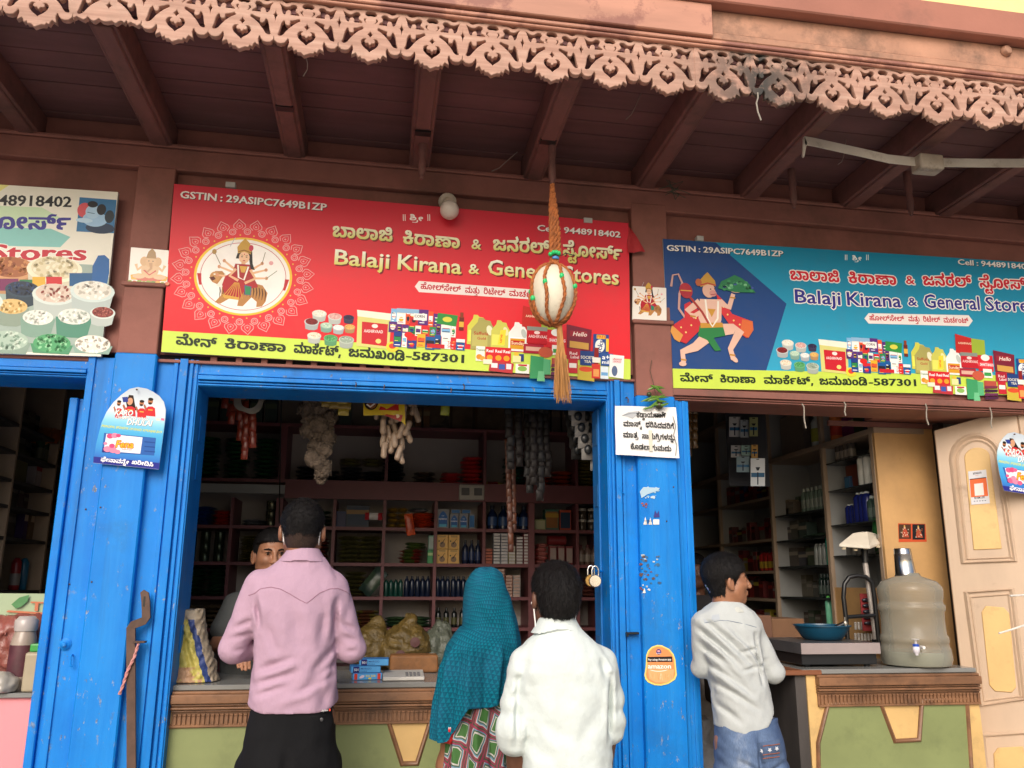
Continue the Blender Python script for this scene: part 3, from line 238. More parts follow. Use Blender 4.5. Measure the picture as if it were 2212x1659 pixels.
class Print:
 DZ=0.000016
 def __init__(s,dz=None):s.v=[];s.f=[];s.c=[];s.n=1;s.dz=dz or s.DZ
 def lay(s,n=1):s.n+=n
 def add(s,pts,faces,cols,z=None):
  z=(s.n if z is None else z)*s.dz;b=len(s.v)
  s.v+=[(p[0],p[1],z)for p in pts]
  for f in faces:
   s.f.append(tuple(b+i for i in f));s.c+=[cols[i]if isinstance(cols,list)else cols for i in f]
 def col(s,c):return hexc(c)if isinstance(c,str)else c
 def poly(s,pts,c,step=True):
  c=s.col(c)
  ts=tessellate_polygon([[Vector((p[0],p[1],0))for p in pts]]);s.add(pts,ts,c)
  if step:s.n+=1
 def rect(s,x0,y0,x1,y1,c,c2=None,step=True):
  c=s.col(c)
  if c2:c2=s.col(c2);s.add([(x0,y0),(x1,y0),(x1,y1),(x0,y1)],[(0,1,2,3)],[c,c,c2,c2])
  else:s.add([(x0,y0),(x1,y0),(x1,y1),(x0,y1)],[(0,1,2,3)],c)
  if step:s.n+=1
 def ell(s,x,y,rx,ry,c,n=20,rot=0,step=True):
  ca,sa=math.cos(rot),math.sin(rot);pts=[]
  for i in range(n):
   t=2*math.pi*i/n;a,b=rx*math.cos(t),ry*math.sin(t);pts.append((x+a*ca-b*sa,y+a*sa+b*ca))
  s.add(pts,[tuple(range(n))],s.col(c))
  if step:s.n+=1
 def ring(s,x,y,rx,ry,wd,c,n=40,step=True):
  pts=[];fs=[]
  for i in range(n):
   t=2*math.pi*i/n;pts+=[(x+rx*math.cos(t),y+ry*math.sin(t)),(x+(rx-wd)*math.cos(t),y+(ry-wd)*math.sin(t))]
   j=(i+1)%n;fs.append((2*i,2*j,2*j+1,2*i+1))
  s.add(pts,fs,s.col(c))
  if step:s.n+=1
 def line(s,pts,wd,c,step=True):
  ws=wd if isinstance(wd,(list,tuple))else[wd]*len(pts);out=[];n=len(pts)
  for i,p in enumerate(pts):
   a,b=pts[max(i-1,0)],pts[min(i+1,n-1)];dx,dy=b[0]-a[0],b[1]-a[1];l=math.hypot(dx,dy)or 1
   out+=[(p[0]-dy/l*ws[i]/2,p[1]+dx/l*ws[i]/2),(p[0]+dy/l*ws[i]/2,p[1]-dx/l*ws[i]/2)]
  s.add(out,[(2*i,2*i+1,2*i+3,2*i+2)for i in range(n-1)],s.col(c))
  if step:s.n+=1
 def width(s,txt,h,sx=1.0,trk=0):
  k=h/727.0;w_=0
  for word in s.words(txt):
   for kind,key in word:w_+=(glyph(kind,key)[0]if kind!=' ' else 240)*k*sx+trk
  return w_
 def words(s,txt):
  out=[]
  for i,wd in enumerate(txt.split(' ')):
   if i:out.append([(' ',' ')])
   out.append([('K',g)for g in KWORD[wd]]if wd in KWORD else[('L',wd)])
  return out
 def text(s,txt,x,y,h,c,sx=1.0,fit=None,c2=None,align='l',rot=0.0,shear=0.0,trk=0.0,kscale=1.0,bold=0):
  """h = capital height; fit = total width wanted"""
  if fit:sx=sx*fit/s.width(txt,h,sx,trk)
  w_=s.width(txt,h,sx,trk);k=h/727.0
  if align=='c':x0=-w_/2
  elif align=='r':x0=-w_
  else:x0=0
  ca,sa=math.cos(rot),math.sin(rot);c=s.col(c);c2=s.col(c2)if c2 else None;cx=x0
  for ox in([0]if not bold else[-bold,bold]):
   cx=x0+ox
   for word in s.words(txt):
    for kind,key in word:
     if kind==' ':cx+=240*k*sx+trk;continue
     a,tris=glyph(kind,key);q=k*(kscale if kind=='K' else 1)
     for gi,(flat,ts)in enumerate(tris):
      pts=[];cols=[]
      for px_,py_ in flat:
       u_,v_=cx+px_*q*sx+py_*q*shear,py_*q
       pts.append((x+u_*ca-v_*sa,y+u_*sa+v_*ca))
       if c2:t=max(0,min(1,py_/727.0));cols.append(tuple(c[i]*(1-t)+c2[i]*t for i in range(3)))
      s.add(pts,ts,cols if c2 else c,s.n+gi*0.3)
     cx+=a*q*sx+trk
   s.n+=1
  return w_
 def outl(s,txt,x,y,h,c,edge,r,**kw):
  for k in range(8):
   t=math.pi*k/4;s.text(txt,x+r*math.cos(t),y+r*math.sin(t),h,edge,**kw);s.n-=0.9
  s.n+=0.9;s.text(txt,x,y,h,c,**kw)
 def build(s,name,frame,mat,parent=None,edge=None):
  """frame: function (u, v, w) -> world"""
  me=bpy.data.meshes.new(name);me.from_pydata([tuple(map(float,frame(*p)))for p in s.v],[],s.f);me.update()
  ca=me.color_attributes.new('Col','FLOAT_COLOR','CORNER')
  ca.data.foreach_set('color',np.array([(*c,1.0)for c in s.c],np.float32).ravel())
  return meshobj(name,me,mat,parent)
def quad_frame(bl,br,tl,tr,W,H):
 """map sheet coordinates 0..W, 0..H onto the quad"""
 bl,br,tl,tr=map(np.array,(bl,br,tl,tr));n=np.cross(br-bl,tl-bl);n=n/np.linalg.norm(n)
 return lambda u,v,w_=0:(bl*(1-u/W)*(1-v/H)+br*(u/W)*(1-v/H)+tl*(1-u/W)*(v/H)+tr*(u/W)*(v/H))+n*w_
def printmat(name,rough=0.45,dirt=0.25,bumpy=0.05,dark=(0.16,0.13,0.1)):
 m,t,b=nmat(name);a=node(t,'ShaderNodeVertexColor',layer_name='Col')
 c=mix(t,ramp(t,noise(t,5,8,None,rough=0.75),[(0.5,(0,0,0)),(0.8,(dirt,dirt,dirt))]),a.outputs[0],dark)
 t.links.new(c,b.inputs['Base Color']);b.inputs['Roughness'].default_value=rough;b.inputs['Specular IOR Level'].default_value=0.25
 bump(t,b,noise(t,9,3),bumpy,0.01);return m
 # ================================================================ MATERIALS OF THE PLACE
def blue_paint():
 m,t,b=nmat('blue_paint')
 c=ramp(t,noise(t,3.5,6),[(.3,(0.0,.165,.58)),(.7,(.0,.225,.70))])
 c=mix(t,ramp(t,noise(t,9,6,(1,1,.06)),[(.5,(0,0,0)),(.72,(.5,.5,.5))]),c,(.025,.29,.74))
 c=mix(t,ramp(t,noise(t,13,6,(1,1,.05)),[(.56,(0,0,0)),(.8,(.55,.55,.55))]),c,(.012,.085,.25))
 c=mix(t,ramp(t,noise(t,2.2,8,None,rough=.72),[(.52,(0,0,0)),(.72,(.5,.5,.5))]),c,(.02,.12,.30))
 ch=node(t,'ShaderNodeMath',operation='MULTIPLY');t.links.new(ramp(t,noise(t,2.6,3),[(.44,(0,0,0)),(.6,(1,1,1))]),ch.inputs[0]);t.links.new(ramp(t,noise(t,34,7,(1,1,.5),rough=.75),[(.6,(0,0,0)),(.625,(1,1,1))]),ch.inputs[1])
 c=mix(t,ch.outputs[0],c,ramp(t,noise(t,60,2),[(.4,(.10,.12,.13)),(.6,(.34,.36,.35))]))
 t.links.new(c,b.inputs['Base Color']);b.inputs['Roughness'].default_value=.5;b.inputs['Specular IOR Level'].default_value=.3
 bump(t,b,noise(t,26,6,(1,1,.25)),.4,.006);return m
BLUE=blue_paint()
BROWN=surf('brown_wall_paint',(0.275,0.106,0.082),0.75,0.22,4,None,0.25,0.006,30,dirt=(0.13,0.06,0.042),dscale=2.5,damt=(0.5,0.75),chips=(0.42,0.25,0.19),cscale=17,camt=0.755)
BROWN2=surf('brown_lintel_paint',(0.25,0.095,0.07),0.55,0.2,6,(0.3,1,1),0.2,0.004,30,dirt=(0.08,0.05,0.04),dscale=5,damt=(0.5,0.75))
RAFT=surf('rafter_wood',(0.175,0.07,0.059),0.7,0.35,5,(1,0.25,1),0.3,0.006,25,dirt=(0.07,0.035,0.028),dscale=6,damt=(0.48,0.7))
BOARD=surf('ceiling_boards',(0.15,0.064,0.066),0.75,0.35,3,(0.25,1.5,1),0.3,0.005,25,dirt=(0.10,0.05,0.043),dscale=3,damt=(0.45,0.75),chips=(0.36,0.24,0.2),cscale=9,camt=0.72)
m,t,b=nmat('carved_lace_wood')
c=ramp(t,noise(t,14,6,(0.18,1,3.0)),[(0.3,(0.36,0.19,0.135)),(0.55,(0.50,0.29,0.215)),(0.75,(0.58,0.385,0.295))])
tc=node(t,'ShaderNodeTexCoord');sx=node(t,'ShaderNodeSeparateXYZ');t.links.new(tc.outputs['Object'],sx.inputs[0])
mr=node(t,'ShaderNodeMapRange');mr.inputs[1].default_value=0.0;mr.inputs[2].default_value=0.42;mr.inputs[3].default_value=1.0;mr.inputs[4].default_value=0.0
sb=node(t,'ShaderNodeMath',operation='SUBTRACT');sb.inputs[1].default_value=1.52;t.links.new(sx.outputs[0],sb.inputs[0])
ab=node(t,'ShaderNodeMath',operation='ABSOLUTE');t.links.new(sb.outputs[0],ab.inputs[0]);t.links.new(ab.outputs[0],mr.inputs[0])
mu=node(t,'ShaderNodeMath',operation='MULTIPLY');t.links.new(mr.outputs[0],mu.inputs[0])
t.links.new(ramp(t,noise(t,16,8),[(0.36,(0,0,0)),(0.55,(1,1,1))]),mu.inputs[1])
c=mix(t,mu.outputs[0],c,(0.03,0.03,0.026))
c=mix(t,ramp(t,noise(t,6,8,None,rough=0.7),[(0.5,(0,0,0)),(0.8,(0.5,0.5,0.5))]),c,(0.2,0.15,0.11))
t.links.new(c,b.inputs['Base Color']);b.inputs['Roughness'].default_value=0.7;bump(t,b,noise(t,60,4,(0.15,1,2)),0.35,0.003)
LACE=m
FASC=surf('fascia_plank_paint',(0.52,0.25,0.17),0.6,0.25,3,(0.4,1,2),0.2,0.004,30,dirt=(0.24,0.09,0.07),dscale=3.5,damt=(0.5,0.58))
FASC2=surf('mouldy_fascia_paint',(0.48,0.25,0.16),0.7,0.25,4,None,0.35,0.006,30,dirt=(0.035,0.034,0.028),dscale=3.2,damt=(0.46,0.66))
SLAB=surf('slab_plaster',(0.40,0.165,0.115),0.8,0.16,2,None,0.25,0.006,20,dirt=(0.16,0.09,0.07),dscale=3,damt=(0.55,0.8))
YELL=surf('yellow_plaster',(0.88,0.76,0.33),0.8,0.08,3,None,0.4,0.004,55)
CREAM=surf('cream_door_paint',(0.56,0.41,0.29),0.5,0.14,3,(1,1,0.4),0.2,0.003,30,dirt=(0.2,0.13,0.08),dscale=4,damt=(0.6,0.8))
CREAMY=surf('yellow_panel_paint',(0.66,0.43,0.17),0.5,0.12,4,None,0.2,0.003,30,dirt=(0.36,0.23,0.1),dscale=6,damt=(0.52,0.75),chips=(0.3,0.2,0.12),cscale=26,camt=0.74)
OCHRE=surf('ochre_wood_panel',(0.55,0.32,0.13),0.5,0.15,5,None,0.15,0.003,30,dirt=(0.1,0.05,0.02),dscale=9,damt=(0.66,0.72))
GREEN=surf('olive_panel',(0.22,0.255,0.10),0.5,0.12,3,None,0.15,0.003,30,dirt=(0.13,0.15,0.06),dscale=5,damt=(0.5,0.75),chips=(0.5,0.5,0.42),cscale=16,camt=0.755)
CARV=surf('carved_brown_wood',(0.24,0.115,0.055),0.45,0.35,8,(0.4,1,1),0.3,0.004,40,dirt=(0.06,0.03,0.018),dscale=9,damt=(0.48,0.7))
STEELTOP=surf('counter_sheet',(0.22,0.22,0.21),0.22,0.12,4,None,0.05,0.002,40,spec=0.6)
MAROON=surf('maroon_shelf_paint',(0.17,0.048,0.055),0.5,0.15,5,None,0.1,0.003,40)
SHELFBACK=surf('shelf_back',(0.42,0.38,0.35),0.7,0.15,3,None,0.1,0.003,40)
INWALL=surf('inside_wall',(0.36,0.325,0.29),0.8,0.2,2,None,0.2,0.005,30)
PALEWOOD=surf('pale_shelf_wood',(0.36,0.26,0.18),0.6,0.15,5,None,0.1,0.003,40)
GREYBACK=surf('grey_laminate',(0.31,0.315,0.31),0.5,0.1,4,None,0.05,0.002,40)
PINK=surf('pink_counter',(0.80,0.27,0.30),0.5,0.06,3,None,0.1,0.003,40)
RUST=surf('rusty_iron',(0.11,0.062,0.045),0.6,0.35,12,None,0.4,0.002,90,metal=0.3)
BLACKM=plain((0.012,0.012,0.013),0.35)
STEEL=surf('brushed_steel',(0.62,0.60,0.57),0.22,0.1,20,(1,1,0.1),0.05,0.001,90,metal=1.0)
PRINT=printmat('printed_flex',0.4,0.14,0.06)
PAPER=printmat('printed_paper',0.7,0.1,0.1)
GLOSSP=printmat('printed_foil',0.25,0.1,0.25)
# ================================================================ SETTING
g=MB();g.add([(-60,-120,0),(60,-120,0),(60,40,0),(-60,40,0)],[(0,1,2,3)])
tag(g.build('ground',surf('dusty_road',(0.36,0.32,0.27),0.9,0.2,0.7,None,0.4,0.01,30)),kind='structure')
g=MB().box(-5.5,6.5,-0.62,0.0,0.004,0.15)
tag(g.build('doorstep',surf('stone_step',(0.24,0.22,0.19),0.85,0.2,4,None,0.4,0.006,40),bev=0.01),kind='structure')
g=MB().box(-5.5,6.5,0.0,4.6,0.004,0.16)
tag(g.build('floor',surf('shop_floor',(0.22,0.2,0.18),0.7,0.2,3)),kind='structure')
# ================================================================ THE BUILDING
B=thing('shop_building','brown painted shop row with bright blue door frames and a carved wooden eave','building',(0,0,0))
# upper wall behind the sign boards, above the openings
wl=MB().box(-5.5,6.5,0.005,0.25,2.53,3.46).box(-5.5,6.5,0.02,0.25,3.46,3.95)
wl.build('wall',BROWN,B)
bm_=MB().box(-5.5,6.5,-0.046,0.004,3.425,3.537).box(-5.5,6.5,-0.056,0.004,3.538,3.56)
bm_.build('beam',BROWN,B,bev=0.006,tilt=True)
for x in(-5.5,-3.5,-1.5,0.6,2.8,4.6):
 pass
cb=MB();y=-0.99
k=0
while y<0.0:
 wd=random.uniform(0.12,0.17);z=3.675+random.uniform(-0.003,0.003);y2=min(y+wd,0.02);cb.box(-5.5,6.5,y,y2-0.006,z,z+0.03);y=y2 if y2<0.019 else 1
cb.build('ceiling_boards',BOARD,B,bev=0.002,tilt=True)
RX=[-2.36,-1.741,-1.129,-0.495,0.122,0.709,1.31,1.891,2.471,3.036,3.62,4.2]
for x in RX:
 r_=MB();j=random.uniform(-0.006,0.006)
 r_.box(x-0.052,x+0.052,-0.97,0.03,3.545+j,3.674)
 r_.box(x-0.036,x+0.036,-0.97,-0.06,3.535+j,3.546+j)
 r_.build('rafter',RAFT,B,bev=0.006,tilt=True)
 # iron straps on three rafters and turned hanging pegs
for x,yy in((-0.495,-0.52),(0.122,-0.42),(0.709,-0.45)):
 MB().box(x-0.038,x+0.038,yy-0.02,yy+0.02,3.528,3.537).build('iron_strap',BLACKM,B,tilt=True)
def peg(px,py0,py1,Y,hook=True):
 a,b_=P(px,py0,Y),P(px+1,py1,Y);q=MB()
 h=a[2]-b_[2]
 q.lathe([(0.013,0),(0.014,h*0.08),(0.018,h*0.12),(0.018,h*0.3),(0.015,h*0.5),(0.019,h*0.62),(0.019,h+0.03)],b_,10)
 q.tube([b_,b_+np.array([0,0,-0.018])],0.009,8)
 return q.build('hanging_peg',RAFT,B,smooth=True)
peg(910,305,380,-0.30);peg(1192,290,398,-0.42);peg(1714,378,442,-0.35);peg(1967,384,458,-0.35)
# carved valance board with its fretwork, made as one filled curve with holes
def chaikin(p,n=2):
 for _ in range(n):
  q=[]
  for i in range(len(p)):
   a,b_=p[i],p[(i+1)%len(p)];q+=[(a[0]*.75+b_[0]*.25,a[1]*.75+b_[1]*.25),(a[0]*.25+b_[0]*.75,a[1]*.25+b_[1]*.75)]
  p=q
 return p
PER,VH=0.245,0.238
half=[(0.5,.31),(.488,.235),(.445,.185),(.39,.175),(.34,.192),(.308,.24),(.292,.285),(.265,.275),(.25,.21),(.268,.115),(.215,.15),(.19,.115),(.175,.07),(.135,.098),(.12,.05),(.07,.05),(0.02,.0)]
def mir(p):return[(-a,b_)for a,b_ in p][::-1]
H_heart=[(0.006,.32),(.022,.36),(.05,.35),(.075,.365),(.07,.40),(.04,.41),(.06,.435),(.12,.43),(.155,.37),(.14,.30),(.09,.24),(.035,.20),(0,.155)]
H_heart=H_heart+[(-a,b_)for a,b_ in H_heart[:-1]][::-1]
H_dia=[(0,.60),(.022,.54),(.06,.505),(.022,.475),(0,.43),(-.022,.475),(-.06,.505),(-.022,.54)]
H_low=[(.095,.60),(.15,.57),(.23,.50),(.31,.40),(.36,.31),(.42,.285),(.462,.31),(.43,.40),(.41,.54),(.375,.60),(.345,.60),(.33,.53),(.29,.515),(.27,.55),(.285,.605),(.21,.62),(.12,.665)]
H_up=[(.11,.695),(.21,.70),(.285,.695),(.27,.75),(.29,.79),(.33,.775),(.345,.70),(.375,.70),(.41,.74),(.43,.85),(.475,.93),(.42,.90),(.36,.86),(.30,.865),(.26,.91),(.19,.915),(.15,.86),(.19,.81),(.18,.77),(.135,.745)]
H_top=[(.11,.985),(.15,.945),(.22,.95),(.28,.935),(.33,.905),(.40,.925),(.45,.985)]
H_cap=[(-.115,.88),(-.06,.835),(0,.85),(.06,.835),(.115,.88),(.08,.945),(0,.965),(-.08,.945)]
H_neck=[(.065,.69),(.10,.73),(.13,.775),(.10,.82),(.06,.80),(.085,.765),(.055,.72)]
H_slot=[(.5,.84),(.518,.72),(.545,.685),(.52,.64),(.5,.46),(.48,.64),(.455,.685),(.482,.72)]
def valance(i0,i1,name,X0,Y,ztip,broken=()):
 cu=bpy.data.curves.new(name,'CURVE');cu.dimensions='2D';cu.fill_mode='BOTH';cu.extrude=0.0095;cu.bevel_depth=0.0028;cu.bevel_resolution=1
 def sp(pts):
  s_=cu.splines.new('POLY');s_.points.add(len(pts)-1)
  for q,(a,b_)in zip(s_.points,pts):q.co=(a,b_,0,1)
  s_.use_cyclic_u=True
 low=[]
 for i in range(i0,i1+1):
  w_=random.uniform(-0.012,0.012)
  L_=mir(half)+half[::-1];L_=[(a,b_)for a,b_ in(mir(half)+half[::-1][1:])]
  L_=[(-a,b_)for a,b_ in half]+[(a,b_)for a,b_ in half[::-1]][1:]
  if i in broken:L_=[(a,max(b_,.24+0.03*math.sin(a*40)))for a,b_ in L_]
  low+=[((i+a)*PER,b_*VH+w_*0.15)for a,b_ in L_]
 outer=low+[((i1+.5)*PER,VH),((i0-.5)*PER,VH)]
 o2=[]
 for p_ in outer:
  if not o2 or abs(p_[0]-o2[-1][0])+abs(p_[1]-o2[-1][1])>1e-4:o2.append(p_)
 sp(o2)
 for i in range(i0,i1+1):
  for hp in(H_heart,H_dia,H_low,[(-a,b_)for a,b_ in H_low],H_up,[(-a,b_)for a,b_ in H_up],H_cap,H_neck,[(-a,b_)for a,b_ in H_neck],H_top,[(-a,b_)for a,b_ in H_top]):
   if i in broken and hp in(H_heart,):continue
   q=[((i+a+random.uniform(-.003,.003))*PER,b_*VH)for a,b_ in chaikin(hp,1)]
   sp(q)
  if i<i1:sp([((i+a)*PER,b_*VH)for a,b_ in H_slot])
 ob=link(bpy.data.objects.new('tmp',cu));dg=bpy.context.evaluated_depsgraph_get()
 me=bpy.data.meshes.new_from_object(ob.evaluated_get(dg));bpy.data.objects.remove(ob)
 n=len(me.vertices);co=np.zeros(n*3,np.float32);me.vertices.foreach_get('co',co);co=co.reshape(-1,3)
 w3=np.stack([co[:,0]+X0,Y-co[:,2],co[:,1]+ztip-0.013*(co[:,0]+X0-0.6)],1);me.vertices.foreach_set('co',w3.astype(np.float32).ravel());me.update()
 me.materials.clear()
 return meshobj(name,me,LACE,B)
valance(-3,10,'carved_valance',-1.343,-1.0,3.484,broken=(1,))
valance(12-12,18-7,'carved_valance',-1.343+11*PER,-1.004,3.480)
mo=MB().box(-3.2,6,-1.03,-0.985,3.715,3.728).box(-3.2,6,-1.04,-0.985,3.728,3.745).box(-3.2,6,-1.025,-0.985,3.745,3.752)
mo.build('valance_moulding',FASC,B,bev=0.004,tilt=True)
MB().box(-3.2,1.30,-1.055,-0.985,3.752,3.905).build('fascia_plank',FASC,B,bev=0.004,tilt=True)
f2=MB().box(1.302,6,-1.03,-0.985,3.752,3.79).box(1.302,6,-1.018,-0.985,3.79,3.905)
f2.build('fascia_board',FASC2,B,bev=0.006,tilt=True)
MB().lathe([(0.026,0),(0.026,.012),(0.02,.022),(0.006,.026)],(2.70,-1.016,3.845),14,(0.15,-1,0.1)).build('drain_spout',FASC2,B,smooth=True)
MB().box(-3.2,6.5,-1.075,0.25,3.906,4.045).build('slab_edge',SLAB,B,bev=0.006,tilt=True)
MB().box(-3.2,6.5,-1.06,0.25,4.045,5.6).build('upper_wall',YELL,B,tilt=True)
# pilasters: brown above, blue below
def pil(x0,x1,zc,zs):
 MB().box(x0,x1,-0.05,0.26,zc,3.45).build('pilaster_top',BROWN,B,bev=0.004)
 MB().box(x0-0.004,x1+0.004,-0.054,0.26,0.12,zc+0.002).build('pilaster',BLUE,B,bev=0.006)
 MB().box(x0-0.012,x1+0.012,-0.064,-0.05,zs,zs+0.022).build('pilaster_trim',BROWN,B,bev=0.004)
pil(-1.225,-1.05,2.515,2.838);pil(1.232,1.425,2.41,2.785)
# blue door frames with stepped mouldings
def jamb(x0,x1,z1,steps,side,mat=BLUE,z0=0.14,zt=None):
 """side=+1: opening lies to the right of x1, -1: to the left of x0"""
 q=MB();w_=(x1-x0)
 q.box(x0,x1,-0.012,0.24,z0,z1)
 n=len(steps)
 for fr0,fr1,pr in steps:
  a=x0+w_*fr0 if side>0 else x1-w_*fr0;c_=x0+w_*fr1 if side>0 else x1-w_*fr1
  q.box(min(a,c_),max(a,c_),-0.012-pr,0.0,z0,z1-w_*0.6*(1-fr0)*0)
 return q.build('door_jamb',mat,B,bev=0.003,seg=2)
ST=[(0.40,0.50,0.012),(0.55,0.74,0.024),(0.78,0.86,0.014),(0.90,0.97,0.008)]
jamb(-1.05,-0.862,2.505,ST,+1);jamb(1.085,1.232,2.49,ST,-1)
jamb(-1.350,-1.225,2.5,[(0.0,0.25,0.01)],+1);jamb(1.425,1.512,2.40,[(0.1,0.35,0.01),(0.6,0.8,0.006)],+1)
def header(x0,x1,z0,z1,mat,zs):
 q=MB().box(x0,x1,-0.010,0.24,z0,z1)
 for a,c_,pr in zs:q.box(x0,x1,-0.010-pr,0.0,z0+(z1-z0)*a,z0+(z1-z0)*c_)
 return q.build('door_header',mat,B,bev=0.003,seg=2)
HS=[(0.03,0.10,0.008),(0.14,0.22,0.014),(0.26,0.45,0.026),(0.5,0.6,0.014)]
header(-0.862,1.085,2.383,2.488,BLUE,HS)
header(-5.0,-1.35,2.398,2.478,BLUE,HS)
header(1.425,5.2,2.40,2.462,BROWN2,[(0.03,0.14,0.012),(0.18,0.32,0.02),(0.36,0.92,0.034)])
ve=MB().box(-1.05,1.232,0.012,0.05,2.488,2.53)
ve.build('vent_shade_fill',plain((0.01,0.008,0.008),0.9),B)  # near-black fill: shade of the gaps between the slats put into its colour
vb=MB()
for i in range(16):vb.box(-0.82+i*0.115,-0.79+i*0.115,-0.008,0.012,2.496,2.53)
vb.box(-1.05,1.232,-0.03,0.011,2.486,2.5).build('vent_slats',BROWN,B,bev=0.002)
MB().box(-5,-1.35,-0.014,0.05,2.479,2.51).build('sign_ledge',BROWN,B,bev=0.004)
MB().box(1.425,5.2,-0.016,0.05,2.463,2.50).build('sign_ledge',BROWN,B,bev=0.004)
# inner face strips with hinge plates
q=MB().box(1.074,1.0845,0.12,0.235,0.16,2.37);q.build('hinge_stile',surf('worn_blue',(0.01,0.16,0.48),0.5,0.2,8,chips=(0.4,0.35,0.28),cscale=30,camt=0.70),B,bev=0.003)
HINGEM=surf('hinge_paint',(0.02,0.14,0.38),0.45,0.2,20)
for z in(2.24,1.93,1.2):MB().box(1.070,1.0735,0.13,0.20,z-0.055,z+0.055).build('hinge_plate',HINGEM,B,bev=0.002)
for z in(2.2,2.02,1.25):MB().box(-0.863,-0.858,0.09,0.17,z-0.06,z+0.06).build('hinge_plate',BLUE,B,bev=0.002)
lf=MB().box(-1.452,-1.415,0.10,0.14,0.16,2.33).box(-1.415,-1.362,0.12,0.62,0.16,2.33)
lf.build('door_leaf',BLUE,B,bev=0.004)
MB().box(-5.0,-3.2,-0.012,0.24,0.14,2.5).build('door_jamb',BLUE,B)
MB().box(3.46,5.2,0.0,0.24,0.14,2.46).build('door_jamb',CREAM,B,bev=0.004)
# rooms behind: dark plastered walls, closed all round
iw=MB().box(-5.5,6.5,4.5,4.6,0.16,3.7).box(-5.5,-5.4,0.25,4.5,0.16,3.7).box(6.4,6.5,0.25,4.5,0.16,3.7)
iw.box(-1.42,-1.34,0.66,4.5,0.16,3.2).box(1.575,1.61,0.42,4.5,0.16,3.2).box(-1.34,1.575,2.42,2.5,0.16,3.2)
iw.build('inside_wall',INWALL,B)
MB().box(-5.5,6.5,0.25,4.6,3.2,3.3).build('inside_ceiling',INWALL,B)
# studs, hooks and bolts on the blue woodwork
def knob(px,py,Y,r,mat,name='door_stud'):
 c_=P(px,py,Y);return MB().lathe([(r*1.25,0),(r*1.25,.003),(r,.005),(r,.009),(r*.6,.014),(r*.6,.018),(r*.35,.024),(0.0005,.025)],c_,14,(0,-1,0)).build(name,mat,B,smooth=True)
knob(141,1392,-0.012,0.021,BLUE)
for px,py in((185,1100),(217,1096),(198,1257),(150,1262),(233,1322),(1455,1052),(1440,1126)):
 MB().ball(P(px,py,-0.055 if px in(217,198,1455,1440)else-0.014),0.004,8).build('nail',RUST,B,smooth=True)
for(px,py,dx,dz)in((1332,1045,0.02,-0.045),(1462,1045,-0.012,-0.05),(1463,1220,0.0,-0.045),(156,1415,0.004,-0.045)):
 a=P(px,py,-0.02);MB().tube([a+[0,0.02,0],a+[0,-0.012,0],a+[dx*.5,-0.016,dz*.5],a+[dx,-0.016,dz],a+[dx*1.3+.006,-0.012,dz]],0.0035,6).build('wall_hook',BLUE,B,smooth=True)
for(px,py)in((829,829),(768,824),(973,836),(1354,858),(1001,830)):
 a=P(px,py,-0.03);MB().tube([a+[0,.03,0],a,a+[0.004,-0.01,-0.012],a+[0.002,-0.012,-0.03]],0.0028,6).build('nail_hook',RUST,B,smooth=True)
q=MB();a=P(1362,1367,-0.02)
q.box(a[0]-0.03,a[0]+0.035,-0.045,-0.012,a[2]-0.006,a[2]+0.004).box(a[0]-0.03,a[0]-0.02,-0.06,-0.03,a[2]-0.016,a[2]+0.0)
q.build('door_bolt',BLACKM,B,bev=0.002)
MB().box(1.255,1.40,-0.0545,-0.0535,1.25,1.30).build('paint_wear',plain((0.10,0.12,0.13),0.7),B)if False else None
# cream panelled door leaf on the right, swung inward
LA,LB=np.array([3.05,0.25,0]),np.array([3.395,0.03,0]);LD=(LB-LA)/np.linalg.norm(LB-LA);LN=np.array([LD[1],-LD[0],0]);LN=LN if LN[1]<0 else-LN
LW=np.linalg.norm(LB-LA)
lf=MB();lf.prism([LA+[0,0,.17],LB+[0,0,.17],LB+[0,0,2.445],LA+[0,0,2.345]],-LN*0.035)
leaf=lf.build('door_leaf',CREAM,B,bev=0.003)
def lp(px,py,w_=0.0):return PN(px,py,LA,LN)+LN*w_
def strip(path,wd,hgt,mat,name,parent,closed=True,w0=0.0):
 """raised moulding that follows a closed path on the leaf"""
 pts=[np.array(p)for p in path];n=len(pts);ring=[]
 for i in range(n):
  a,b_=pts[i-1],pts[(i+1)%n];d=(b_-a)/np.linalg.norm(b_-a);s_=np.cross(LN,d);s_/=np.linalg.norm(s_)
  for(o_,h_)in((-1,0),(-.5,.7),(0,1),(.45,.55),(1,0)):ring.append(pts[i]+s_*wd/2*o_+LN*(h_*hgt+w0))
 q=MB();q.add(ring,[(i*5+j,((i+1)%n)*5+j,((i+1)%n)*5+j+1,i*5+j+1)for i in range(n)for j in range(4)])
 return q.build(name,mat,parent,smooth=50)
def panel(path,hgt,mat,name,parent,inset=0.0):
 q=MB();q.prism([np.array(p)for p in path],LN*hgt);return q.build(name,mat,parent,bev=0.006)
def arch(x0b,x1b,yb,x0t,x1t,yt,xtop,ytop):
 pts=[(x0b,yb),(x1b,yb*0+yb-4*(x1b-x0b)/100)]
 for i in range(13):
  t=math.pi*i/12;pts.append(((x0t+x1t)/2+(x1t-x0t)/2*math.cos(t)+(xtop-(x0t+x1t)/2)*math.sin(t),yt+(ytop-yt)*math.sin(t)))
 return pts
strip([lp(*p)for p in arch(2081,2192,1216,2056,2160,993,2108,941)],0.03,0.014,CREAM,'panel_moulding',leaf)
strip([lp(*p)for p in arch(2090,2184,1208,2067,2153,995,2110,951)],0.02,0.008,CREAM,'panel_moulding',leaf)
panel([lp(*p)for p in arch(2103,2164,1188,2083,2138,988,2112,967)],0.006,CREAMY,'door_panel',leaf)
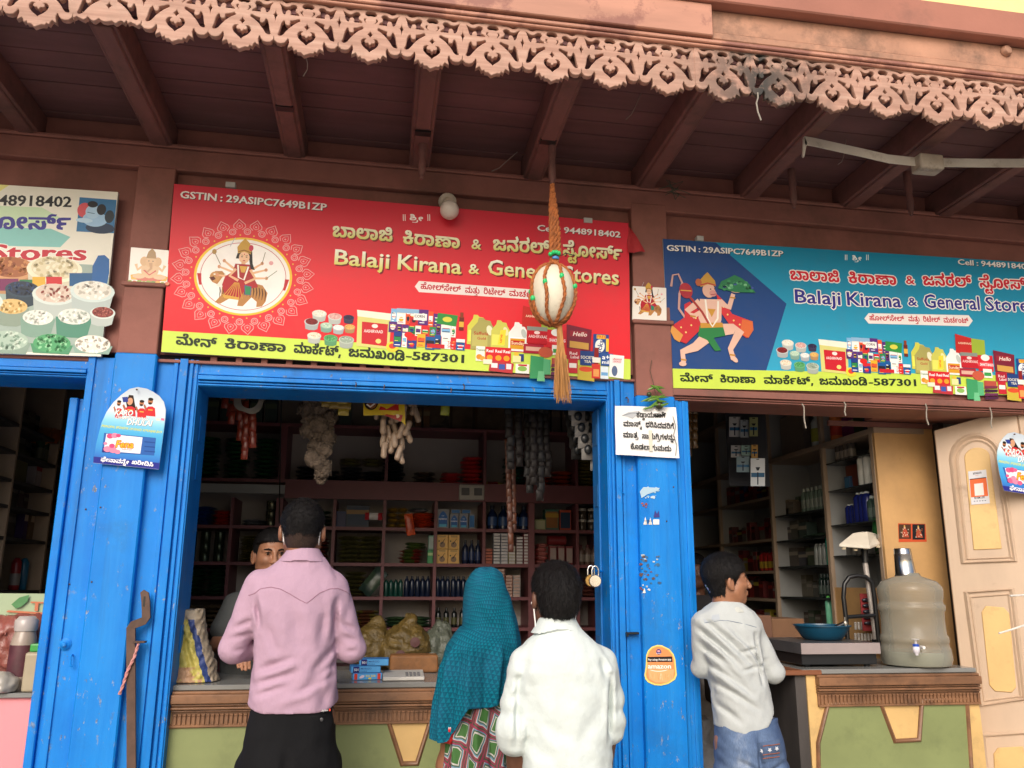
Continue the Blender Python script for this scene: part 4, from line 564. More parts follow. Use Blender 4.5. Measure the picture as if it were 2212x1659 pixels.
oct_=[(2129,1309),(2168,1312),(2180,1325),(2195,1484),(2186,1496),(2149,1493),(2137,1480),(2120,1322)]
strip([lp(*p)for p in((2087,1280),(2186,1273),(2214,1510),(2120,1524))],0.03,0.014,CREAM,'panel_moulding',leaf)
strip([lp(*p)for p in((2096,1290),(2180,1284),(2206,1504),(2126,1514))],0.02,0.008,CREAM,'panel_moulding',leaf)
panel([lp(*p)for p in oct_],0.006,CREAMY,'door_panel',leaf)
strip([lp(*p)for p in((2123,1588),(2220,1582),(2238,1690),(2134,1700))],0.03,0.014,CREAM,'panel_moulding',leaf)
panel([lp(*p)for p in((2155,1615),(2210,1612),(2222,1700),(2150,1700),(2146,1628))],0.006,CREAMY,'door_panel',leaf)
# shelf end panel, header board and black post between it and the door
MB().box(3.40,3.47,0.02,0.22,0.16,2.45).build('door_jamb',CREAM,B,bev=0.003)
# ================================================================ SIGNS, POSTERS, PICTURES
class Sheet:
 """a flat sheet in the place: its plane, its own axes in metres, and a reading of photograph points on it"""
 def __init__(s,o,ex,ez):
  s.o=np.array(o,float);s.ex=np.array(ex,float)/np.linalg.norm(ex);e=np.array(ez,float);e=e-s.ex*np.dot(e,s.ex);s.ez=e/np.linalg.norm(e)
  s.n=np.cross(s.ex,s.ez)
 def s(s_,px,py):
  p=PN(px,py,s_.o,s_.n)-s_.o;return(float(np.dot(p,s_.ex)),float(np.dot(p,s_.ez)))
 def L(s_,pts):return[s_.s(*p)for p in pts]
 def frame(s_,u,v,w=0):return s_.o+s_.ex*u+s_.ez*v+s_.n*w
 def k(s_,px,py):a,b=s_.s(px,py),s_.s(px,py-1);return math.hypot(a[0]-b[0],a[1]-b[1])
 def kx(s_,px,py):a,b=s_.s(px,py),s_.s(px+1,py);return math.hypot(a[0]-b[0],a[1]-b[1])
 def t(s_,pr,txt,p0,p1,hpx,c,**kw):
  a,b=s_.s(*p0),s_.s(*p1)
  edge=kw.pop('edge',None);r=kw.pop('r',0);sh=kw.pop('shadow',None)
  h=hpx*s_.k(*p0);f=math.hypot(b[0]-a[0],b[1]-a[1]);ro=math.atan2(b[1]-a[1],b[0]-a[0])
  if sh:pr.text(txt,a[0]+h*.09,a[1]-h*.09,h,sh,fit=f,rot=ro,**{k_:v for k_,v in kw.items()if k_!='c2'})
  if edge:pr.outl(txt,a[0],a[1],h,c,edge,r*s_.k(*p0),fit=f,rot=ro,**kw)
  else:pr.text(txt,a[0],a[1],h,c,fit=f,rot=ro,**kw)
 def board(s_,px_pts,thick,mat,name,parent):
  return MB().prism([s_.frame(*s_.s(*p),-0.0003)for p in px_pts],-s_.n*thick).build(name,mat,parent)
def rnd(a,b):return random.uniform(a,b)
def pulses(pr,x,y,r,body,top,dots,glass=False,nd=26,ymin=-9):
 """a sack or bowl heaped with pulses"""
 pr.poly([(a,max(b_,ymin))for a,b_ in((x-r,y),(x-r*.82,y-r*1.05),(x-r*.3,y-r*1.2),(x+r*.4,y-r*1.2),(x+r*.85,y-r*1.0),(x+r,y))],body)
 if not glass:pr.ell(x,y,r*1.04,r*.55,mul(hexc(body),1.35))
 pr.ell(x,y+r*.06,r*.88,r*.48,top)
 for _ in range(nd):
  t=rnd(0,6.28);q=math.sqrt(rnd(0,1));pr.ell(x+q*r*.8*math.cos(t),max(ymin+r*.07,y+r*.06+q*r*.42*math.sin(t)),r*.1,r*.065,random.choice(dots),7,rnd(0,3),step=False)
 pr.lay()
def collage(pr,x,y,k,n0):
 """the heap of groceries; x,y = lower left corner in metres, k = metres per design unit (700 x 150 units)"""
 q=Print();pr_n=pr.n
 X=lambda a:x+float(np.interp(a,[0,122,395,408,582,948],[0,150,460,468,630,945]))*k
 Y=lambda b:y+b*k
 def R(a,b,c,d,col,col2=None):pr.rect(X(a),Y(b),X(c),Y(d),col,col2)
 def T(s,a,b,h,w,col,**kw):pr.text(s,X(a),Y(b),h*k,col,fit=w*k,**kw)
 def PL(pts,col):pr.poly([(X(a),Y(b))for a,b in pts],col)
 # sacks of pulses
 for(a,b,r,bd,tp,ds)in((32,118,20,'#b9bcb4','#e6e2d2',['#fff7e8','#cfc8b0']),(68,112,19,'#b7bab4','#d9a8a0',['#c98d86','#efd0c4']),(100,112,15,'#3a3550','#2c2444',['#463a60','#1c1830']),(16,92,20,'#a9b0b0','#7d1f22',['#5b1216','#a13a34']),(50,84,17,'#7fa394','#b9d4bc',['#dcecd8','#93b79c']),(78,80,16,'#a9aeb0','#e8e8e2',['#ffffff','#c9c9c4']),(104,84,15,'#b08a5c','#e2b060',['#f2cc84','#c48f42']),(24,52,19,'#b9bcb4','#e9dcc4',['#c99a70','#fff4e0']),(62,48,19,'#5c9a6c','#4f9d5e',['#7fc486','#2f7d44']),(98,46,21,'#a7b0a4','#9aaa98',['#c4d0c0','#76887a'])):
  pulses(pr,X(a),Y(b),r*k,bd,tp,ds,nd=16)
  # flour bag
 PL([(122,30),(204,26),(206,128),(120,132)],'#d8d27e');PL([(120,118),(206,112),(208,132),(118,137)],'#f3eeda');PL([(134,38),(198,34),(198,100),(132,103)],'#c8202c')
 pr.ell(X(165),Y(92),9*k,6*k,'#f6e3dc');T('AASHIRVAAD',138,72,9,55,'#f7e9e4');pr.ell(X(176),Y(48),8*k,7*k,'#f4d77c');pr.ell(X(212),Y(34),18*k,15*k,'#f0d33c');pr.ell(X(212),Y(36),10*k,8*k,'#d9432c')
 rs=random.Random(n0)
 cols=['#1e3c8a','#d8242c','#f4f1ea','#e8b02c','#2a8a4a','#7fb8e0','#22202c','#e85a2c','#f6f3ee','#5c2a7c','#c8202c','#f2ece0','#16579a','#f4f1ea']
 # shelves of small packets, in three tiers
 for(y0,hh,x0,x1)in((104,44,204,350),(74,34,200,372),(36,44,214,392)):
  a=x0
  while a<x1:
   wd=rs.uniform(12,27);h2=hh*rs.uniform(.75,1.1);c1=rs.choice(cols);b=y0+rs.uniform(-4,3)
   R(a,b,a+wd,b+h2,c1)
   c2=rs.choice([c for c in cols if c!=c1]);z=rs.random()
   if z<.4:R(a+1.5,b+h2*.35,a+wd-1.5,b+h2*.7,c2)
   elif z<.7:pr.ell(X(a+wd/2),Y(b+h2*.5),wd*.36*k,h2*.26*k,c2)
   else:R(a,b+h2*.72,a+wd,b+h2,c2);pr.ell(X(a+wd/2),Y(b+h2*.35),wd*.3*k,h2*.16*k,rs.choice(cols))
   for j in range(3):pr.line([(X(a+wd*.15),Y(b+h2*(.14+.27*j))),(X(a+wd*rs.uniform(.5,.9)),Y(b+h2*(.14+.27*j)))],2.2*k,rs.choice(['#ffffff','#2a2a38','#f0d060','#b02030']),step=False)
   a+=wd+rs.uniform(-1,2)
 R(218,137,275,150,'#8fb8d8');PL([(322,112),(372,106),(376,140),(324,144)],'#2f8f3f');pr.ell(X(349),Y(126),14*k,8*k,'#d8d24c');R(262,118,296,138,'#f4f1ea');T('CORN',264,126,8,30,'#1a1a1a')
 R(380,96,392,136,'#6b2618');R(382,134,390,150,'#8a3a1c');R(380,106,392,122,'#e0b040')
 T('TATA',352,52,9,24,'#d8242c');T('SALT',352,42,9,24,'#d8242c');R(300,38,345,50,'#c8202c');pr.ell(X(252),Y(72),13*k,9*k,'#d22')
 # oil cans
 def can(a,b,w_,h_,c,c2):
  PL([(a,b),(a+w_,b),(a+w_,b+h_*.66),(a+w_*.86,b+h_*.8),(a+w_*.8,b+h_*.92),(a+w_*.58,b+h_*.94),(a+w_*.5,b+h_),(a+w_*.3,b+h_),(a+w_*.26,b+h_*.86),(a,b+h_*.62)],c);pr.ell(X(a+w_*.78),Y(b+h_*.62),w_*.12*k,h_*.16*k,c2,rot=.3)
  R(a+w_*.06,b+h_*.1,a+w_*.7,b+h_*.48,mul(hexc(c),1.3));
 can(408,56,62,90,'#d2cf52','#e8e6b0');can(420,42,76,96,'#a9a25a','#e8e4c0');can(484,50,60,84,'#ccc95a','#e8e6b0');T('Saffola',428,86,10,44,'#b03a24');T('Gold',440,72,8,26,'#b03a24');PL([(506,60),(514,104),(532,108),(528,60)],'#f0d83c');T('une',519,66,9,26,'#e05a1c',rot=1.5)
 can(540,44,64,88,'#eeeeea','#bfc6c0');R(546,50,594,82,'#d89c28');R(548,62,592,76,'#c0241c');T('Sunday',549,64,10,42,'#f4e8c0')
 for(a,c)in((438,'#f2efe4'),(468,'#d6202a'),(496,'#d42228'),(522,'#d02026')):
  R(a,8,a+28,52,c)
  if c!='#f2efe4':T('Real',a+3,36,9,21,'#fff');pr.ell(X(a+14),Y(20),9*k,8*k,'#f0a028')
 T('Tropicana',439,38,7,26,'#2a7a3a');pr.ell(X(449),Y(20),9*k,8*k,'#ee8c24');pr.ell(X(459),Y(16),8*k,7*k,'#f0a23c')
 # right hand bags
 PL([(582,120),(650,112),(654,172),(584,184)],'#c22a24');T('AASHIRVAAD',594,150,7,50,'#f0d4b4')
 PL([(650,110),(706,106),(708,168),(652,172)],'#9db33a')
 R(600,70,672,122,'#c01f2c');R(600,110,672,122,'#8a8f86');T('AASHIRVAAD',606,88,9,60,'#f3d9d4');pr.ell(X(636),Y(104),9*k,5*k,'#f3d9d4')
 R(672,62,736,116,'#d2232e');pr.ell(X(704),Y(108),16*k,11*k,'#f2efe8');pr.ell(X(704),Y(84),30*k,10*k,'#e8474c');T('SHAKTI BHOG',680,80,9,49,'#fff');R(690,40,728,70,'#f4f1e8');R(694,46,724,58,'#3a9a4a')
 PL([(742,64),(826,58),(830,124),(740,136)],'#7c1f34');PL([(752,66),(820,62),(820,82),(752,86)],'#d2a04c');R(752,100,814,118,'#9c2432');T('Hello',762,102,13,44,'#f6e6da',shear=.25)
 R(836,40,892,112,'#22478e');R(848,98,880,110,'#f2c83c');T('FREE',850,100,9,28,'#d8342c');pr.ell(X(860),Y(76),15*k,20*k,'#f4f4f0');T('icks',864,56,15,38,'#1d3f80',rot=1.35);R(882,60,892,100,'#f2c83c')
 # front row
 R(590,40,660,68,'#a8233a');R(598,48,652,60,'#dcae9c');pr.ell(X(668),Y(46),22*k,16*k,'#c65a40')
 PL([(560,12),(574,12),(574,40),(560,40)],'#e6c23c');R(576,14,592,36,'#2c3e7c');R(556,10,582,30,'#f0e2a0')
 PL([(480,-20),(556,-24),(560,6),(484,12)],'#b8343c');R(488,-10,508,4,'#e8e6e8');R(512,-14,532,2,'#3a58a8');R(536,-12,552,4,'#f2dce0');R(462,0,490,14,'#efe6cc')
 R(566,-22,612,6,'#f1ece4');pr.ell(X(588),Y(-8),14*k,8*k,'#8ab85c');R(574,0,604,5,'#c02a3a')
 PL([(614,-36),(660,-34),(662,30),(616,34)],'#3f9a63');PL([(660,-22),(686,-20),(686,24),(662,26)],'#5bb27c');PL([(640,-42),(668,-42),(664,-12),(644,-12)],'#6fc08c')
 R(690,10,742,30,'#b65040');
 for j in range(4):PL([(688,-34+j*12),(744,-30+j*12),(746,-22+j*12),(690,-24+j*12)],['#4c2140','#6a2b52','#3e1c38','#7c2f48'][j])
 R(748,-12,782,34,'#c42834');R(752,4,778,18,'#f4ece4')
 R(742,30,790,62,'#ad2132');T('Red',752,44,9,24,'#f3dcd8');T('Label',756,33,9,26,'#f3dcd8')
 PL([(782,-30),(842,-34),(842,8),(784,14)],'#c8b03c');pr.ell(X(812),Y(2),22*k,8*k,'#d8502c');R(790,14,840,58,'#243f7c');T('SOCIETY',792,34,9,46,'#e8e4d4');T('TEA',804,22,8,22,'#e8e4d4')
 R(832,-24,862,20,'#d63a30');R(840,20,856,70,'#8c1e1a');R(838,-18,858,4,'#e8a058');R(834,24,862,40,'#f2ece0')
 R(864,16,908,54,'#2d5496');T('a+',868,36,14,24,'#fff');T('milk',868,22,11,34,'#fff');R(864,-24,892,14,'#dfeaf2');R(866,-14,890,-4,'#6fa8d8')
 PL([(894,-16),(946,-20),(948,50),(896,52)],'#f2efec');R(906,26,938,42,'#e6d4d4');T('Amul',908,36,5,27,'#c23');T('GOLD',910,29,5,24,'#c23');pr.ell(X(914),Y(2),9*k,16*k,'#5a6a8c')
def flower_ring(pr,cx,cy,rx,ry,n=24):
 c='#e9a6a4'
 for i in range(n):
  t=2*math.pi*(i+.5)/n;ex,ey=math.cos(t),math.sin(t);bx,by=cx+rx*.83*ex,cy+ry*.83*ey
  nx,ny=ex,ey;tx_,ty_=-ey,ex;L=rx*.175;W=rx*.1
  f=lambda a,b_:(bx+nx*a*L+tx_*b_*W,by+(ny*a*L+ty_*b_*W)*ry/rx*1.1)
  pr.line([f(0,-.35),f(.25,-.85),f(.5,-.8),f(.8,-.3),f(1,0),f(.8,.3),f(.5,.8),f(.25,.85),f(0,.35)],rx*.011,c,step=False)
  pr.line([f(.12,0),f(.25,-.4),f(.5,-.35),f(.72,0),f(.5,.35),f(.25,.4),f(.12,0)],rx*.008,c,step=False)
  pr.ell(*f(.36,0),rx*.014,rx*.012,c,8,step=False)
  t2=2*math.pi*i/n;pr.ring(cx+rx*.8*math.cos(t2),cy+ry*.8*math.sin(t2),rx*.052,rx*.05,rx*.012,c,14,step=False);pr.ring(cx+rx*.8*math.cos(t2),cy+ry*.8*math.sin(t2),rx*.028,rx*.027,rx*.008,c,12,step=False)
  pr.ell(cx+rx*.735*math.cos(t2+.13),cy+ry*.735*math.sin(t2+.13),rx*.011,rx*.011,'#e8c84c',8,step=False)
 pr.lay()
SKIN_P='#e9b78c'
def seated_goddess(pr,cx,cy,k,tiger=True):
 """flat print of a crowned many-armed goddess riding a striped tiger; k = metres per unit (height about 100 units)"""
 A=lambda pts:[(cx+a*k,cy+b*k)for a,b in pts]
 if tiger:
  pr.poly(A([(-52,-4),(-56,8),(-48,17),(-36,18),(-24,6),(18,0),(38,-4),(48,-18),(46,-34),(40,-44),(30,-46),(30,-36),(20,-28),(6,-46),(-4,-46),(-2,-30),(-20,-34),(-34,-44),(-44,-42),(-34,-28),(-34,-10),(-42,-8)]),'#b98146')
  for j in range(16):x_=-38+j*5.4;y_=-12-abs(j-7)*1.2;pr.line(A([(x_,y_+10),(x_+2,y_),(x_+1,y_-12)]),[1.6*k,2.2*k,.6*k],'#4a2c18',step=False)
  pr.lay();pr.ell(cx-48*k,cy+6*k,9*k,10*k,'#c9935a');pr.poly(A([(-58,4),(-52,-2),(-46,2),(-50,7)]),'#5a2018');pr.ell(cx-49*k,cy+11*k,2*k,1.4*k,'#f4f0e0');pr.poly(A([(-44,-10),(-30,14),(-26,8),(-34,-14)]),'#efe6d8')
 for s_ in(-1,1):
  for(x1,y1,x2,y2)in((14,20,34,38),(14,16,42,26),(14,12,44,10)):
   pr.line(A([(s_*6,y1),(s_*x1*1.3,(y1+y2)/2-3),(s_*x2,y2)]),[5*k,4.4*k,3*k],SKIN_P,step=False);pr.ell(cx+s_*x2*k,cy+y2*k,3*k,3.4*k,'#d99a74',9,step=False)
 pr.lay()
 pr.line(A([(-40,30),(-52,52)]),1.4*k,'#8a7a5c');pr.ell(cx-53*k,cy+54*k,4*k,5*k,'#b08a4a');pr.line(A([(34,38),(38,60)]),1.2*k,'#8a7a5c');pr.ell(cx+50*k,cy+40*k,4*k,4*k,'#e6a8a8');pr.line(A([(42,8),(62,26)]),1.2*k,'#7c8a6a');pr.line(A([(-26,66),(-18,84)]),1.2*k,'#b8c0c8')
 pr.poly(A([(-14,34),(14,34),(22,8),(30,-6),(8,-4),(-24,-4),(-28,6),(-18,14)]),'#a82a2c')
 pr.poly(A([(-30,8),(-20,16),(4,6),(28,-2),(30,-8),(8,-14),(-2,-34),(-26,-32),(-34,-8)]),'#b3202a')
 for j in range(7):pr.line(A([(-12+j*1.2,-2),(-32+j*6,-32)]),1.1*k,'#d8a23c',step=False)
 pr.lay();pr.poly(A([(-33,-26),(-2,-30),(-2,-35),(-28,-33)]),'#d8a648');pr.poly(A([(6,-6),(18,-8),(18,-24),(8,-24)]),'#2f8a5a');pr.line(A([(6,-6),(18,-8),(18,-24),(8,-24),(6,-6)]),1.6*k,'#6a4a8a')
 pr.line(A([(-9,32),(-6,8),(4,4),(10,30)]),3*k,'#f3ede0');pr.poly(A([(-6,30),(8,30),(4,18),(-2,18)]),'#d8a648');pr.line(A([(-12,24),(-22,10),(-6,2)]),5*k,SKIN_P);pr.line(A([(14,24),(24,8),(6,-2)]),5*k,SKIN_P)
 pr.poly(A([(-14,44),(-10,62),(14,62),(17,36),(22,24),(14,26),(10,44)]),'#1c1416');pr.ell(cx+1*k,cy+47*k,9.5*k,11.5*k,'#ecbf98');pr.rect(cx-3*k,cy+34*k,cx+4*k,cy+40*k,'#e2ae84')
 pr.poly(A([(-11,54),(-13,66),(-7,76),(0,84),(8,76),(14,66),(12,54),(0,58)]),'#c89a3c');pr.ell(cx+12*k,cy+66*k,4*k,6*k,'#c2364c');pr.line(A([(-11,57),(0,61),(12,57)]),2.2*k,'#8c5a20')
 for s_ in(-1,1):pr.ell(cx+(1+s_*4)*k,cy+48*k,1.7*k,.9*k,'#1c1010',9,step=False);pr.line(A([(1+s_*2,51),(1+s_*6,51.4)]),.7*k,'#2a1810',step=False)
 pr.lay();pr.ell(cx+1*k,cy+41*k,2.4*k,.9*k,'#b8323a',9);pr.ell(cx+1*k,cy+53*k,.8*k,1.4*k,'#c21f2a',8)
SIGNTOP=surf('sign_edge',(0.45,0.44,0.42),0.5,0.2,10)
# ---- middle sign board: red
S1=Sheet((-1.05,-0.035,2.535),P(1362,820,-0.035)-P(348,760,-0.035),(0,-0.055,0.85))
c1=[(348,760),(1362,820),(1358,482),(376,397)]
T1=thing('shop_sign','red sign board with a many-armed goddess in a flower ring, above the middle doorway','sign',S1.frame(0,0),'store sign boards')
S1.board(c1,0.02,SIGNTOP,'board',T1)
p=Print();L=S1.L(c1);p.n=0
st0,st1=S1.s(352,714),S1.s(1362,776);bl,br,tr,tl=L
r1,r2,r3=hexc('#e0202c'),hexc('#e8303a'),hexc('#c92236')
mid_l,mid_r=[(a+b_)/2 for a,b_ in zip(bl,tl)],[(a+b_)/2 for a,b_ in zip(br,tr)]
p.add([bl,br,mid_r,mid_l],[(0,1,2,3)],[r1,r1,r2,r2]);p.add([mid_l,mid_r,tr,tl],[(0,1,2,3)],[r2,r2,r3,r3]);p.lay()
p.poly([bl,br,st1,st0],'#c9e05a')
S1.t(p,'GSTIN : 29ASIPC7649B1ZP',(388,427),(706,455),15.5,'#efe9e4',shadow='#3c1014',bold=.0006)
S1.t(p,'Cell : 9448918402',(1160,498),(1341,513),13,'#efe9e4',shadow='#3c1014',bold=.0006)
for a in(871,875,924,928):p.line(S1.L([(a,463),(a+.4,477)]),1.6*S1.k(a,470),'#f3e9e2',step=False)
p.lay();S1.t(p,'ಶ್ರೀ',(884,475),(914,478),12,'#f6efe8',bold=.0004)
for wd,x0,y0,x1,y1 in(('ಬಾಲಾಜಿ',717,511,848,522),('ಕಿರಾಣಾ',869,526,994,537),('&',1017,537,1041,539),('ಜನರಲ್',1064,540,1186,549),('ಸ್ಟೋರ್ಸ್',1215,551,1343,562)):
 S1.t(p,wd,(x0,y0),(x1,y1),31 if wd!='&' else 22,'#d8d26c',c2='#fbf8e2',shadow='#7a1016',bold=.0012 if wd!='&' else 0)
for wd,x0,y0,x1,y1 in(('Balaji',720,570,842,580),('Kirana',857,581,998,592),('&',1011,591,1037,592),('General',1052,592,1206,606),('Stores',1217,606,1338,615)):
 S1.t(p,wd,(x0,y0),(x1,y1),33 if wd!='&' else 22,'#e4dc6e',c2='#fffdf0',shadow='#7a1016')
pl=S1.L([(905,607),(1196,629),(1204,640),(1196,650),(905,631),(896,619)]);p.poly(pl,'#f1e6e0')
for wd,x0,y0,x1,y1 in(('ಹೋಲ್‌ಸೇಲ್',908,624,995,631),('ಮತ್ತು',1004,632,1036,635),('ರಿಟೇಲ್',1044,635,1091,639),('ಮರ್ಚಂಟ್',1099,639,1180,645)):
 S1.t(p,wd,(x0,y0),(x1,y1),14,'#c22330',bold=.0003)
mc=S1.s(526,597);mrx,mry=155*S1.kx(526,597),122*S1.k(526,597)
p.ell(mc[0],mc[1],mrx*.93,mry*.93,'#e6323c',48);flower_ring(p,mc[0],mc[1],mrx,mry)
p.ell(mc[0],mc[1],mrx*.685,mry*.69,'#f2c53c',56);p.ell(mc[0],mc[1],mrx*.65,mry*.655,'#f6efe6',56)
for s_ in(-1,1):p.poly([(mc[0]+s_*mrx*.645,mc[1]),(mc[0]+s_*mrx*.585,mc[1]),(mc[0]+s_*mrx*.57,mc[1]-s_*0-mry*.2),(mc[0]+s_*mrx*.6,mc[1]-mry*.2)],'#c2202c')
p.ring(mc[0],mc[1],mrx*.60,mry*.60,mrx*.008,'#c4414a',56);p.ell(mc[0],mc[1],mrx*.585,mry*.585,'#fbf5ee',56)
seated_goddess(p,mc[0]-mrx*.02,mc[1]-mry*.10,mrx/128)
for wd,x0,y0,x1,y1 in(('ಮೇನ್',379,744,466,752),('ಕಿರಾಣಾ',484,752,618,761),('ಮಾರ್ಕೆಟ್,',634,762,737,770),('ಜಮಖಂಡಿ',752,770,874,780),('-587301',876,776,1003,784)):
 S1.t(p,wd,(x0,y0),(x1,y1),23 if wd[0]!='-' else 18,'#22301a',bold=.0016)
k1=308/945*S1.kx(1000,700);a0=S1.s(655,744)
# groceries: drawn along the sloping lower band
cx0,cy0=S1.s(655,738);cx1,cy1=S1.s(1354,795);kk=math.hypot(cx1-cx0,cy1-cy0)/945
collage(p,cx0,cy0-0.055,kk*.99,3)
o=p.build('printed_sheet',S1.frame,PRINT,T1)
for px,py in((498,400),(1270,477)):
 a=PN(px,py,S1.o,S1.n);MB().box(a[0]-.022,a[0]+.022,a[1]-.006,a[1]+.03,a[2]-.012,a[2]+.014).build('clip',SIGNTOP,T1)
 # ---- right hand sign board: blue
S2=Sheet((1.42,-0.035,2.47),(1,0,-0.0105),(0,-0.03,0.82))
c2_=[(1446,838),(2262,855),(2262,569.5),(1432,516)]
T2=thing('shop_sign','blue sign board showing a running tailed deity holding up a green hill','sign',S2.frame(0,0),'store sign boards')
S2.board(c2_,0.02,SIGNTOP,'board',T2)
p=Print();p.n=0;bl,br,tr,tl=S2.L(c2_)
t1_,t2c=hexc('#35a8cc'),hexc('#1785a8');p.add([bl,br,tr,tl],[(0,1,2,3)],[t1_,t1_,t2c,t2c]);p.lay()
p.poly(S2.L([(1432,516),(1546,524),(1699,656),(1655,801),(1445,799)]),'#23467f')
p.poly(S2.L([(1446,838),(2262,855),(2262,812.5),(1445,796)]),'#c6dc52')
S2.t(p,'GSTIN : 29ASIPC7649B1ZP',(1440,541),(1693,554),12.5,'#efe9e4',shadow='#0c2030',bold=.0006);S2.t(p,'Cell : 9448918402',(2069,571),(2228,582),11.5,'#efe9e4',shadow='#0c2030',bold=.0006)
for a in(1826,1829.5,1872,1875.5):p.line(S2.L([(a,550),(a,562)]),1.5*S2.k(a,555),'#e8f2f2',step=False)
p.lay();S2.t(p,'ಶ್ರೀ',(1841,562),(1862,563),10,'#f0f6f4',bold=.0004)
for wd,x0,y0,x1,y1 in(('ಬಾಲಾಜಿ',1707,604,1814,610),('ಕಿರಾಣಾ',1833,611,1938,616),('&',1956,613,1978,614),('ಜನರಲ್',1994,616,2099,620),('ಸ್ಟೋರ್ಸ್',2116,621,2234,626)):
 S2.t(p,wd,(x0,y0),(x1,y1),26 if wd!='&' else 18,'#d52436',edge='#f4efe8',r=2.2,bold=.0014 if wd!='&' else 0)
for wd,x0,y0,x1,y1 in(('Balaji',1716,653,1818,659),('Kirana',1829,659,1949,664),('&',1961,660,1983,661),('General',1996,664,2118,669),('Stores',2129,670,2240,674)):
 S2.t(p,wd,(x0,y0),(x1,y1),29 if wd!='&' else 18,'#33308a',edge='#f4efe8',r=2.2)
p.poly(S2.L([(1876,676.5),(2092,681),(2101,693),(2092,705),(1876,699),(1867,688)]),'#f3eae4')
for wd,x0,y0,x1,y1 in(('ಹೋಲ್‌ಸೇಲ್',1878,692,1953,694),('ಮತ್ತು',1962,694,1987,695),('ರಿಟೇಲ್',1994,695,2031,696),('ಮರ್ಚಂಟ್',2038,697,2092,698)):
 S2.t(p,wd,(x0,y0),(x1,y1),12,'#c9283a',bold=.0003)
for wd,x0,y0,x1,y1 in(('ಮೇನ್',1469,824,1540,826),('ಕಿರಾಣಾ',1555,826,1633,828),('ಮಾರ್ಕೆಟ್,',1650,829,1758,831),('ಜಮಖಂಡಿ',1770,831,1874,833),('-587301',1876,832,1980,834)):
 S2.t(p,wd,(x0,y0),(x1,y1),18 if wd[0]!='-' else 15,'#22301a',bold=.0014)
cx0,cy0=S2.s(1679,803);cx1,cy1=S2.s(2260,830);kk=math.hypot(cx1-cx0,cy1-cy0)/945
collage(p,cx0,cy0-0.035,kk*.99,3)
# the running deity
u0,v0=S2.s(1540,700);kd=S2.k(1540,700);D=lambda pts:[(u0+(a-1540)*kd,v0-(b_-700)*kd)for a,b_ in pts]
p.line(D([(1486,700),(1466,672),(1468,640),(1474,615),(1466,597),(1454,600),(1450,625)]),[5*kd,5*kd,5*kd,4.5*kd,4*kd,3.5*kd,5*kd],'#c79a92')
p.poly(D([(1478,690),(1450,710),(1455,738),(1480,746),(1510,716),(1516,680),(1490,655),(1478,662)]),'#c83238');p.poly(D([(1450,708),(1447,722),(1455,738),(1466,744),(1474,728)]),'#d8964a')
p.poly(D([(1548,634),(1566,650),(1582,676),(1622,688),(1628,708),(1612,726),(1580,706),(1556,672)]),'#d0383c');p.poly(D([(1604,686),(1627,689),(1628,708),(1616,726),(1598,716)]),'#d86a3a')
for a,b_ in((1470,712),(1480,722),(1492,706),(1502,690),(1563,662),(1572,678),(1585,690),(1598,698),(1488,676)):p.ell(*D([(a,b_)])[0],2*kd,2*kd,'#f2d27c',7,step=False)
p.lay()
LIMB='#e3b8a4'
p.line(D([(1522,732),(1500,752),(1472,764),(1474,786)]),[24*kd,19*kd,13*kd,10*kd],LIMB);p.ell(*D([(1472,789)])[0],8*kd,5*kd,LIMB)
p.line(D([(1556,712),(1584,708),(1598,712),(1576,752),(1582,774)]),[26*kd,22*kd,19*kd,12*kd,11*kd],LIMB);p.ell(*D([(1584,773)])[0],9*kd,5*kd,LIMB,rot=-.7)
p.poly(D([(1512,648),(1560,646),(1558,690),(1552,712),(1520,716),(1508,690)]),LIMB)
p.line(D([(1556,652),(1576,662),(1586,632)]),[16*kd,13*kd,9*kd],LIMB);p.ell(*D([(1592,625)])[0],12*kd,4*kd,LIMB)
p.line(D([(1512,654),(1484,676),(1498,686),(1514,676)]),[16*kd,13*kd,11*kd,9*kd],LIMB)
p.poly(D([(1510,706),(1560,700),(1566,724),(1540,730),(1556,756),(1542,758),(1526,736),(1506,728)]),'#2d7d44');p.poly(D([(1512,700),(1560,696),(1562,706),(1512,711)]),'#c99238');p.line(D([(1524,648),(1528,690),(1538,706),(1550,688),(1552,650)]),4*kd,'#efe9dc')
p.poly(D([(1528,668),(1546,668),(1537,686)]),'#c99238');p.line(D([(1486,640),(1516,676),(1530,700)]),5*kd,'#a83a34');p.ell(*D([(1482,632)])[0],14*kd,17*kd,'#a92f38',rot=.3);p.line(D([(1470,632),(1494,632)]),2*kd,'#d8a648')
p.ell(*D([(1532,628)])[0],14*kd,16*kd,'#dcae98');p.ell(*D([(1541,634)])[0],8*kd,7*kd,'#cf8e86');p.line(D([(1536,637),(1548,635)]),1.4*kd,'#a03038');p.ell(*D([(1536,625)])[0],1.6*kd,1.4*kd,'#1c1010');p.ell(*D([(1545,624)])[0],1.5*kd,1.3*kd,'#1c1010')
p.poly(D([(1514,622),(1512,608),(1522,596),(1530,588),(1538,597),(1546,606),(1548,618),(1530,615)]),'#c0923e');p.ell(*D([(1510,612)])[0],7*kd,8*kd,'#b0603c');p.line(D([(1514,618),(1530,612),(1548,616)]),2.5*kd,'#b03038')
p.poly(D([(1552,622),(1560,606),(1576,598),(1590,590),(1606,596),(1622,608),(1636,626),(1590,628)]),'#2f7a4e')
for i in range(26):a,b_=rnd(1562,1628),rnd(604,625);p.ell(*D([(a,b_ if abs(a-1592)<25 else max(b_,616))])[0],4*kd,3*kd,random.choice(['#59a873','#1f5a3c','#4a5aa8','#3f8f5c','#7cc08c']),8,step=False)
p.lay()
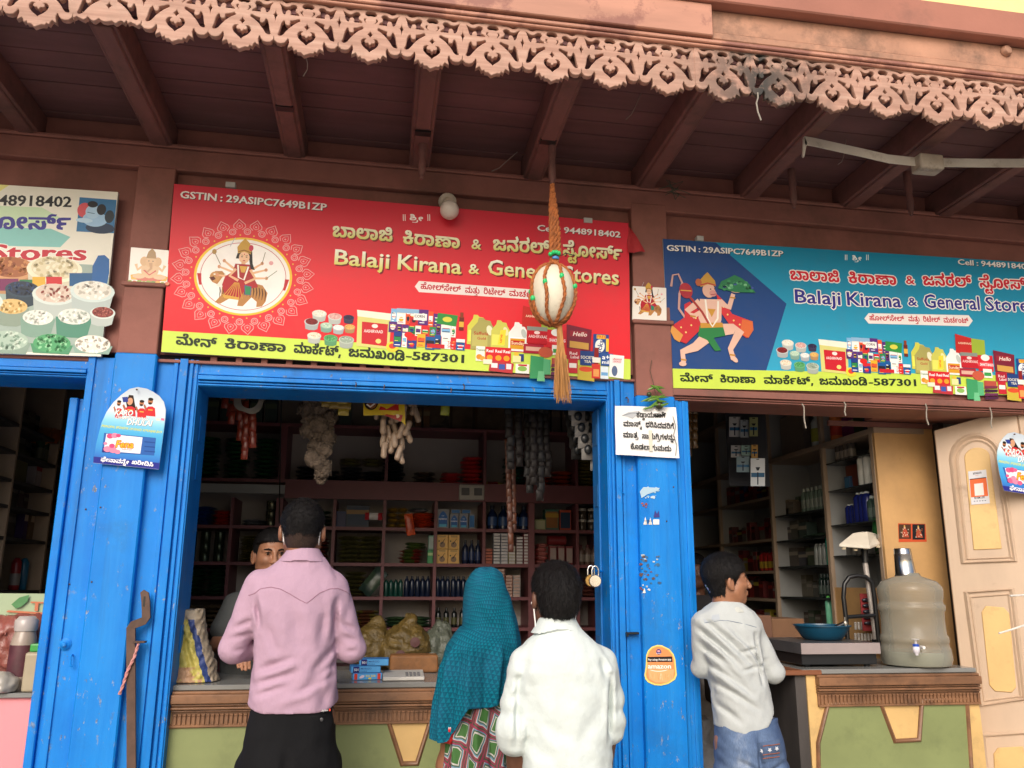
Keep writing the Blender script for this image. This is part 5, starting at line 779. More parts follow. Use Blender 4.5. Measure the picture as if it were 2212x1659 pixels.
for a,b_,c_ in((1474,780,0),(1580,764,0),(1584,640,0),(1496,686,0)):p.line(D([(a-6,b_),(a+6,b_+1)]),3.5*kd,'#c08a3a',step=False)
o=p.build('printed_sheet',S2.frame,PRINT,T2)
a=P(1512,515,-0.06);MB().box(a[0]-.018,a[0]+.018,a[1]-.006,a[1]+.03,a[2]-.014,a[2]+.012).build('clip',SIGNTOP,T2)
# ---- left sign board: pale with heaped pulses
S3=Sheet((-1.31,-0.035,2.505),(1,0,-0.012),(0,-0.03,0.82));c3=[(-120,760.5),(218,770),(255,415),(-120,391)]
T3=thing('shop_sign','pale sign board with photos of heaped pulses and dry fruit, cut by the left edge','sign',S3.frame(0,0),'store sign boards')
S3.board(c3,0.02,SIGNTOP,'board',T3)
p=Print();p.n=0;p.poly(S3.L(c3),'#eae6d6');p.poly(S3.L([(-120,440),(90,448),(130,470),(90,490),(-120,486)]),'#c9e0b8');p.poly(S3.L([(-120,487),(110,494),(152,512),(130,534),(-120,528)]),'#86c4bd');p.poly(S3.L([(-120,391),(20,400),(-10,420),(-120,420)]),'#e8e08a')
S3.t(p,'9448918402',(-44,442),(155,447),23,'#1b1b1d',bold=.001)
S3.t(p,'ಸ್ಟೋರ್ಸ್',(-62,494),(152,497),36,'#35308c',bold=.002)
S3.t(p,'Stores',(-22,561),(188,562),34,'#c2283a',bold=.003,edge='#f6f2ea',r=1.6)
q=S3.L([(165,500),(246,504),(252,432),(172,426)]);p.poly(q,'#2f6f9e');w0=S3.s(208,470);kd=S3.k(208,470)
p.ell(w0[0]-24*kd,w0[1]+14*kd,14*kd,16*kd,'#d2525a');p.ell(w0[0]+10*kd,w0[1]-22*kd,28*kd,12*kd,'#17304c');p.ell(w0[0]-2*kd,w0[1]-4*kd,24*kd,16*kd,'#9cc0dc');p.ell(w0[0]-8*kd,w0[1]+12*kd,14*kd,15*kd,'#a9c9e0');p.ell(w0[0]-10*kd,w0[1]+28*kd,10*kd,7*kd,'#15161c');p.ell(w0[0]+8*kd,w0[1]+18*kd,9*kd,12*kd,'#15161c');p.ell(w0[0]+25*kd,w0[1]+4*kd,9*kd,14*kd,'#1c2a34');p.line([(w0[0]-18*kd,w0[1]+10*kd),(w0[0]-4*kd,w0[1]+8*kd)],1.2*kd,'#30506a');p.ell(w0[0]-22*kd,w0[1]-8*kd,16*kd,5*kd,'#b8d4e6')
p.poly(S3.L([(-120,556),(200,572),(236,600),(219,764),(-120,756)]),'#9fb0a6')
def pu(px,py,r,bd,tp,ds,gl=False,nd=40):a=S3.s(px,py);pulses(p,a[0],max(a[1],-.01),r*S3.k(px,py),bd,tp,ds,gl,nd,S3.s(px,764)[1])
pu(24,580,46,'#b98a62','#a4623c',['#b9733f','#8a4a2c','#c98a58'],nd=50);pu(118,582,52,'#d5cdb4','#dfd4b2',['#efe7cc','#c9bb92'],nd=50)
for(x0,y0,x1,y1,c_)in((-10,602,40,628,'#7a2a5a'),(42,604,70,622,'#2d7a4e'),(70,598,98,622,'#e0b040'),(100,598,134,620,'#cc2f36'),(150,590,205,618,'#1f5a8a'),(-40,612,-8,650,'#a83040')):
 p.poly(S3.L([(x0,y1),(x1,y1),(x1,y0),(x0,y0)]),c_)
bt=S3.s(221,610);p.poly(S3.L([(198,618),(230,618),(236,590),(236,560),(226,551),(212,552),(200,575)]),'#1f5f9e')
pu(48,625,32,'#2a3c4a','#1d2e44',['#26406a','#101c2c']);pu(118,636,42,'#b9c2bc','#d8c4b4',['#8a4038','#efe4d4','#c8a898']);pu(200,630,42,'#b4c0bc','#e2ded2',['#f6f3ea','#c4beb0']);pu(26,664,34,'#8a9a8a','#dbb878',['#efd49c','#c09a58'],True);pu(-40,650,40,'#b9c2bc','#c8302c',['#a02a24','#d85a44'])
pu(82,688,34,'#7fa090','#e3e4da',['#f8f6f0','#bfc4b8'],True);pu(160,686,36,'#4f8a74','#e0e0d8',['#f6f6f0','#b8c0b4'],True);pu(222,676,24,'#b9c2bc','#8a3a34',['#6a241f','#b86a5c'])
pu(18,738,44,'#8aa092','#a9bfae',['#c8d8c8','#7f9a88'],True);pu(112,744,42,'#4a9068','#4fa06a',['#8fcf9c','#2a7a48'],True,60);pu(200,746,40,'#8aa89a','#e6e2d6',['#fbf8f0','#a8a090'],True,50);pu(-50,720,40,'#8aa092','#c8a060',['#d8b878','#a88040'])
p.build('printed_sheet',S3.frame,PRINT,T3)
for o_,c_,lab in((P(280,440,-0.05),0,''),):pass
# ---- two glazed picture tiles on the pilasters
def tile(px,Y,label,fn):
 S=Sheet(P(px[0][0],px[0][1],Y),(1,0,-.005),(0,0,1));T=thing('picture_tile',label,'tile',S.o,'glazed deity tiles on the pilasters')
 MB().prism([S.frame(*S.s(*q),-0.0002)for q in px],-S.n*0.012).build('tile_body',surf('tile_edge',(0.6,0.55,0.47),0.4,.1,10),T)
 p=Print();p.n=0;p.poly(S.L(px),'#ece4da');fn(p,S);p.build('printed_face',S.frame,printmat('tile_glaze',0.15,0.1,0.02),T);return T
def ganesha(p,S):
 c=S.s(324,582);k=S.k(324,582);A=lambda pts:[(c[0]+a*k,c[1]+b_*k)for a,b_ in pts]
 p.poly(A([(-34,-24),(-36,-14),(-22,-10),(22,-10),(36,-14),(34,-24)]),'#d8a23c');p.poly(A([(-28,-18),(0,-4),(28,-18),(20,-26),(-20,-26)]),'#c8644c');p.ell(c[0],c[1]-2*k,17*k,17*k,'#d6b084')
 for s_ in(-1,1):p.line(A([(s_*12,8),(s_*24,-2),(s_*28,10)]),6*k,'#d6b084');p.ell(c[0]+s_*13*k,c[1]+17*k,8*k,10*k,'#cda270');p.ell(c[0]+s_*20*k,c[1]-16*k,12*k,5*k,'#d9b48c')
 p.ell(c[0],c[1]+16*k,10*k,12*k,'#d2a878');p.line(A([(0,14),(2,2),(-5,-6),(-9,-2)]),[7*k,5*k,4*k,3*k],'#b98c60');p.poly(A([(-10,24),(-7,38),(0,46),(7,38),(10,24)]),'#9c7434');p.line(A([(-12,-2),(0,-12),(12,-2)]),2.5*k,'#c23a3a')
 for s_ in(-1,1):p.ell(c[0]+s_*4*k,c[1]+18*k,1.3*k,1*k,'#2a1810')
 for i in range(9):p.ell(c[0]+(-36+i*9)*k,c[1]-29*k+rnd(-1,2)*k,5*k,4*k,random.choice(['#8a9a3c','#d8a03c','#6a8a3c','#c86a3c']),9)
tile([(277,608),(361,614),(365,541),(283,534)],-0.062,'small white tile picturing an elephant-headed god, left of the red sign',ganesha)
def durga(p,S):c=S.s(1402,652);k=S.k(1402,652);seated_goddess(p,c[0],c[1]-4*k,k*.55)
tile([(1366,690),(1440,694),(1439,622),(1367,618)],-0.062,'small white tile picturing a goddess on a tiger, right of the red sign',durga)
# ---- soap posters cut to an arch
def soap_poster(f,Y,label):
 """f maps the reference poster's photograph points to this poster's; hung a little proud of the woodwork"""
 out=[(201,1000),(343,1014),(357,905),(358,885),(354,868),(344,855),(332,847),(318,840),(298,836),(280,840),(262,853),(245,869),(230,890),(219,914),(208,957)]
 o0=P(*f(201,1000),Y);e0=P(*f(343,1014),Y)-o0
 S=Sheet(o0,e0,(0,-0.045,0.4));T=thing('soap_poster',label,'poster',S.o,'arched soap posters')
 MB().prism([S.frame(*S.s(*f(*q)),-0.0002)for q in out],-S.n*0.003).build('card',plain('#c8c8c4',.8),T)
 p=Print();p.n=0;L=[S.s(*f(*q))for q in out]
 c=S.s(*f(280,930));k=S.k(*f(280,930));ys=[q[1]for q in L];y0,y1=min(ys),max(ys)
 stops=[(0,'#2c4ab8'),(.18,'#3f93d8'),(.42,'#4fb0e0'),(.55,'#8ed2ea'),(.7,'#dfe9ee'),(1,'#b9c4d0')]
 ts=tessellate_polygon([[Vector((a,b_,0))for a,b_ in L]])
 rows=14;import bisect
 def gcol(v):
  t=(v-y0)/(y1-y0)
  for(a,ca),(b_,cb_)in zip(stops,stops[1:]):
   if t<=b_:q=(t-a)/(b_-a);ca,cb_=hexc(ca),hexc(cb_);return tuple(ca[i]*(1-q)+cb_[i]*q for i in range(3))
  return hexc(stops[-1][1])
  # horizontal slices through the outline
 def span(v):
  xs=[]
  for a,b_ in zip(L,L[1:]+L[:1]):
   if(a[1]>v)!=(b_[1]>v):xs.append(a[0]+(v-a[1])/(b_[1]-a[1])*(b_[0]-a[0]))
  return(min(xs),max(xs))if len(xs)>1 else None
 vs_=[y0+(y1-y0)*(i/40*.996+.002)for i in range(41)]
 for a,b_ in zip(vs_,vs_[1:]):
  sa,sb_=span(a),span(b_)
  if sa and sb_:p.add([(sa[0],a),(sa[1],a),(sb_[1],b_),(sb_[0],b_)],[(0,1,2,3)],[gcol(a),gcol(a),gcol(b_),gcol(b_)])
 p.lay()
 G=lambda pts:[S.s(*f(a,b_))for a,b_ in pts]
 p.poly(G([(202,986),(345,1000),(343,1013),(201.5,999.5)]),'#2a2f8c')
 # four people in red shirts
 for(x,y,s_,lady)in((257,876,.8,0),(281,872,1.1,1),(306,876,.9,0),(325,872,1.0,0)):
  if lady:p.poly(G([(x-6*s_,y+8),(x-8*s_,y-4),(x-2,y-19),(x+7,y-18),(x+11,y+4),(x+15,y+14),(x+6,y+16)]),'#2a1812')
  p.poly(G([(x-11*s_,y+26),(x-10*s_,y+10),(x-4*s_,y+6),(x+4*s_,y+6),(x+10*s_,y+10),(x+11*s_,y+28)]),'#cf2c34');p.poly(G([(x-11*s_,y+16),(x-15*s_,y+4),(x-12*s_,y+1),(x-8*s_,y+10)]),'#a8664a')
  a=S.s(*f(x,y-5));p.ell(a[0],a[1],5.2*k*s_,7.4*k*s_,'#b5764f' if not lady else '#d09a78');
  if not lady:p.ell(a[0],a[1]+4.6*k*s_,5.4*k*s_,3.4*k*s_,'#1c1412');p.ell(a[0],a[1]-4.6*k*s_,4*k*s_,2.4*k*s_,'#3a2418')
  p.line(G([(x-5*s_,y+13),(x+5*s_,y+14)]),2*k,'#e8b84c')
 p.poly(G([(264,858),(276,857),(277,868),(266,869)]),'#2a3c8c')
 S.t(p,'KARO',f(247,896),f(286,898),12,'#f6f4f2',shear=.2,shadow='#8a8f98');S.t(p,'CHAMPIONS WAALI',f(249,904),f(320,908),6.5,'#f6f4f2',shear=.2,shadow='#8a8f98');S.t(p,'DHULAI',f(273,917),f(327,920),12,'#f6f4f2',shear=.2,shadow='#8a8f98')
 S.t(p,'PRINCIPAL SPONSOR OF KINGS XI PUNJAB 2019',f(219,922),f(349,936),5,'#e8e23c',shear=.2)
 p.poly(G([(337,903),(346,904),(346,909),(337,908)]),'#f0e0d0');p.poly(G([(348,903),(355,904),(355,909),(348,908)]),'#e87a9a')
 p.poly(G([(220,977),(333,984),(337,946),(225,935)]),'#2f62ae');p.poly(G([(224,974),(303,980),(308,945),(230,937)]),'#f4f2f2');p.poly(G([(220,977),(236,978),(229,968),(222,966)]),'#2a2f7c')
 for(x,y,r)in((238,942,7),(248,941,7),(256,941,5),(232,970,8),(244,972,8),(254,976,6),(242,963,6),(228,958,4)):
  a=S.s(*f(x,y));p.ell(a[0],a[1],r*k,r*.8*k,random.choice(['#e2618c','#ee8aa8','#d84a7c']),12)
 S.t(p,'Fena',f(249,966),f(288,968),15,'#f3c02c',edge='#d8432c',r=1.3,shear=.15);S.t(p,'superwash',f(264,972),f(285,973),3,'#c83a4c')
 for j in range(3):p.poly(G([(312,953+j*10),(335,955+j*10),(335,957.5+j*10),(312,955.5+j*10)]),'#1f4a90')
 S.t(p,'ಫೇನಾವನ್ನೇ',f(217,996),f(278,1003),9.5,'#f2f2f6',bold=.0006);S.t(p,'ಖರೀದಿಸಿ',f(284,1002),f(331,1008),9.5,'#f2f2f6',bold=.0006)
 p.build('printed_face',S.frame,GLOSSP if False else printmat('poster_print',0.35,0.05,0.03),T);
 nl=P(*f(296,842),Y-0.05);MB().lathe([(0.004,0),(0.004,0.006),(0.0005,.008)],nl,8,(0,-1,0)).build('nail',RUST,T)
 return T
soap_poster(lambda a,b_:(a,b_),-0.075,'arched soap poster nailed to the blue pillar beside the rusty latch bar')
soap_poster(lambda a,b_:(2169+.8*((a-201)+(b_-1000)*.43),1060+.8*(b_-1000)+.05*(a-201)),-0.02,'arched soap poster hanging over the cream panelled door')
# ---- handwritten-looking paper notice taped over the right pilaster
S=Sheet(P(1330,982,-0.075),(1,0,-.012),(0,0,1));T=thing('paper_notice','white paper notice printed in black, stuck on the blue pillar below the chillies','notice',S.o)
c=[(1330,982),(1365,984),(1420,986),(1467,990),(1465,945),(1461,890),(1460,880),(1400,879),(1328,877)]
q=MB();n_=8
fr=lambda u,v,w_=0:S.frame(u,v,w_+0.004*math.sin(u*22)+0.003*math.sin(v*30+u*9))
p=Print(.0004);p.n=0
L=S.L([(1330,982),(1467,990),(1460,880),(1328,877)])
for i in range(10):
 for j in range(8):
  def bp(a,b_):x0=[L[0][z]*(1-a)+L[1][z]*a for z in(0,1)];x1=[L[3][z]*(1-a)+L[2][z]*a for z in(0,1)];return(x0[0]*(1-b_)+x1[0]*b_,x0[1]*(1-b_)+x1[1]*b_)
  p.add([bp(i/10,j/8),bp((i+1)/10,j/8),bp((i+1)/10,(j+1)/8),bp(i/10,(j+1)/8)],[(0,1,2,3)],hexc('#eceae8'))
p.lay(4);a=S.s(1357,893)
p.poly(S.L([(1343,898),(1356,891),(1375,889),(1386,892),(1374,898),(1366,905),(1354,900)]),'#b9bcc0');p.line(S.L([(1344,898),(1362,893),(1384,893)]),.003,'#8a8e94')
for(wd,x0,y0,x1,y1)in(('ಕಡ್ಡಾಯವಾಗಿ',1374,902,1437,902),('ಮಾಸ್ಕ್',1346,921,1386,922),('ಧರಿಸಿದವರಿಗೆ',1394,922,1455,927),('ಮಾತ್ರ',1345,945,1378,946),('ಸಾಮಗ್ರಿಗಳನ್ನು',1386,947,1458,951),('ಕೊಡಲಾಗುವುದು',1360,970,1450,975)):
 S.t(p,wd,(x0,y0),(x1,y1),12,'#303030',bold=.0003)
p.rect(*S.s(1402,975),*S.s(1408,930),'#d8d2c0')
p.line(S.L([(1452,900),(1458,920),(1454,940),(1461,962),(1458,985)]),.004,'#8a8580');p.line(S.L([(1412,896),(1418,899),(1432,897),(1437,893)]),.008,'#161616')
sh=p.build('notice_sheet',fr,PAPER,T);so=sh.modifiers.new('s','SOLIDIFY')if False else None
# ---- round payment sticker and scraps of old stickers on the pillar
S=Sheet(P(1393,1480,-0.0565),(1,0,0),(0,0,1));T=thing('payment_sticker','orange rounded payment sticker with a smile logo on the blue pillar','sticker',S.o)
out=[(1394,1467),(1400,1474),(1414,1480),(1428,1481),(1444,1477),(1458,1468),(1462,1458),(1459,1425),(1455,1413),(1446,1402),(1430,1394),(1420,1393),(1408,1397),(1400,1405),(1396,1415),(1395,1440),(1392,1458)]
p=Print();p.n=0;p.poly(S.L(out),'#f2d873');cc=S.s(1427,1437);p.n=1
inn=[(1427+(a-1427)*.91,1437+(b_-1437)*.93)for a,b_ in out];p.poly(S.L(inn),'#e8935a');p.poly(S.L([(1400,1446),(1456,1446),(1454,1466),(1440,1474),(1416,1474),(1402,1466)]),'#ecac74')
p.poly(S.L([(1398,1419),(1452,1418),(1453,1430),(1398,1430)]),'#221c1c');S.t(p,'Pay using Amazon app',(1400,1427),(1450,1426.5),4.6,'#f6f2ee');S.t(p,'amazon',(1399,1444),(1450,1444),10.5,'#f8ece0',bold=.0006)
sm=[(1404+i*4.2,1447+3.2*math.sin(i/9*3.14))for i in range(10)];p.line(S.L(sm),[.0008]+[.003]*8+[.001],'#f8ece0');a=S.s(1423,1408);p.ell(a[0],a[1],.0125,.0125,'#3b2a78');p.ell(a[0],a[1]+.003,.008,.004,'#e0a0a8');S.t(p,'pay',(1418,1412),(1428,1412),2.5,'#f0e0e0')
for i in range(14):x_=rnd(1402,1452);p.line(S.L([(x_,rnd(1452,1458)),(x_+rnd(-3,3),rnd(1462,1472))]),.0012,random.choice(['#f4c89c','#d88a50','#f6dcc0']))
p.build('printed_face',S.frame,PAPER,T)
def scraps(name,label,pts,cols,Y=-0.0565,n=14,seed=1):
 S=Sheet(P(*pts[0],Y),(1,0,0),(0,0,1));rs=random.Random(seed);p=Print();p.n=0
 x0,x1=min(a for a,_ in pts),max(a for a,_ in pts);y0,y1=min(b_ for _,b_ in pts),max(b_ for _,b_ in pts)
 for i in range(n):
  cx,cy=rs.uniform(x0,x1),rs.uniform(y0,y1);m_=rs.randint(5,8);r=rs.uniform(1.2,5)
  p.poly(S.L([(cx+r*rs.uniform(.5,1.3)*math.cos(6.28*j/m_),cy-r*rs.uniform(.4,.9)*math.sin(6.28*j/m_))for j in range(m_)]),rs.choice(cols))
 return S,p
S,p=scraps('s','',[(1385,1052),(1422,1076)],['#b9ccd8','#8fb4cc','#d4dde0'],n=16,seed=3);p.poly(S.L([(1382,1062),(1390,1052),(1426,1054),(1420,1060),(1398,1068),(1386,1076)]),'#a9c4d4')
tag(p.build('sticker_scrap',S.frame,PAPER),'ragged pale scrap of a torn-off sticker below the white notice','sticker scrap')
S,p=scraps('s','',[(1384,1086),(1400,1096)],['#a85a50','#8a4a44'],n=5,seed=4);p.poly(S.L([(1390,1133),(1394,1116),(1398,1133)]),'#e8e6e0');p.poly(S.L([(1401,1133),(1405,1118),(1409,1133)]),'#e8e6e0');p.poly(S.L([(1411,1133),(1411,1122),(1424,1122),(1424,1133)]),'#e8e6e0');p.poly(S.L([(1412,1118),(1415,1102),(1419,1110),(1423,1103),(1425,1117)]),'#3c3c80')
for j in range(3):p.line(S.L([(1392,1124+j*3),(1408,1124+j*3)]),.002,'#2a3038')
tag(p.build('sticker_scrap',S.frame,PAPER),'scrap with two white triangles left of an old sticker on the pillar','sticker scrap')
S,p=scraps('s','',[(1384,1200),(1425,1275)],['#a8b4b8','#5a4a48','#6a4440','#3a6a90','#c8d0d0','#4a6a84','#4a7090','#3a5a80'],n=44,seed=9);p.poly(S.L([(1388,1281),(1392,1270),(1395,1281)]),'#dcdcd4')
tag(p.build('sticker_scrap',S.frame,PAPER),'speckled scratched remains of a square sticker above the payment sticker','sticker scrap')
# card with orange panel on the cream door leaf (its code is left blank) and the two small prints on the ochre panel
S=Sheet(lp(2098,1090)+LN*0.009,LD,(0,0,1));T=thing('payment_card','white and orange payment card pasted on the arched door panel','card',S.o)
p=Print();p.n=0;C_=lambda a,b_:((3600+a*.4219)*.5486,(1600+b_*.4219)*.5486)
p.poly([S.s(*C_(*q))for q in((533,918),(706,905),(670,590),(502,608))],'#cfcfd4');p.poly([S.s(*C_(*q))for q in((529,850),(690,836),(672,662),(517,682))],'#dc6a3c');p.poly([S.s(*C_(*q))for q in((518,686),(672,668),(671,660),(517,678))],'#2a1c1c');p.poly([S.s(*C_(*q))for q in((566,836),(652,828),(642,714),(558,724))],'#e4dcd8')
S.t(p,'amazon',C_(548,636),C_(630,626),6,'#2a2a30');p.line([S.s(*C_(570+i*6,642+4*math.sin(i/5*3.14)))for i in range(6)],.0015,'#c86a4c');S.t(p,'BHIM UPI',C_(562,866),C_(660,858),5,'#3a3a40')
for i in range(5):p.line([S.s(*C_(556+i*25,886-i*1.6)),S.s(*C_(570+i*25,885-i*1.6))],.004,'#5a5a68')
p.build('printed_face',S.frame,PAPER,T)
# ---- globe bulb
a=P(967,432,-0.06);T=thing('globe_lamp','unlit frosted round bulb with a white holder over the red sign','lamp',a)
MB().lathe([(0.046,0),(0.046,.012),(0.04,.016),(0.026,.02),(0.026,.06),(0.03,.062),(0.03,.075)],a+[0,.02,.0],20,(0.05,-0.8,-0.55)).build('holder',plain('#b8ac9c',.4),T,smooth=True)
gb=P(971,454,-0.15);MB().ball(gb,0.047,24).build('globe',surf('frosted_glass',(0.62,0.54,0.47),0.3,0.1,12,dirt=(0.35,0.28,0.22),dscale=14),T,smooth=True)
# ---- little red cloth flag nailed at the sign corner
q=MB();a,b_,c_=P(1358,492,-0.09),P(1395,543,-0.08),P(1356,546,-0.085);d=P(1352,478,-0.08)
def clothquad(q,A_,B_,C_,D_,n=8,amp=.006):
 vs=[];
 for i in range(n+1):
  for j in range(n+1):
   u,v=i/n,j/n;pnt=(A_*(1-u)+B_*u)*(1-v)+(D_*(1-u)+C_*u)*v;vs.append(pnt+np.array([0,amp*math.sin(u*9+v*5),0]))
 q.add(vs,[(i*(n+1)+j,(i+1)*(n+1)+j,(i+1)*(n+1)+j+1,i*(n+1)+j+1)for i in range(n)for j in range(n)])
clothquad(q,d,P(1360,490,-.09),b_,c_)
tag(q.build('cloth_flag',plain('#a8262c',.8),None,smooth=True),'small red triangular cloth hanging at the right corner of the red sign','flag')
# ---- ash gourd in a rope net with a coir tassel
ROPE=surf('orange_coir_rope',(0.42,0.13,0.035),0.9,0.35,40,None,0.8,0.004,120,dirt=(0.2,0.08,0.04),dscale=14)
Yg=-0.46;k=P(1196,640,Yg);T=thing('hanging_gourd','white gourd hung in an orange rope net with green beads and a tassel','charm',(k[0],Yg,k[2]))
gc=P(1194,636,Yg);sc=np.linalg.norm(P(1194,637,Yg)-P(1194,636,Yg));rx,rz=45*sc,62*sc
gd=MB();prof=[]
for i in range(25):
 t=math.pi*i/24;prof.append((max(.0005,rx*math.sin(t)**.86*(1+.05*math.cos(t)*-1)),-rz*math.cos(t)))
gd.lathe(prof,gc,32)
gd.build('gourd',surf('gourd_rind',(0.72,0.66,0.52),0.5,0.12,10,None,0.2,0.004,40,dirt=(0.28,0.22,0.12),dscale=8,damt=(0.56,0.72)),T,smooth=True)
def twist(path,r,turns,rr=.55):
 """a two-strand twisted cord along a path"""
 out=MB();pts=[np.array(p_)for p_ in path];N=60
 seg=np.cumsum([0]+[np.linalg.norm(b_-a)for a,b_ in zip(pts,pts[1:])]);
 for s_ in(0,math.pi):
  q=[]
  for i in range(N+1):
   d=seg[-1]*i/N;j=min(len(pts)-2,int(np.searchsorted(seg,d,'right')-1));t=(d-seg[j])/(seg[j+1]-seg[j]+1e-9);c_=pts[j]*(1-t)+pts[j+1]*t;dr=(pts[j+1]-pts[j])/np.linalg.norm(pts[j+1]-pts[j])
   a1=np.cross(dr,[0.3,1,0.1]);a1/=np.linalg.norm(a1);a2=np.cross(dr,a1);th=turns*2*math.pi*i/N+s_;q.append(c_+(a1*math.cos(th)+a2*math.sin(th))*r*rr)
  out.tube(q,r*(1.0),6)
 return out
net=MB();beads=[]
for i in range(8):
 ph=2*math.pi*(i+.35)/8;path=[]
 for j in range(15):
  t=math.pi*(0.04+.94*j/14);path.append(gc+np.array([(rx*1.05*math.sin(t)+.003)*math.cos(ph+.06*math.sin(j)),(rx*1.05*math.sin(t)+.003)*math.sin(ph+.06*math.sin(j)),rz*1.06*math.cos(t)]))
 w_=twist(path,0.0058,7);net.add(w_.v,w_.f)
 beads.append(path[[5,6,7,6,8,6,5,6][i]])
top=P(1194,300,Yg);kn=P(1199,545,Yg);hk=P(1193,408,Yg)
for dx in(-.014,0.0,.015):
 w_=twist([hk,P(1195,450,Yg)+[dx*.7,0,0],P(1198,500,Yg)+[dx*1.15,dx*.4,0],kn+[dx*1.2,0,0],P(1196,575,Yg)+[dx*.4,0,0]],0.0085,7);net.add(w_.v,w_.f)
w_=twist([P(1193,398,Yg),P(1193,430,Yg)],.008,3);net.add(w_.v,w_.f)
w_=twist([gc-[0,0,rz*1.02],P(1208,706,Yg)],.009,2);net.add(w_.v,w_.f)
net.build('rope_net',ROPE,T,smooth=True)
bm1=plain((0.02,0.55,0.16),0.3)
for b_ in beads:MB().ball(b_,(0.011,0.011,0.014),12).build('bead',bm1,T,smooth=True)
for dx,dy in((-9,4),(-2,0),(4,0),(9,2)):MB().ball(P(1198+dx,545+dy,Yg-.02),.0105,12).build('bead',bm1,T,smooth=True)
MB().lathe([(0.018,0),(0.02,.006),(0.018,.012)],P(1199,561,Yg),12).build('binding',plain('#4a8ac8',.5),T,smooth=True)
MB().tube([P(1203,556,Yg),P(1222,547,Yg),P(1242,552,Yg)],.0022,6).build('loose_cord',plain('#2a3030',.6),T)
ta=MB();rs=random.Random(5)
t0,t1=P(1208,704,Yg),P(1217,868,Yg)
for i in range(190):
 a=rs.uniform(0,6.28);r0=0.011*math.sqrt(rs.random());r1=0.034*math.sqrt(rs.random());ln=rs.uniform(.86,1.02);mid=t0*(1-.5*ln)+t1*.5*ln
 ta.tube([t0+[r0*math.cos(a),r0*math.sin(a),0],t0*.75+t1*.25+np.array([.015*math.cos(a)*rs.random(),.015*math.sin(a),0]),mid+[r1*.8*math.cos(a),r1*.7*math.sin(a),0],t0*(1-ln)+t1*ln+np.array([r1*1.25*math.cos(a)+rs.uniform(-.006,.006),r1*math.sin(a),0])],[.0022,.0018,.0016,.0009],4)
ta.build('tassel',surf('coir_fibre',(0.46,0.22,0.07),0.9,0.4,60,(1,1,.2),0.3,.002,100),T)
# ---- chillies and lime on a thread
a=P(1410,860,-0.085);T=thing('chilli_charm','green chillies and a dark lime strung on a thread above the paper notice','charm',a)
MB().tube([P(1408,778,-.06),P(1404,800,-.065),P(1412,830,-.08),P(1424,888,-.085)],.0018,5).build('thread',plain('#5a4a3a',.8),T)
cg=plain((0.10,0.22,0.025),0.3)
for(x0,y0,x1,y1)in((1398,843,1432,838),(1436,852,1398,866),(1384,868,1438,858),(1388,884,1422,866),(1440,868,1408,856),(1405,832,1428,848),(1445,871,1415,874)):
 p0,p1=P(x0,y0,-.085-rnd(0,.02)),P(x1,y1,-.085-rnd(0,.02));m_=(p0+p1)/2+np.array([0,-.006,rnd(-.012,.012)])
 MB().tube([p0,p0*.7+m_*.3,m_,p1*.75+m_*.25,p1,p1+(p1-m_)*.25],[.001,.005,.0068,.007,.0035,.0015],8).build('chilli',cg,T,smooth=True)
MB().ball(P(1424,876,-.088),(.021,.021,.02),16).build('lime',surf('dried_lime',(0.035,0.035,0.012),0.35,0.4,40,None,.3,.003,60),T,smooth=True)
MB().ball(P(1402,852,-.088),.013,12).build('lime',surf('dried_lime2',(0.05,0.06,0.02),0.35,0.4,40),T,smooth=True)
# ---- sagging white cable cover with a junction block under the eave
WHT=surf('aged_white_plastic',(0.52,0.47,0.40),0.45,0.12,8,None,.1,.003,40,dirt=(0.2,0.15,0.1),dscale=12,damt=(.55,.75))
a=P(1990,340,-.72);T=thing('cable_trunking','sagging white plastic cable strip with a junction block below the rafters','trunking',a)
q=MB();pts=[(1738,303),(1760,307),(1800,316),(1860,329),(1920,343),(1975,349),(2040,351),(2120,352),(2230,352)]
Q=[P(a_,b_,-.72)for a_,b_ in pts]
for A_,B_ in zip(Q,Q[1:]):q.prism([A_+[0,0,.022],A_-[0,0,.022],A_+[0,.004,-.022],A_+[0,.02,.012]],B_-A_)
q.prism([Q[0]+[0,0,.02],Q[0]+[.012,0,-.01],Q[0]+[-.008,0,-.085],Q[0]+[-.014,0,-.08],Q[0]+[-.004,0,0]],(0,.012,0));q.build('strip',WHT,T)
j=P(2006,352,-.73);MB().box(j[0]-.062,j[0]+.062,j[1]-.03,j[1]+.05,j[2]-.042,j[2]+.035).build('junction_block',surf('dirty_plastic',(0.38,0.32,0.25),.4,.2,14,dirt=(.1,.08,.06),dscale=10),T,bev=.014,seg=3)
# ---- rusty latch bar leaning on the left pillar
T=thing('latch_bar','rusty iron latch bar with a bent slotted end on the left blue pillar','latch',P(287,1659,-.06))
Yl=-.055;Z0=P(285,1700,Yl);q=MB()
def flat(path,wd,th,q):
 pts=[P(*p_,Yl)for p_ in path];n=len(pts);V=[]
 for i in range(n):
  d=pts[min(i+1,n-1)]-pts[max(0,i-1)];d/=np.linalg.norm(d);s_=np.array([d[2],0,-d[0]]);w_=wd[i]if isinstance(wd,list)else wd
  for e in((-1,0),(1,0),(1,1),(-1,1)):V.append(pts[i]+s_*w_/2*e[0]+np.array([0,-th*e[1],0]))
 F=[(i*4+j_,i*4+(j_+1)%4,(i+1)*4+(j_+1)%4,(i+1)*4+j_)for i in range(n-1)for j_ in range(4)]+[(3,2,1,0),tuple((n-1)*4+j_ for j_ in range(4))];q.add(V,F)
flat([(284,1900),(285,1659),(284,1400),(284,1356),(288,1350),(312,1341),(317,1334),(316,1300),(314,1284),(308,1277)],[.036]*4+[.034,.034,.034,.034,.034,.018],.012,q)
q.build('bar',RUST,T,bev=.003)
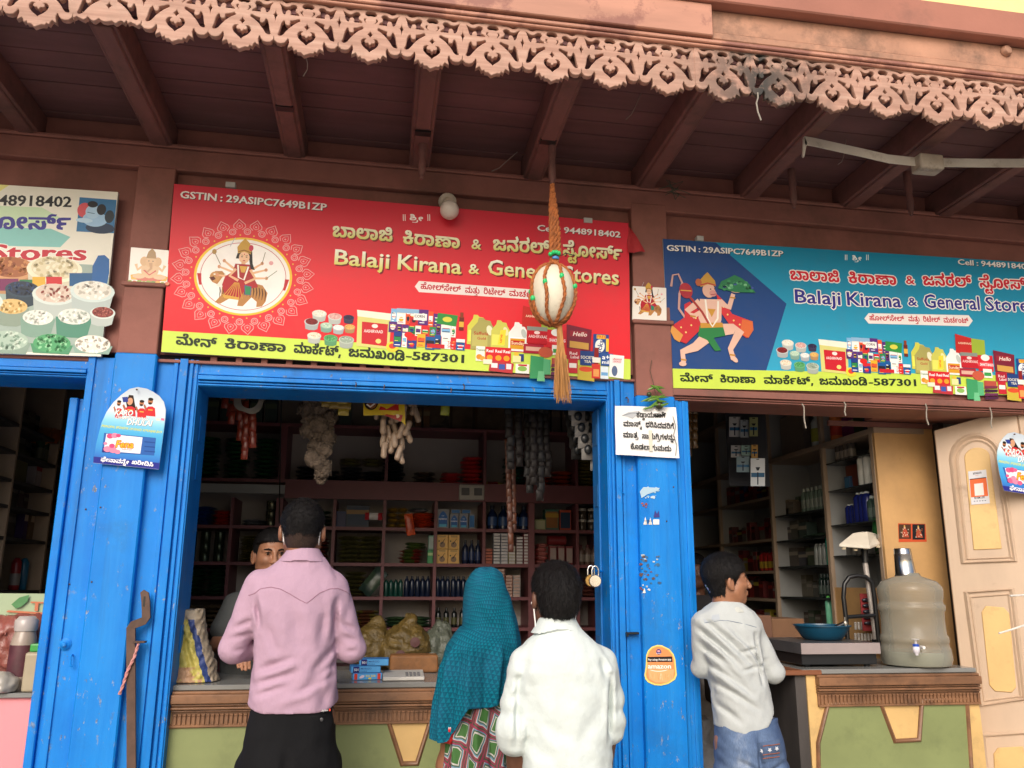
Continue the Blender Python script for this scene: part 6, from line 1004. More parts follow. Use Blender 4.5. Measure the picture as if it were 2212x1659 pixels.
MB().box(P(313,1300,Yl)[0]-.004,P(313,1300,Yl)[0]+.004,Yl-.0135,Yl-.0115,P(313,1310,Yl)[2],P(313,1288,Yl)[2]).build('slot',BLACKM,T)
s_=P(302,1385,-.05);MB().box(s_[0]-.02,s_[0]+.03,-.085,-.05,s_[2]-.006,s_[2]+.002).build('staple',RUST,T,bev=.002)
w_=twist([P(299,1390,-.075),P(290,1420,-.075),P(276,1448,-.075),P(266,1480,-.075),P(258,1500,-.07)],.0045,4);o=w_.build('cloth_cord',plain('#c88a84',.9),T,smooth=True)
# ---- two padlocks hooked on the right jamb
def padlock(px,py,Y,body,label):
 a=P(px,py,Y);T=thing('padlock',label,'padlock',a,'padlocks on the right jamb')
 MB().lathe([(.004,-.016),(.026,-.016),(.030,-.012),(.031,0),(.030,.012),(.026,.016),(.004,.016)],a,24,(.25,1,0)).build('lock_body',body,T,smooth=True)
 MB().tube([a+[-.016,0,.015],a+[-.016,0,.05],a+[-.011,0,.064],a+[0,0,.07],a+[.011,0,.064],a+[.016,0,.05],a+[.016,0,.015]],.0045,10).build('shackle',STEEL,T,smooth=True)
padlock(1277,1254,0.03,surf('brass',(.32,.2,.07),.3,.15,30,metal=1),'brass padlock hanging behind the steel one on the door jamb')
padlock(1286,1255,0.005,STEEL,'round steel padlock hanging in front of the brass one')
MB().tube([P(1282,1234,.03),P(1300,1234,.1)],.006,8).build('lock_eye',BLUE,B,smooth=True)
# ---- loose white wires at the right edge
for pts,lab in([((2158,1368),(2185,1360),(2230,1345)),'white wire with a bare end sticking in over the lower door panel'],[((2182,1287),(2200,1286),(2230,1284)),'short white wire end above the other wire at the right edge']):
 q=MB();q.tube([P(*a_,-.25)for a_ in pts],.0045,8);tag(q.build('wire',plain('#d8d4cc',.4),None,smooth=True),lab,'wire',None)
 # ---- strings hanging from the lintels and eave
q_=plain('#9c9488',.9);strs=[((1732,872),(1737,885),(1741,925),-.05,'pale string knotted on the brown lintel above the hanging razor cards'),((1999,872),(2001,890),(2006,918),-.05,'frayed pale string dangling from the brown lintel, the rightmost but one'),((1823,868),(1826,880),(1827,898),-.05,'short pale string on the brown lintel above the shelf of bottles'),((2138,880),(2142,905),(2143,925),-.06,'string holding the soap poster over the cream door'),((1798,355),(1803,372),(1823,392),-1.0,''),]
strs[4]=((1637,200),(1634,222),(1644,260),-1.02,'curly pale thread dangling from the carved eave on the right')
for a,b_,c_,Y,lab in strs:
 MB_=MB().tube([P(*a,Y),P(a[0]*.5+b_[0]*.5+2,(a[1]+b_[1])/2,Y),P(*b_,Y),P((b_[0]+c_[0])/2-2,(b_[1]+c_[1])/2,Y),P(*c_,Y)],.0035,6)
 tag(MB_.build('string',q_,None,smooth=True),lab,'string')
 # ================================================================ PEOPLE: bodies and clothes as smooth implicit surfaces
class Vox:
 """signed-distance grid; smooth unions of tapered limbs, ellipsoids and lofts; turned into one continuous mesh"""
 def __init__(s,lo,hi,h):
  s.lo=np.array(lo,np.float32);s.h=h;s.n=np.ceil((np.array(hi)-np.array(lo))/h).astype(int)+1
  s.ax=[s.lo[i]+h*np.arange(s.n[i],dtype=np.float32)for i in range(3)];s.D=np.full(tuple(s.n),1.0,np.float32)
 def reg(s,lo,hi,m):
  i0=[int(max(0,math.floor((lo[k]-m-s.lo[k])/s.h)))for k in range(3)];i1=[int(min(s.n[k],math.ceil((hi[k]+m-s.lo[k])/s.h)+1))for k in range(3)]
  if any(a>=b for a,b in zip(i0,i1)):return None
  sl=tuple(slice(a,b)for a,b in zip(i0,i1))
  X=s.ax[0][sl[0]][:,None,None];Y=s.ax[1][sl[1]][None,:,None];Z=s.ax[2][sl[2]][None,None,:]
  return sl,X,Y,Z
 def put(s,sl,d,k,sub=False):
  o=s.D[sl]
  if sub:d=-d;h=np.maximum(k-np.abs(o-d),0)/max(k,1e-6);s.D[sl]=np.maximum(o,d)+h*h*k*.25
  else:h=np.maximum(k-np.abs(o-d),0)/max(k,1e-6);s.D[sl]=np.minimum(o,d)-h*h*k*.25
 def cap(s,a,b,ra,rb,k=.02,sub=False,sq=None):
  a,b=np.array(a,float),np.array(b,float);m=max(ra,rb)+k+.04
  R_=s.reg(np.minimum(a,b),np.maximum(a,b),m)
  if R_ is None:return s
  sl,X,Y,Z=R_;d=b-a;l2=max(1e-9,d@d);t=np.clip(((X-a[0])*d[0]+(Y-a[1])*d[1]+(Z-a[2])*d[2])/l2,0,1)
  q=sq or(1,1,1)
  r=np.sqrt(((X-a[0]-t*d[0])/q[0])**2+((Y-a[1]-t*d[1])/q[1])**2+((Z-a[2]-t*d[2])/q[2])**2)-(ra+(rb-ra)*t);s.put(sl,r,k,sub);return s
 def chain(s,pts,rs,k=.02,sq=None):
  for i in range(len(pts)-1):s.cap(pts[i],pts[i+1],rs[i],rs[i+1],k,sq=sq)
  return s
 def ell(s,c,r,k=.02,sub=False,M=None):
  c=np.array(c,float);r=np.array(r,float);m=max(r)
  R_=s.reg(c-m,c+m,k+.03)
  if R_ is None:return s
  sl,X,Y,Z=R_;x,y,z=X-c[0],Y-c[1],Z-c[2]
  if M is not None:x,y,z=(M[0][0]*x+M[1][0]*y+M[2][0]*z,M[0][1]*x+M[1][1]*y+M[2][1]*z,M[0][2]*x+M[1][2]*y+M[2][2]*z)
  k0=np.sqrt((x/r[0])**2+(y/r[1])**2+(z/r[2])**2);k1=np.sqrt((x/r[0]**2)**2+(y/r[1]**2)**2+(z/r[2]**2)**2)+1e-6
  s.put(sl,k0*(k0-1)/k1,k,sub);return s
 def loft(s,secs,k=.03,p=2.3):
  """secs: (z, cx, cy, wx, wy) rising"""
  S_=np.array(sorted(secs),float);z0,z1=S_[0,0],S_[-1,0];xm=(S_[:,1]-S_[:,3]).min(),(S_[:,1]+S_[:,3]).max();ym=(S_[:,2]-S_[:,4]).min(),(S_[:,2]+S_[:,4]).max()
  R_=s.reg((xm[0],ym[0],z0),(xm[1],ym[1],z1),k+.05)
  sl,X,Y,Z=R_;f=lambda j:np.interp(Z,S_[:,0],S_[:,j])
  wx,wy=f(3),f(4);r=(np.abs((X-f(1))/wx)**p+np.abs((Y-f(2))/wy)**p)**(1/p);d=(r-1)*np.minimum(wx,wy)*.95
  d=np.maximum(d,np.maximum(Z-z1,z0-Z));s.put(sl,d.astype(np.float32),k);return s
 def cut(s,fn):
  """keep only where fn(X,Y,Z) < 0"""
  X=s.ax[0][:,None,None];Y=s.ax[1][None,:,None];Z=s.ax[2][None,None,:];s.D=np.maximum(s.D,fn(X,Y,Z).astype(np.float32));return s
 def fold(s,p0,p1,w,amp,side=-1,ymid=0.0):
  """a soft crease (amp>0) or ridge (amp<0) along a segment seen from the back (side=-1) of the cloth; x-z distances"""
  (x0,z0),(x1,z1)=p0,p1;R_=s.reg((min(x0,x1),ymid-(1 if side<0 else 0),min(z0,z1)),(max(x0,x1),ymid+(0 if side<0 else 1),max(z0,z1)),2.5*w)
  if R_ is None:return s
  sl,X,Y,Z=R_;dx,dz=x1-x0,z1-z0;t=np.clip(((X-x0)*dx+(Z-z0)*dz)/(dx*dx+dz*dz),0,1);d2=(X-x0-t*dx)**2+(Z-z0-t*dz)**2
  fade=np.sin(np.pi*np.clip(t*.86+.07,0,1))
  m_=np.clip((ymid-Y)*side*-25,0,1);s.D[sl]+=(amp*1.35*(np.exp(-d2/(w*w))-.55*np.exp(-d2/(3.2*w*w)))*2*fade*m_).astype(np.float32);return s
 def waves(s,amp,scale,seed=0,st=(1,1,1)):
  rs=np.random.RandomState(seed);X=s.ax[0][:,None,None];Y=s.ax[1][None,:,None];Z=s.ax[2][None,None,:];o=np.zeros_like(s.D)
  for i in range(7):
   k=rs.normal(size=3)*np.array(st)*scale*(1+.35*i);o+=np.sin(k[0]*X+k[1]*Y+k[2]*Z+rs.rand()*6.28+1.3*np.sin((X*rs.normal()+Z*rs.normal()+Y*rs.normal())*scale*.6)).astype(np.float32)/(1+.3*i)
  s.D+=o*amp/2.5;return s
 def mesh(s,name,mat,parent=None,smooth=True):
  D=s.D;h=s.h;n=np.array(D.shape);sg=D<0
  cn=np.zeros(tuple(n-1),np.int8);off=[(i,j,k)for i in(0,1)for j in(0,1)for k in(0,1)]
  g=lambda A,o:A[o[0]:n[0]-1+o[0],o[1]:n[1]-1+o[1],o[2]:n[2]-1+o[2]]
  for o in off:cn+=g(sg,o)
  act=(cn>0)&(cn<8);ii=np.argwhere(act);idx=np.full(act.shape,-1,np.int64);idx[act]=np.arange(len(ii))
  acc=np.zeros((len(ii),3));cnt=np.zeros(len(ii))
  for a in off:
   for d in range(3):
    if a[d]==0:
     b=list(a);b[d]=1
     da=D[ii[:,0]+a[0],ii[:,1]+a[1],ii[:,2]+a[2]];db=D[ii[:,0]+b[0],ii[:,1]+b[1],ii[:,2]+b[2]];m_=(da<0)!=(db<0)
     t=np.where(m_,da/np.where(da==db,1,da-db),0);p=np.array(a)[None,:]+t[:,None]*(np.array(b)-np.array(a))[None,:]
     acc[m_]+=p[m_];cnt[m_]+=1
  V=(ii+acc/cnt[:,None])*h+s.lo;F=[]
  for d in range(3):
   e=[0,0,0];e[d]=1;sl0=tuple(slice(0,n[k]-e[k])for k in range(3));sl1=tuple(slice(e[k],n[k])for k in range(3))
   ch=sg[sl0]!=sg[sl1];u,v=(d+1)%3,(d+2)%3
   pp=np.argwhere(ch);ok=(pp[:,u]>0)&(pp[:,v]>0)&(pp[:,u]<n[u]-1)&(pp[:,v]<n[v]-1);pp=pp[ok];flip=sg[sl0][tuple(pp.T)]
   q=[]
   for(a,b)in((-1,-1),(0,-1),(0,0),(-1,0)):c=pp.copy();c[:,u]+=a;c[:,v]+=b;q.append(idx[tuple(c.T)])
   q=np.stack(q,1);q[~flip]=q[~flip][:,::-1];F.append(q)
  F=np.concatenate(F);me=bpy.data.meshes.new(name);me.vertices.add(len(V));me.vertices.foreach_set('co',V.astype(np.float32).ravel());me.loops.add(len(F)*4);me.loops.foreach_set('vertex_index',F.ravel().astype(np.int32));me.polygons.add(len(F));me.polygons.foreach_set('loop_start',np.arange(0,len(F)*4,4,dtype=np.int32));me.update(calc_edges=True);me.validate()
  if smooth:me.shade_smooth()
  return meshobj(name,me,mat,parent)
def skin(name,col):
 m,t,b=nmat(name);c=ramp(t,noise(t,18,5),[(.3,mul(col,.82)),(.7,mul(col,1.12))]);t.links.new(c,b.inputs['Base Color']);b.inputs['Roughness'].default_value=.48
 b.inputs['Subsurface Weight'].default_value=.08;b.inputs['Subsurface Radius'].default_value=(.01,.004,.002);bump(t,b,noise(t,180,4),.12,.002);return m
def hairmat(name,col,st=(1,1,.2),sc=300):
 m,t,b=nmat(name);c=ramp(t,noise(t,sc,4,st),[(.35,mul(col,.4)),(.68,mul(col,2.2))]);t.links.new(c,b.inputs['Base Color']);b.inputs['Roughness'].default_value=.55;b.inputs['Specular IOR Level'].default_value=.22;bump(t,b,noise(t,sc,4,st),1.0,.005);return m
def cloth(name,col,var=.06,weave=420,bs=.25,rough=.85,extra=None):
 m,t,b=nmat(name);c=ramp(t,noise(t,5,4),[(.3,mul(col,1-var)),(.7,mul(col,1+var))]);c=mix(t,ramp(t,noise(t,weave*.9,3,(1,1,.25)),[(.35,(0,0,0)),(.7,(.22,.22,.22))]),c,mul(col,.78))
 if extra:c=extra(t,c)
 t.links.new(c,b.inputs['Base Color']);b.inputs['Roughness'].default_value=rough;b.inputs['Specular IOR Level'].default_value=.2
 b1=node(t,'ShaderNodeBump');b1.inputs['Strength'].default_value=.55;b1.inputs['Distance'].default_value=.012;t.links.new(noise(t,17,7,(1,1,.75),rough=.55),b1.inputs['Height'])
 b2=node(t,'ShaderNodeBump');b2.inputs['Strength'].default_value=bs;b2.inputs['Distance'].default_value=.0015;t.links.new(noise(t,weave,2),b2.inputs['Height']);t.links.new(b1.outputs[0],b2.inputs['Normal']);t.links.new(b2.outputs[0],b.inputs['Normal']);return m
BLACKHAIR=hairmat('black_hair',(.006,.005,.005));SHORTHAIR=hairmat('cropped_hair',(.006,.005,.005),(1,1,.6),320);STUB=hairmat('hair_stubble',(.035,.02,.014),(1,1,.8),420)
class Head:
 """a head frame: centre, size, yaw (0 looks into the shop) and tilt; local +y is the face"""
 def __init__(s,c,k=1.0,yaw=0,tilt=0,roll=0):
  s.c=np.array(c,float);s.k=k
  s.M=np.array((Matrix.Rotation(rad(yaw),3,'Z')@Matrix.Rotation(rad(roll),3,'Y')@Matrix.Rotation(rad(tilt),3,'X')))
 def p(s,x,y,z):return s.c+s.M@(np.array([x,y,z])*s.k)
 def add(s,V):
  k,M,p=s.k,s.M,s.p;E=lambda c,r,kk=.02,sub=False:V.ell(p(*c),np.array(r)*k,kk*k,sub,M);C_=lambda a,b,ra,rb,kk=.015,sub=False:V.cap(p(*a),p(*b),ra*k,rb*k,kk*k,sub)
  E((0,-.012,.03),(.074,.094,.086));E((0,.022,-.045),(.058,.066,.066),.04);C_((-.03,.03,-.075),(.03,.03,-.075),.03,.03,.03);E((0,.062,-.092),(.024,.022,.02),.03)
  for q in(-1,1):
   C_((q*.046,.045,-.02),(q*.05,.02,-.05),.024,.02,.03);C_((q*.012,.078,.028),(q*.046,.066,.026),.012,.01,.015);E((q*.031,.092,.008),(.017,.016,.012),.012,True);E((q*.034,.072,-.02),(.02,.018,.016),.02)
   E((q*.082,-.008,-.008),(.013,.019,.032),.008);E((q*.093,.001,-.004),(.006,.011,.018),.006,True);E((q*.083,.0,-.034),(.008,.009,.01),.006);E((q*.013,.104,-.03),(.009,.011,.008),.008)
   E((q*.031,.077,.008),(.0135,.0135,.0125),.002)
  C_((0,.088,.02),(0,.107,-.022),.008,.0115,.012);E((0,.109,-.027),(.011,.011,.009),.008)
  E((0,.088,-.052),(.021,.011,.007),.006);E((0,.086,-.064),(.019,.012,.008),.006);V.cap(p(-.02,.098,-.0575),p(.02,.098,-.0575),.0022*k,.0022*k,.002,True)
  C_((0,-.02,-.05),(0,-.035,-.17),.05,.055,.03);return s
 def eyes(s,parent,iris=(.03,.015,.008)):
  for q in(-1,1):
   e=MB().ball(s.p(q*.031,.0765,.008),.0126*s.k,16);e.build('eye',plain((.55,.5,.45),.25),parent,smooth=True)
   d=s.M@np.array([0,1,0]);MB().lathe([(.0062*s.k,0),(.005*s.k,.0016),(.0002,.002)],s.p(q*.031,.0886,.0082),14,tuple(d)).build('iris',plain(iris,.2),parent,smooth=True)
   b=MB().tube([s.p(q*.014,.091,.026),s.p(q*.03,.09,.031),s.p(q*.05,.076,.028)],[.003*s.k,.0042*s.k,.0018*s.k],6);b.build('eyebrow',BLACKHAIR,parent,smooth=True)
   b=MB().tube([s.p(q*.018,.0895,.0135),s.p(q*.031,.0925,.017),s.p(q*.045,.085,.0125)],[.0016*s.k,.0026*s.k,.0012*s.k],6);b.build('eyelid',BLACKHAIR,parent,smooth=True)
 def hair(s,parent,mat,thick,line,lo=None,h=.004,amp=.0035,seed=1,name='hair',sc=120,vol=(),strands=None):
  """hair shell: skull grown by thick(x,y,z local), kept where line(x,y,z local) < 0"""
  r=.15*s.k;V=Vox(s.c-r,s.c+r,h);X=V.ax[0][:,None,None]-s.c[0];Y=V.ax[1][None,:,None]-s.c[1];Z=V.ax[2][None,None,:]-s.c[2]
  M=s.M/s.k;x,y,z=(M[0,0]*X+M[1,0]*Y+M[2,0]*Z,M[0,1]*X+M[1,1]*Y+M[2,1]*Z,M[0,2]*X+M[1,2]*Y+M[2,2]*Z)
  e=lambda c,q:(lambda k0,k1:k0*(k0-1)/k1)(np.sqrt(((x-c[0])/q[0])**2+((y-c[1])/q[1])**2+((z-c[2])/q[2])**2),np.sqrt(((x-c[0])/q[0]**2)**2+((y-c[1])/q[1]**2)**2+((z-c[2])/q[2]**2)**2)+1e-6)
  d=e((0,-.012,.03),(.074,.094,.086));d2=e((0,-.02,-.03),(.062,.075,.075));kk=.03;hh=np.maximum(kk-np.abs(d-d2),0)/kk;d=np.minimum(d,d2)-hh*hh*kk*.25
  for c,q in vol:
   d3=e(c,q);hh=np.maximum(kk-np.abs(d-d3),0)/kk;d=np.minimum(d,d3)-hh*hh*kk*.25
  L=line(x,y,z)*s.k;d=(d-np.minimum(thick(x,y,z),np.maximum(-L*.6,-.001)))*s.k;V.D=np.broadcast_to(np.maximum(d,L),V.D.shape).astype(np.float32).copy();V.waves(amp,sc,seed,(1,1,.5));o=V.mesh(name,mat,parent)
  if strands:s.strands(o,*strands,seed)
  return o
 def strands(s,o,count,length,lift,seed):
  """thousands of short tapered locks lying over the hair, falling away from the crown"""
  rs=np.random.RandomState(seed);me=o.data;n=len(me.polygons);ce=np.zeros(n*3);no=np.zeros(n*3);me.polygons.foreach_get('center',ce);me.polygons.foreach_get('normal',no);ce=ce.reshape(-1,3);no=no.reshape(-1,3)
  ii=rs.randint(0,n,count);p=ce[ii];nn=no[ii];cr=s.p(0,-.045,.112);ok=((p-s.c)*nn).sum(1)>0;p,nn=p[ok],nn[ok]
  d=p-cr+rs.normal(size=p.shape)*.03*s.k+np.array([0,0,-.02]);d-=nn*(d*nn).sum(1)[:,None];d/=np.linalg.norm(d,axis=1)[:,None]+1e-6;sd_=np.cross(nn,d)*(.0011*rs.uniform(.6,1.5,(len(p),1)))*s.k
  L_=length*rs.uniform(.5,1.2,(len(p),1));m_=p+d*L_*.5+nn*L_*lift;e=p+d*L_+nn*L_*lift*rs.uniform(.2,1.3,(len(p),1));b_=p-nn*.001
  V_=np.stack([b_-sd_,b_+sd_,m_-sd_*.8,m_+sd_*.8,e],1).reshape(-1,3);F=[]
  for k in range(len(p)):q=5*k;F+=[(q,q+1,q+3,q+2),(q+2,q+3,q+4)]
  m2=bpy.data.meshes.new('locks');m2.from_pydata(V_.tolist(),[],F);bm=bmesh.new();bm.from_mesh(me);bm.from_mesh(m2);bm.to_mesh(me);bm.free();bpy.data.meshes.remove(m2);me.shade_smooth()
def hand(V,w,d,up,k=1.0,curl=.5,side=1):
 """palm and five bent fingers; w wrist, d direction of the fingers, up back of the hand"""
 w,d,up=np.array(w,float),np.array(d,float),np.array(up,float);d/=np.linalg.norm(d);s=np.cross(d,up);s/=np.linalg.norm(s);up=np.cross(s,d);s*=side
 pm=w+d*.085*k
 for j in(-1.3,-.45,.45,1.3):V.cap(w+s*j*.012*k,pm+s*j*.019*k,.014*k,.0125*k,.012)
 for j,l in((-1.3,.062),(-.45,.078),(.45,.082),(1.3,.072)):
  b=pm+s*j*.019*k;a1=b+(d*math.cos(curl*.6)-up*math.sin(curl*.6))*l*.5*k;a2=a1+(d*math.cos(curl*1.6)-up*math.sin(curl*1.6))*l*.5*k;V.cap(b,a1,.0095*k,.0085*k,.005);V.cap(a1,a2,.0085*k,.007*k,.004)
 t0=w+d*.025*k+s*.022*k;t1=t0+(d*.7+s*.75-up*.2)*.042*k;V.cap(t0,t1,.013*k,.0105*k,.01);V.cap(t1,t1+(d*.95+s*.1-up*.3)*.034*k,.010*k,.008*k,.004)
def legs(V,hx,y,zh,zg,sp=.1,r=.075,kf=1.0):
 for q in(-1,1):
  V.chain([(hx+q*sp*.85,y,zh),(hx+q*sp*.95,y+.015,(zh+zg)/2),(hx+q*sp,y-.02,zg+.09)],[r,r*.68,r*.5],.02)
  V.cap((hx+q*sp,y-.04,zg+.035),(hx+q*sp+q*.02,y+.15,zg+.028),.036,.03,.02)
  # ---------------------------------------------------------------- man in the pink shirt (seen from behind)
Y0=-.44
def pk(px,py,d=-.10):return P(px,py,Y0+d)
SK1=skin('skin_brown',(.27,.115,.06));SK2=skin('skin_dark_brown',(.13,.055,.032));SK3=skin('skin_warm',(.33,.145,.075))
T=thing('person','man in a pink shirt and black trousers standing at the counter, back to us','person',(-.32,Y0,.15))
hd=Head((P(652,1148,Y0+.0)[0],Y0+.03,P(652,1146,Y0)[2]),1.02,0,-4)
xc=pk(640,1400,0)[0]
shL,shR=pk(546,1255,0),pk(735,1260,0);elL,elR=pk(503,1402,.02),pk(760,1402,.02)
wrL,wrR=elL+[.15,.20,.015],elR+[-.13,.20,.03]
V=Vox((-.75,-.75,.15),(.12,.05,1.9),.006);hd.add(V)
V.loft([(1.05,xc,Y0,.13,.08),(1.25,xc,Y0,.14,.08),(1.40,xc,Y0,.13,.07),(1.5,xc,Y0,.07,.055)],.02)
for a,b,c_,q in((shL,elL,wrL,1),(shR,elR,wrR,-1)):V.chain([a+[q*.05,0,-.03],b+[q*.004,0,.005],c_],[.038,.036,.028],.02);hand(V,c_,(q*.35,1,-.05),(0,0,1),1,.5,q)
legs(V,xc,Y0,.98,.15,.10,.08);V.mesh('body',SK1,T)
sh=Vox((-.78,-.72,.92),(.14,-.06,1.72),.0062)
row=lambda z,l,r,dy=.115,cy=0:(pk(0,0)[2]*0+P(640,z,Y0-.05)[2],(P(l,z,Y0-.02)[0]+P(r,z,Y0-.02)[0])/2,Y0+cy,(P(r,z,Y0-.02)[0]-P(l,z,Y0-.02)[0])/2,dy)
sh.loft([row(1560,534,728,.125),row(1500,537,727,.122),row(1440,546,724,.118),row(1380,549,722,.118),row(1320,541,734,.12),row(1275,533,744,.112),row(1245,548,732,.095),row(1222,585,712,.08),row(1204,607,699,.07)],.03,2.5)
sh.chain([shL+[.03,0,-.02],elL,elL+[.10,.13,-.005]],[.065,.054,.043],.016);sh.chain([shR+[-.03,0,-.02],elR,elR+[-.09,.13,.015]],[.065,.053,.043],.016)
sh.chain([elL+[.10,.13,-.005],wrL*.9+elL*.1],[.046,.04],.015);sh.chain([elR+[-.09,.13,.015],wrR*.9+elR*.1],[.046,.04],.015)
f=lambda a,b,w_,amp:sh.fold((pk(*a)[0],pk(*a)[2]),(pk(*b)[0],pk(*b)[2]),w_,amp,-1,Y0)
for a,b,w_,amp in(((556,1450),(640,1420),.018,.009),((548,1480),(640,1450),.016,.008),((548,1505),(620,1480),.014,.006),((720,1400),(668,1462),.018,.009),((724,1430),(650,1490),.018,.008),((718,1460),(640,1500),.015,.006),((570,1330),(600,1420),.02,.005),((640,1300),(636,1400),.03,.004),((700,1320),(690,1400),.022,.006),((552,1295),(560,1360),.014,.011),((726,1300),(722,1368),.014,.011),((500,1360),(540,1340),.013,.006),((492,1382),(535,1372),.012,.006),((497,1410),(528,1405),.01,.006),((765,1365),(735,1345),.013,.006),((775,1390),(742,1378),.012,.006),((770,1410),(745,1410),.01,.006),((600,1520),(660,1500),.02,-.005),((690,1470),(700,1530),.025,.005),((640,1420),(600,1460),.025,-.004)):f(a,b,w_,amp)
sh.waves(.0032,22,3).waves(.0013,48,4,(1,1,.6));xh=xc;sh.cut(lambda X,Y,Z:(P(620,1541,Y0-.1)[2]+.035*np.clip((np.abs(X-xh)-.10)/.08,0,1.4)**2)-Z+0*Y);sh.cut(lambda X,Y,Z:np.where((np.abs(X-xh)<.26),-1,-1)+0*Y+0*Z)
PINKC=cloth('pink_cotton',(.45,.295,.385),.06)
so=sh.mesh('shirt',PINKC,T)
# yoke seam and collar
_bvh={}
def surf_y(o,x,z,side=-1):
 """front-most (street side) y of a mesh at x, z"""
 if o.name not in _bvh:_bvh[o.name]=BVHTree.FromPolygons([v.co for v in o.data.vertices],[p.vertices for p in o.data.polygons])
 loc=_bvh[o.name].ray_cast(Vector((x,-3,z)),Vector((0,1,0)))[0]
 return loc.y if loc is not None else Y0
def seam(o,pxs,r,mat,parent,name='seam',off=-.001,Yp=None):
 pts=[]
 for a,b in pxs:
  q=P(a,b,(Yp if Yp is not None else Y0)-.1)
  for _ in range(3):
   y=surf_y(o,q[0],q[2]);q=P(a,b,y+off)
  pts.append(q)
 return MB().tube(pts,r,5).build(name,mat,parent,smooth=True)
ym=[]
for a,b in zip([(537,1286),(550,1282),(562,1272),(585,1268),(605,1272),(628,1284),(648,1296),(662,1303),(672,1296),(690,1281),(712,1272),(730,1271),(748,1278),(757,1286)],range(99)):ym.append((a[0],a[1]-0))
ym2=[]
for(a0,b0),(a1,b1)in zip(ym,ym[1:]):ym2+=[(a0+(a1-a0)*i/4,b0+(b1-b0)*i/4)for i in range(4)]
seam(so,ym2+[ym[-1]],.0016,cloth('seam_thread',(.36,.2,.27),.05),T)
cl=Vox((-.52,-.62,1.5),(-.1,-.26,1.76),.004);cz=P(652,1185,Y0-.08)[2];cxx=P(652,1190,Y0-.06)[0]
cl.loft([(cz-.05,cxx,Y0+.01,.1,.1),(cz-.02,cxx,Y0+.015,.077,.084),(cz,cxx,Y0+.018,.064,.072),(cz+.004,cxx,Y0+.018,.06,.07)],.01,2.1)
cl.cut(lambda X,Y,Z:(.052-np.sqrt((X-cxx)**2+((Y-Y0-.02)/1.05)**2))*1.0+0*Z);cl.cut(lambda X,Y,Z:(cz-.046-.07*np.clip((np.abs(X-cxx)-.02)/.09,0,2)**1.0*.25)-Z+.0*Y)
cl.mesh('collar',PINKC,T)
hp_=lambda x,y,z:z
hd.hair(T,SHORTHAIR,lambda x,y,z:np.clip(.16*(z+.034),.0008,.012),lambda x,y,z:np.maximum(np.maximum(-.028-z-.0*y,(y-.062)),np.maximum((y-.03-z*.6),(.022-z)*np.where(y>-.03,1,-1)*0-1)),amp=.0022,seed=4,sc=200,strands=(5000,.007,.7))
hd.hair(T,STUB,lambda x,y,z:.0016+0*z+0*x,lambda x,y,z:np.maximum(-.075-z,(y+.01)),amp=.0004,seed=5,name='stubble')
lp_=plain('#e9e4df',.6)
for q in(-1,1):
 MB().tube([hd.p(q*.083,.018,.02),hd.p(q*.079,.0,.033),hd.p(q*.0735,-.03,.018),hd.p(q*.0705,-.036,-.012),hd.p(q*.068,-.022,-.045),hd.p(q*.066,.0,-.055)],.0035,6).build('mask_loop',lp_,T,smooth=True)
tr=Vox((-.62,-.66,.2),(0,-.2,1.12),.007);zt=P(620,1500,Y0)[2];xl,xr=P(525,1600,Y0)[0],P(730,1600,Y0)[0]
tr.loft([(.72,xc,Y0+.0,(xr-xl)/2*.98,.13),(.84,xc,Y0-.015,(xr-xl)/2,.142),(.95,xc,Y0,(xr-xl)/2*.95,.13),(1.03,xc,Y0,(xr-xl)/2*.86,.115)],.03,2.5)
for q in(-1,1):tr.chain([(xc+q*.10,Y0,.80),(xc+q*.105,Y0+.01,.5),(xc+q*.105,Y0-.015,.24)],[.1,.078,.062],.03)
tr.fold((xc,.9),(xc,.6),.02,.012,-1,Y0);tr.fold((xc-.12,.82),(xc-.02,.74),.02,.006,-1,Y0);tr.fold((xc+.12,.78),(xc+.02,.72),.02,.006,-1,Y0);tr.waves(.003,20,8)
to=tr.mesh('trousers',cloth('black_trousers',(.007,.007,.008),.2,500,.2,.9),T)
pb=P(693,1558,Y0-.135);MB().lathe([(.007,0),(.007,.003),(.003,.004)],[pb[0],surf_y(to,pb[0],pb[2])-.0005,pb[2]],12,(0,-1,0)).build('pocket_button',plain('#3a3a3c',.4),T)
seam(to,[(668,1549),(685,1547),(703,1544),(718,1541)],.0014,plain('#050506',.8),T,'pocket_seam')
lb=P(704,1534,Y0-.13);yb=surf_y(to,lb[0],lb[2]);S=Sheet((lb[0]-.02,min(yb,surf_y(so,lb[0]-.02,lb[2]+.03))-.004,P(700,1540,Y0-.13)[2]-.0),(1,0,0.08),(0,0,1));p=Print();p.text('Stylox',0,0,.0075,'#c8c8c8',shear=.2);p.rect(.03,-.001,.036,.008,'#c8402c');p.build('waist_label',S.frame,PAPER,T)
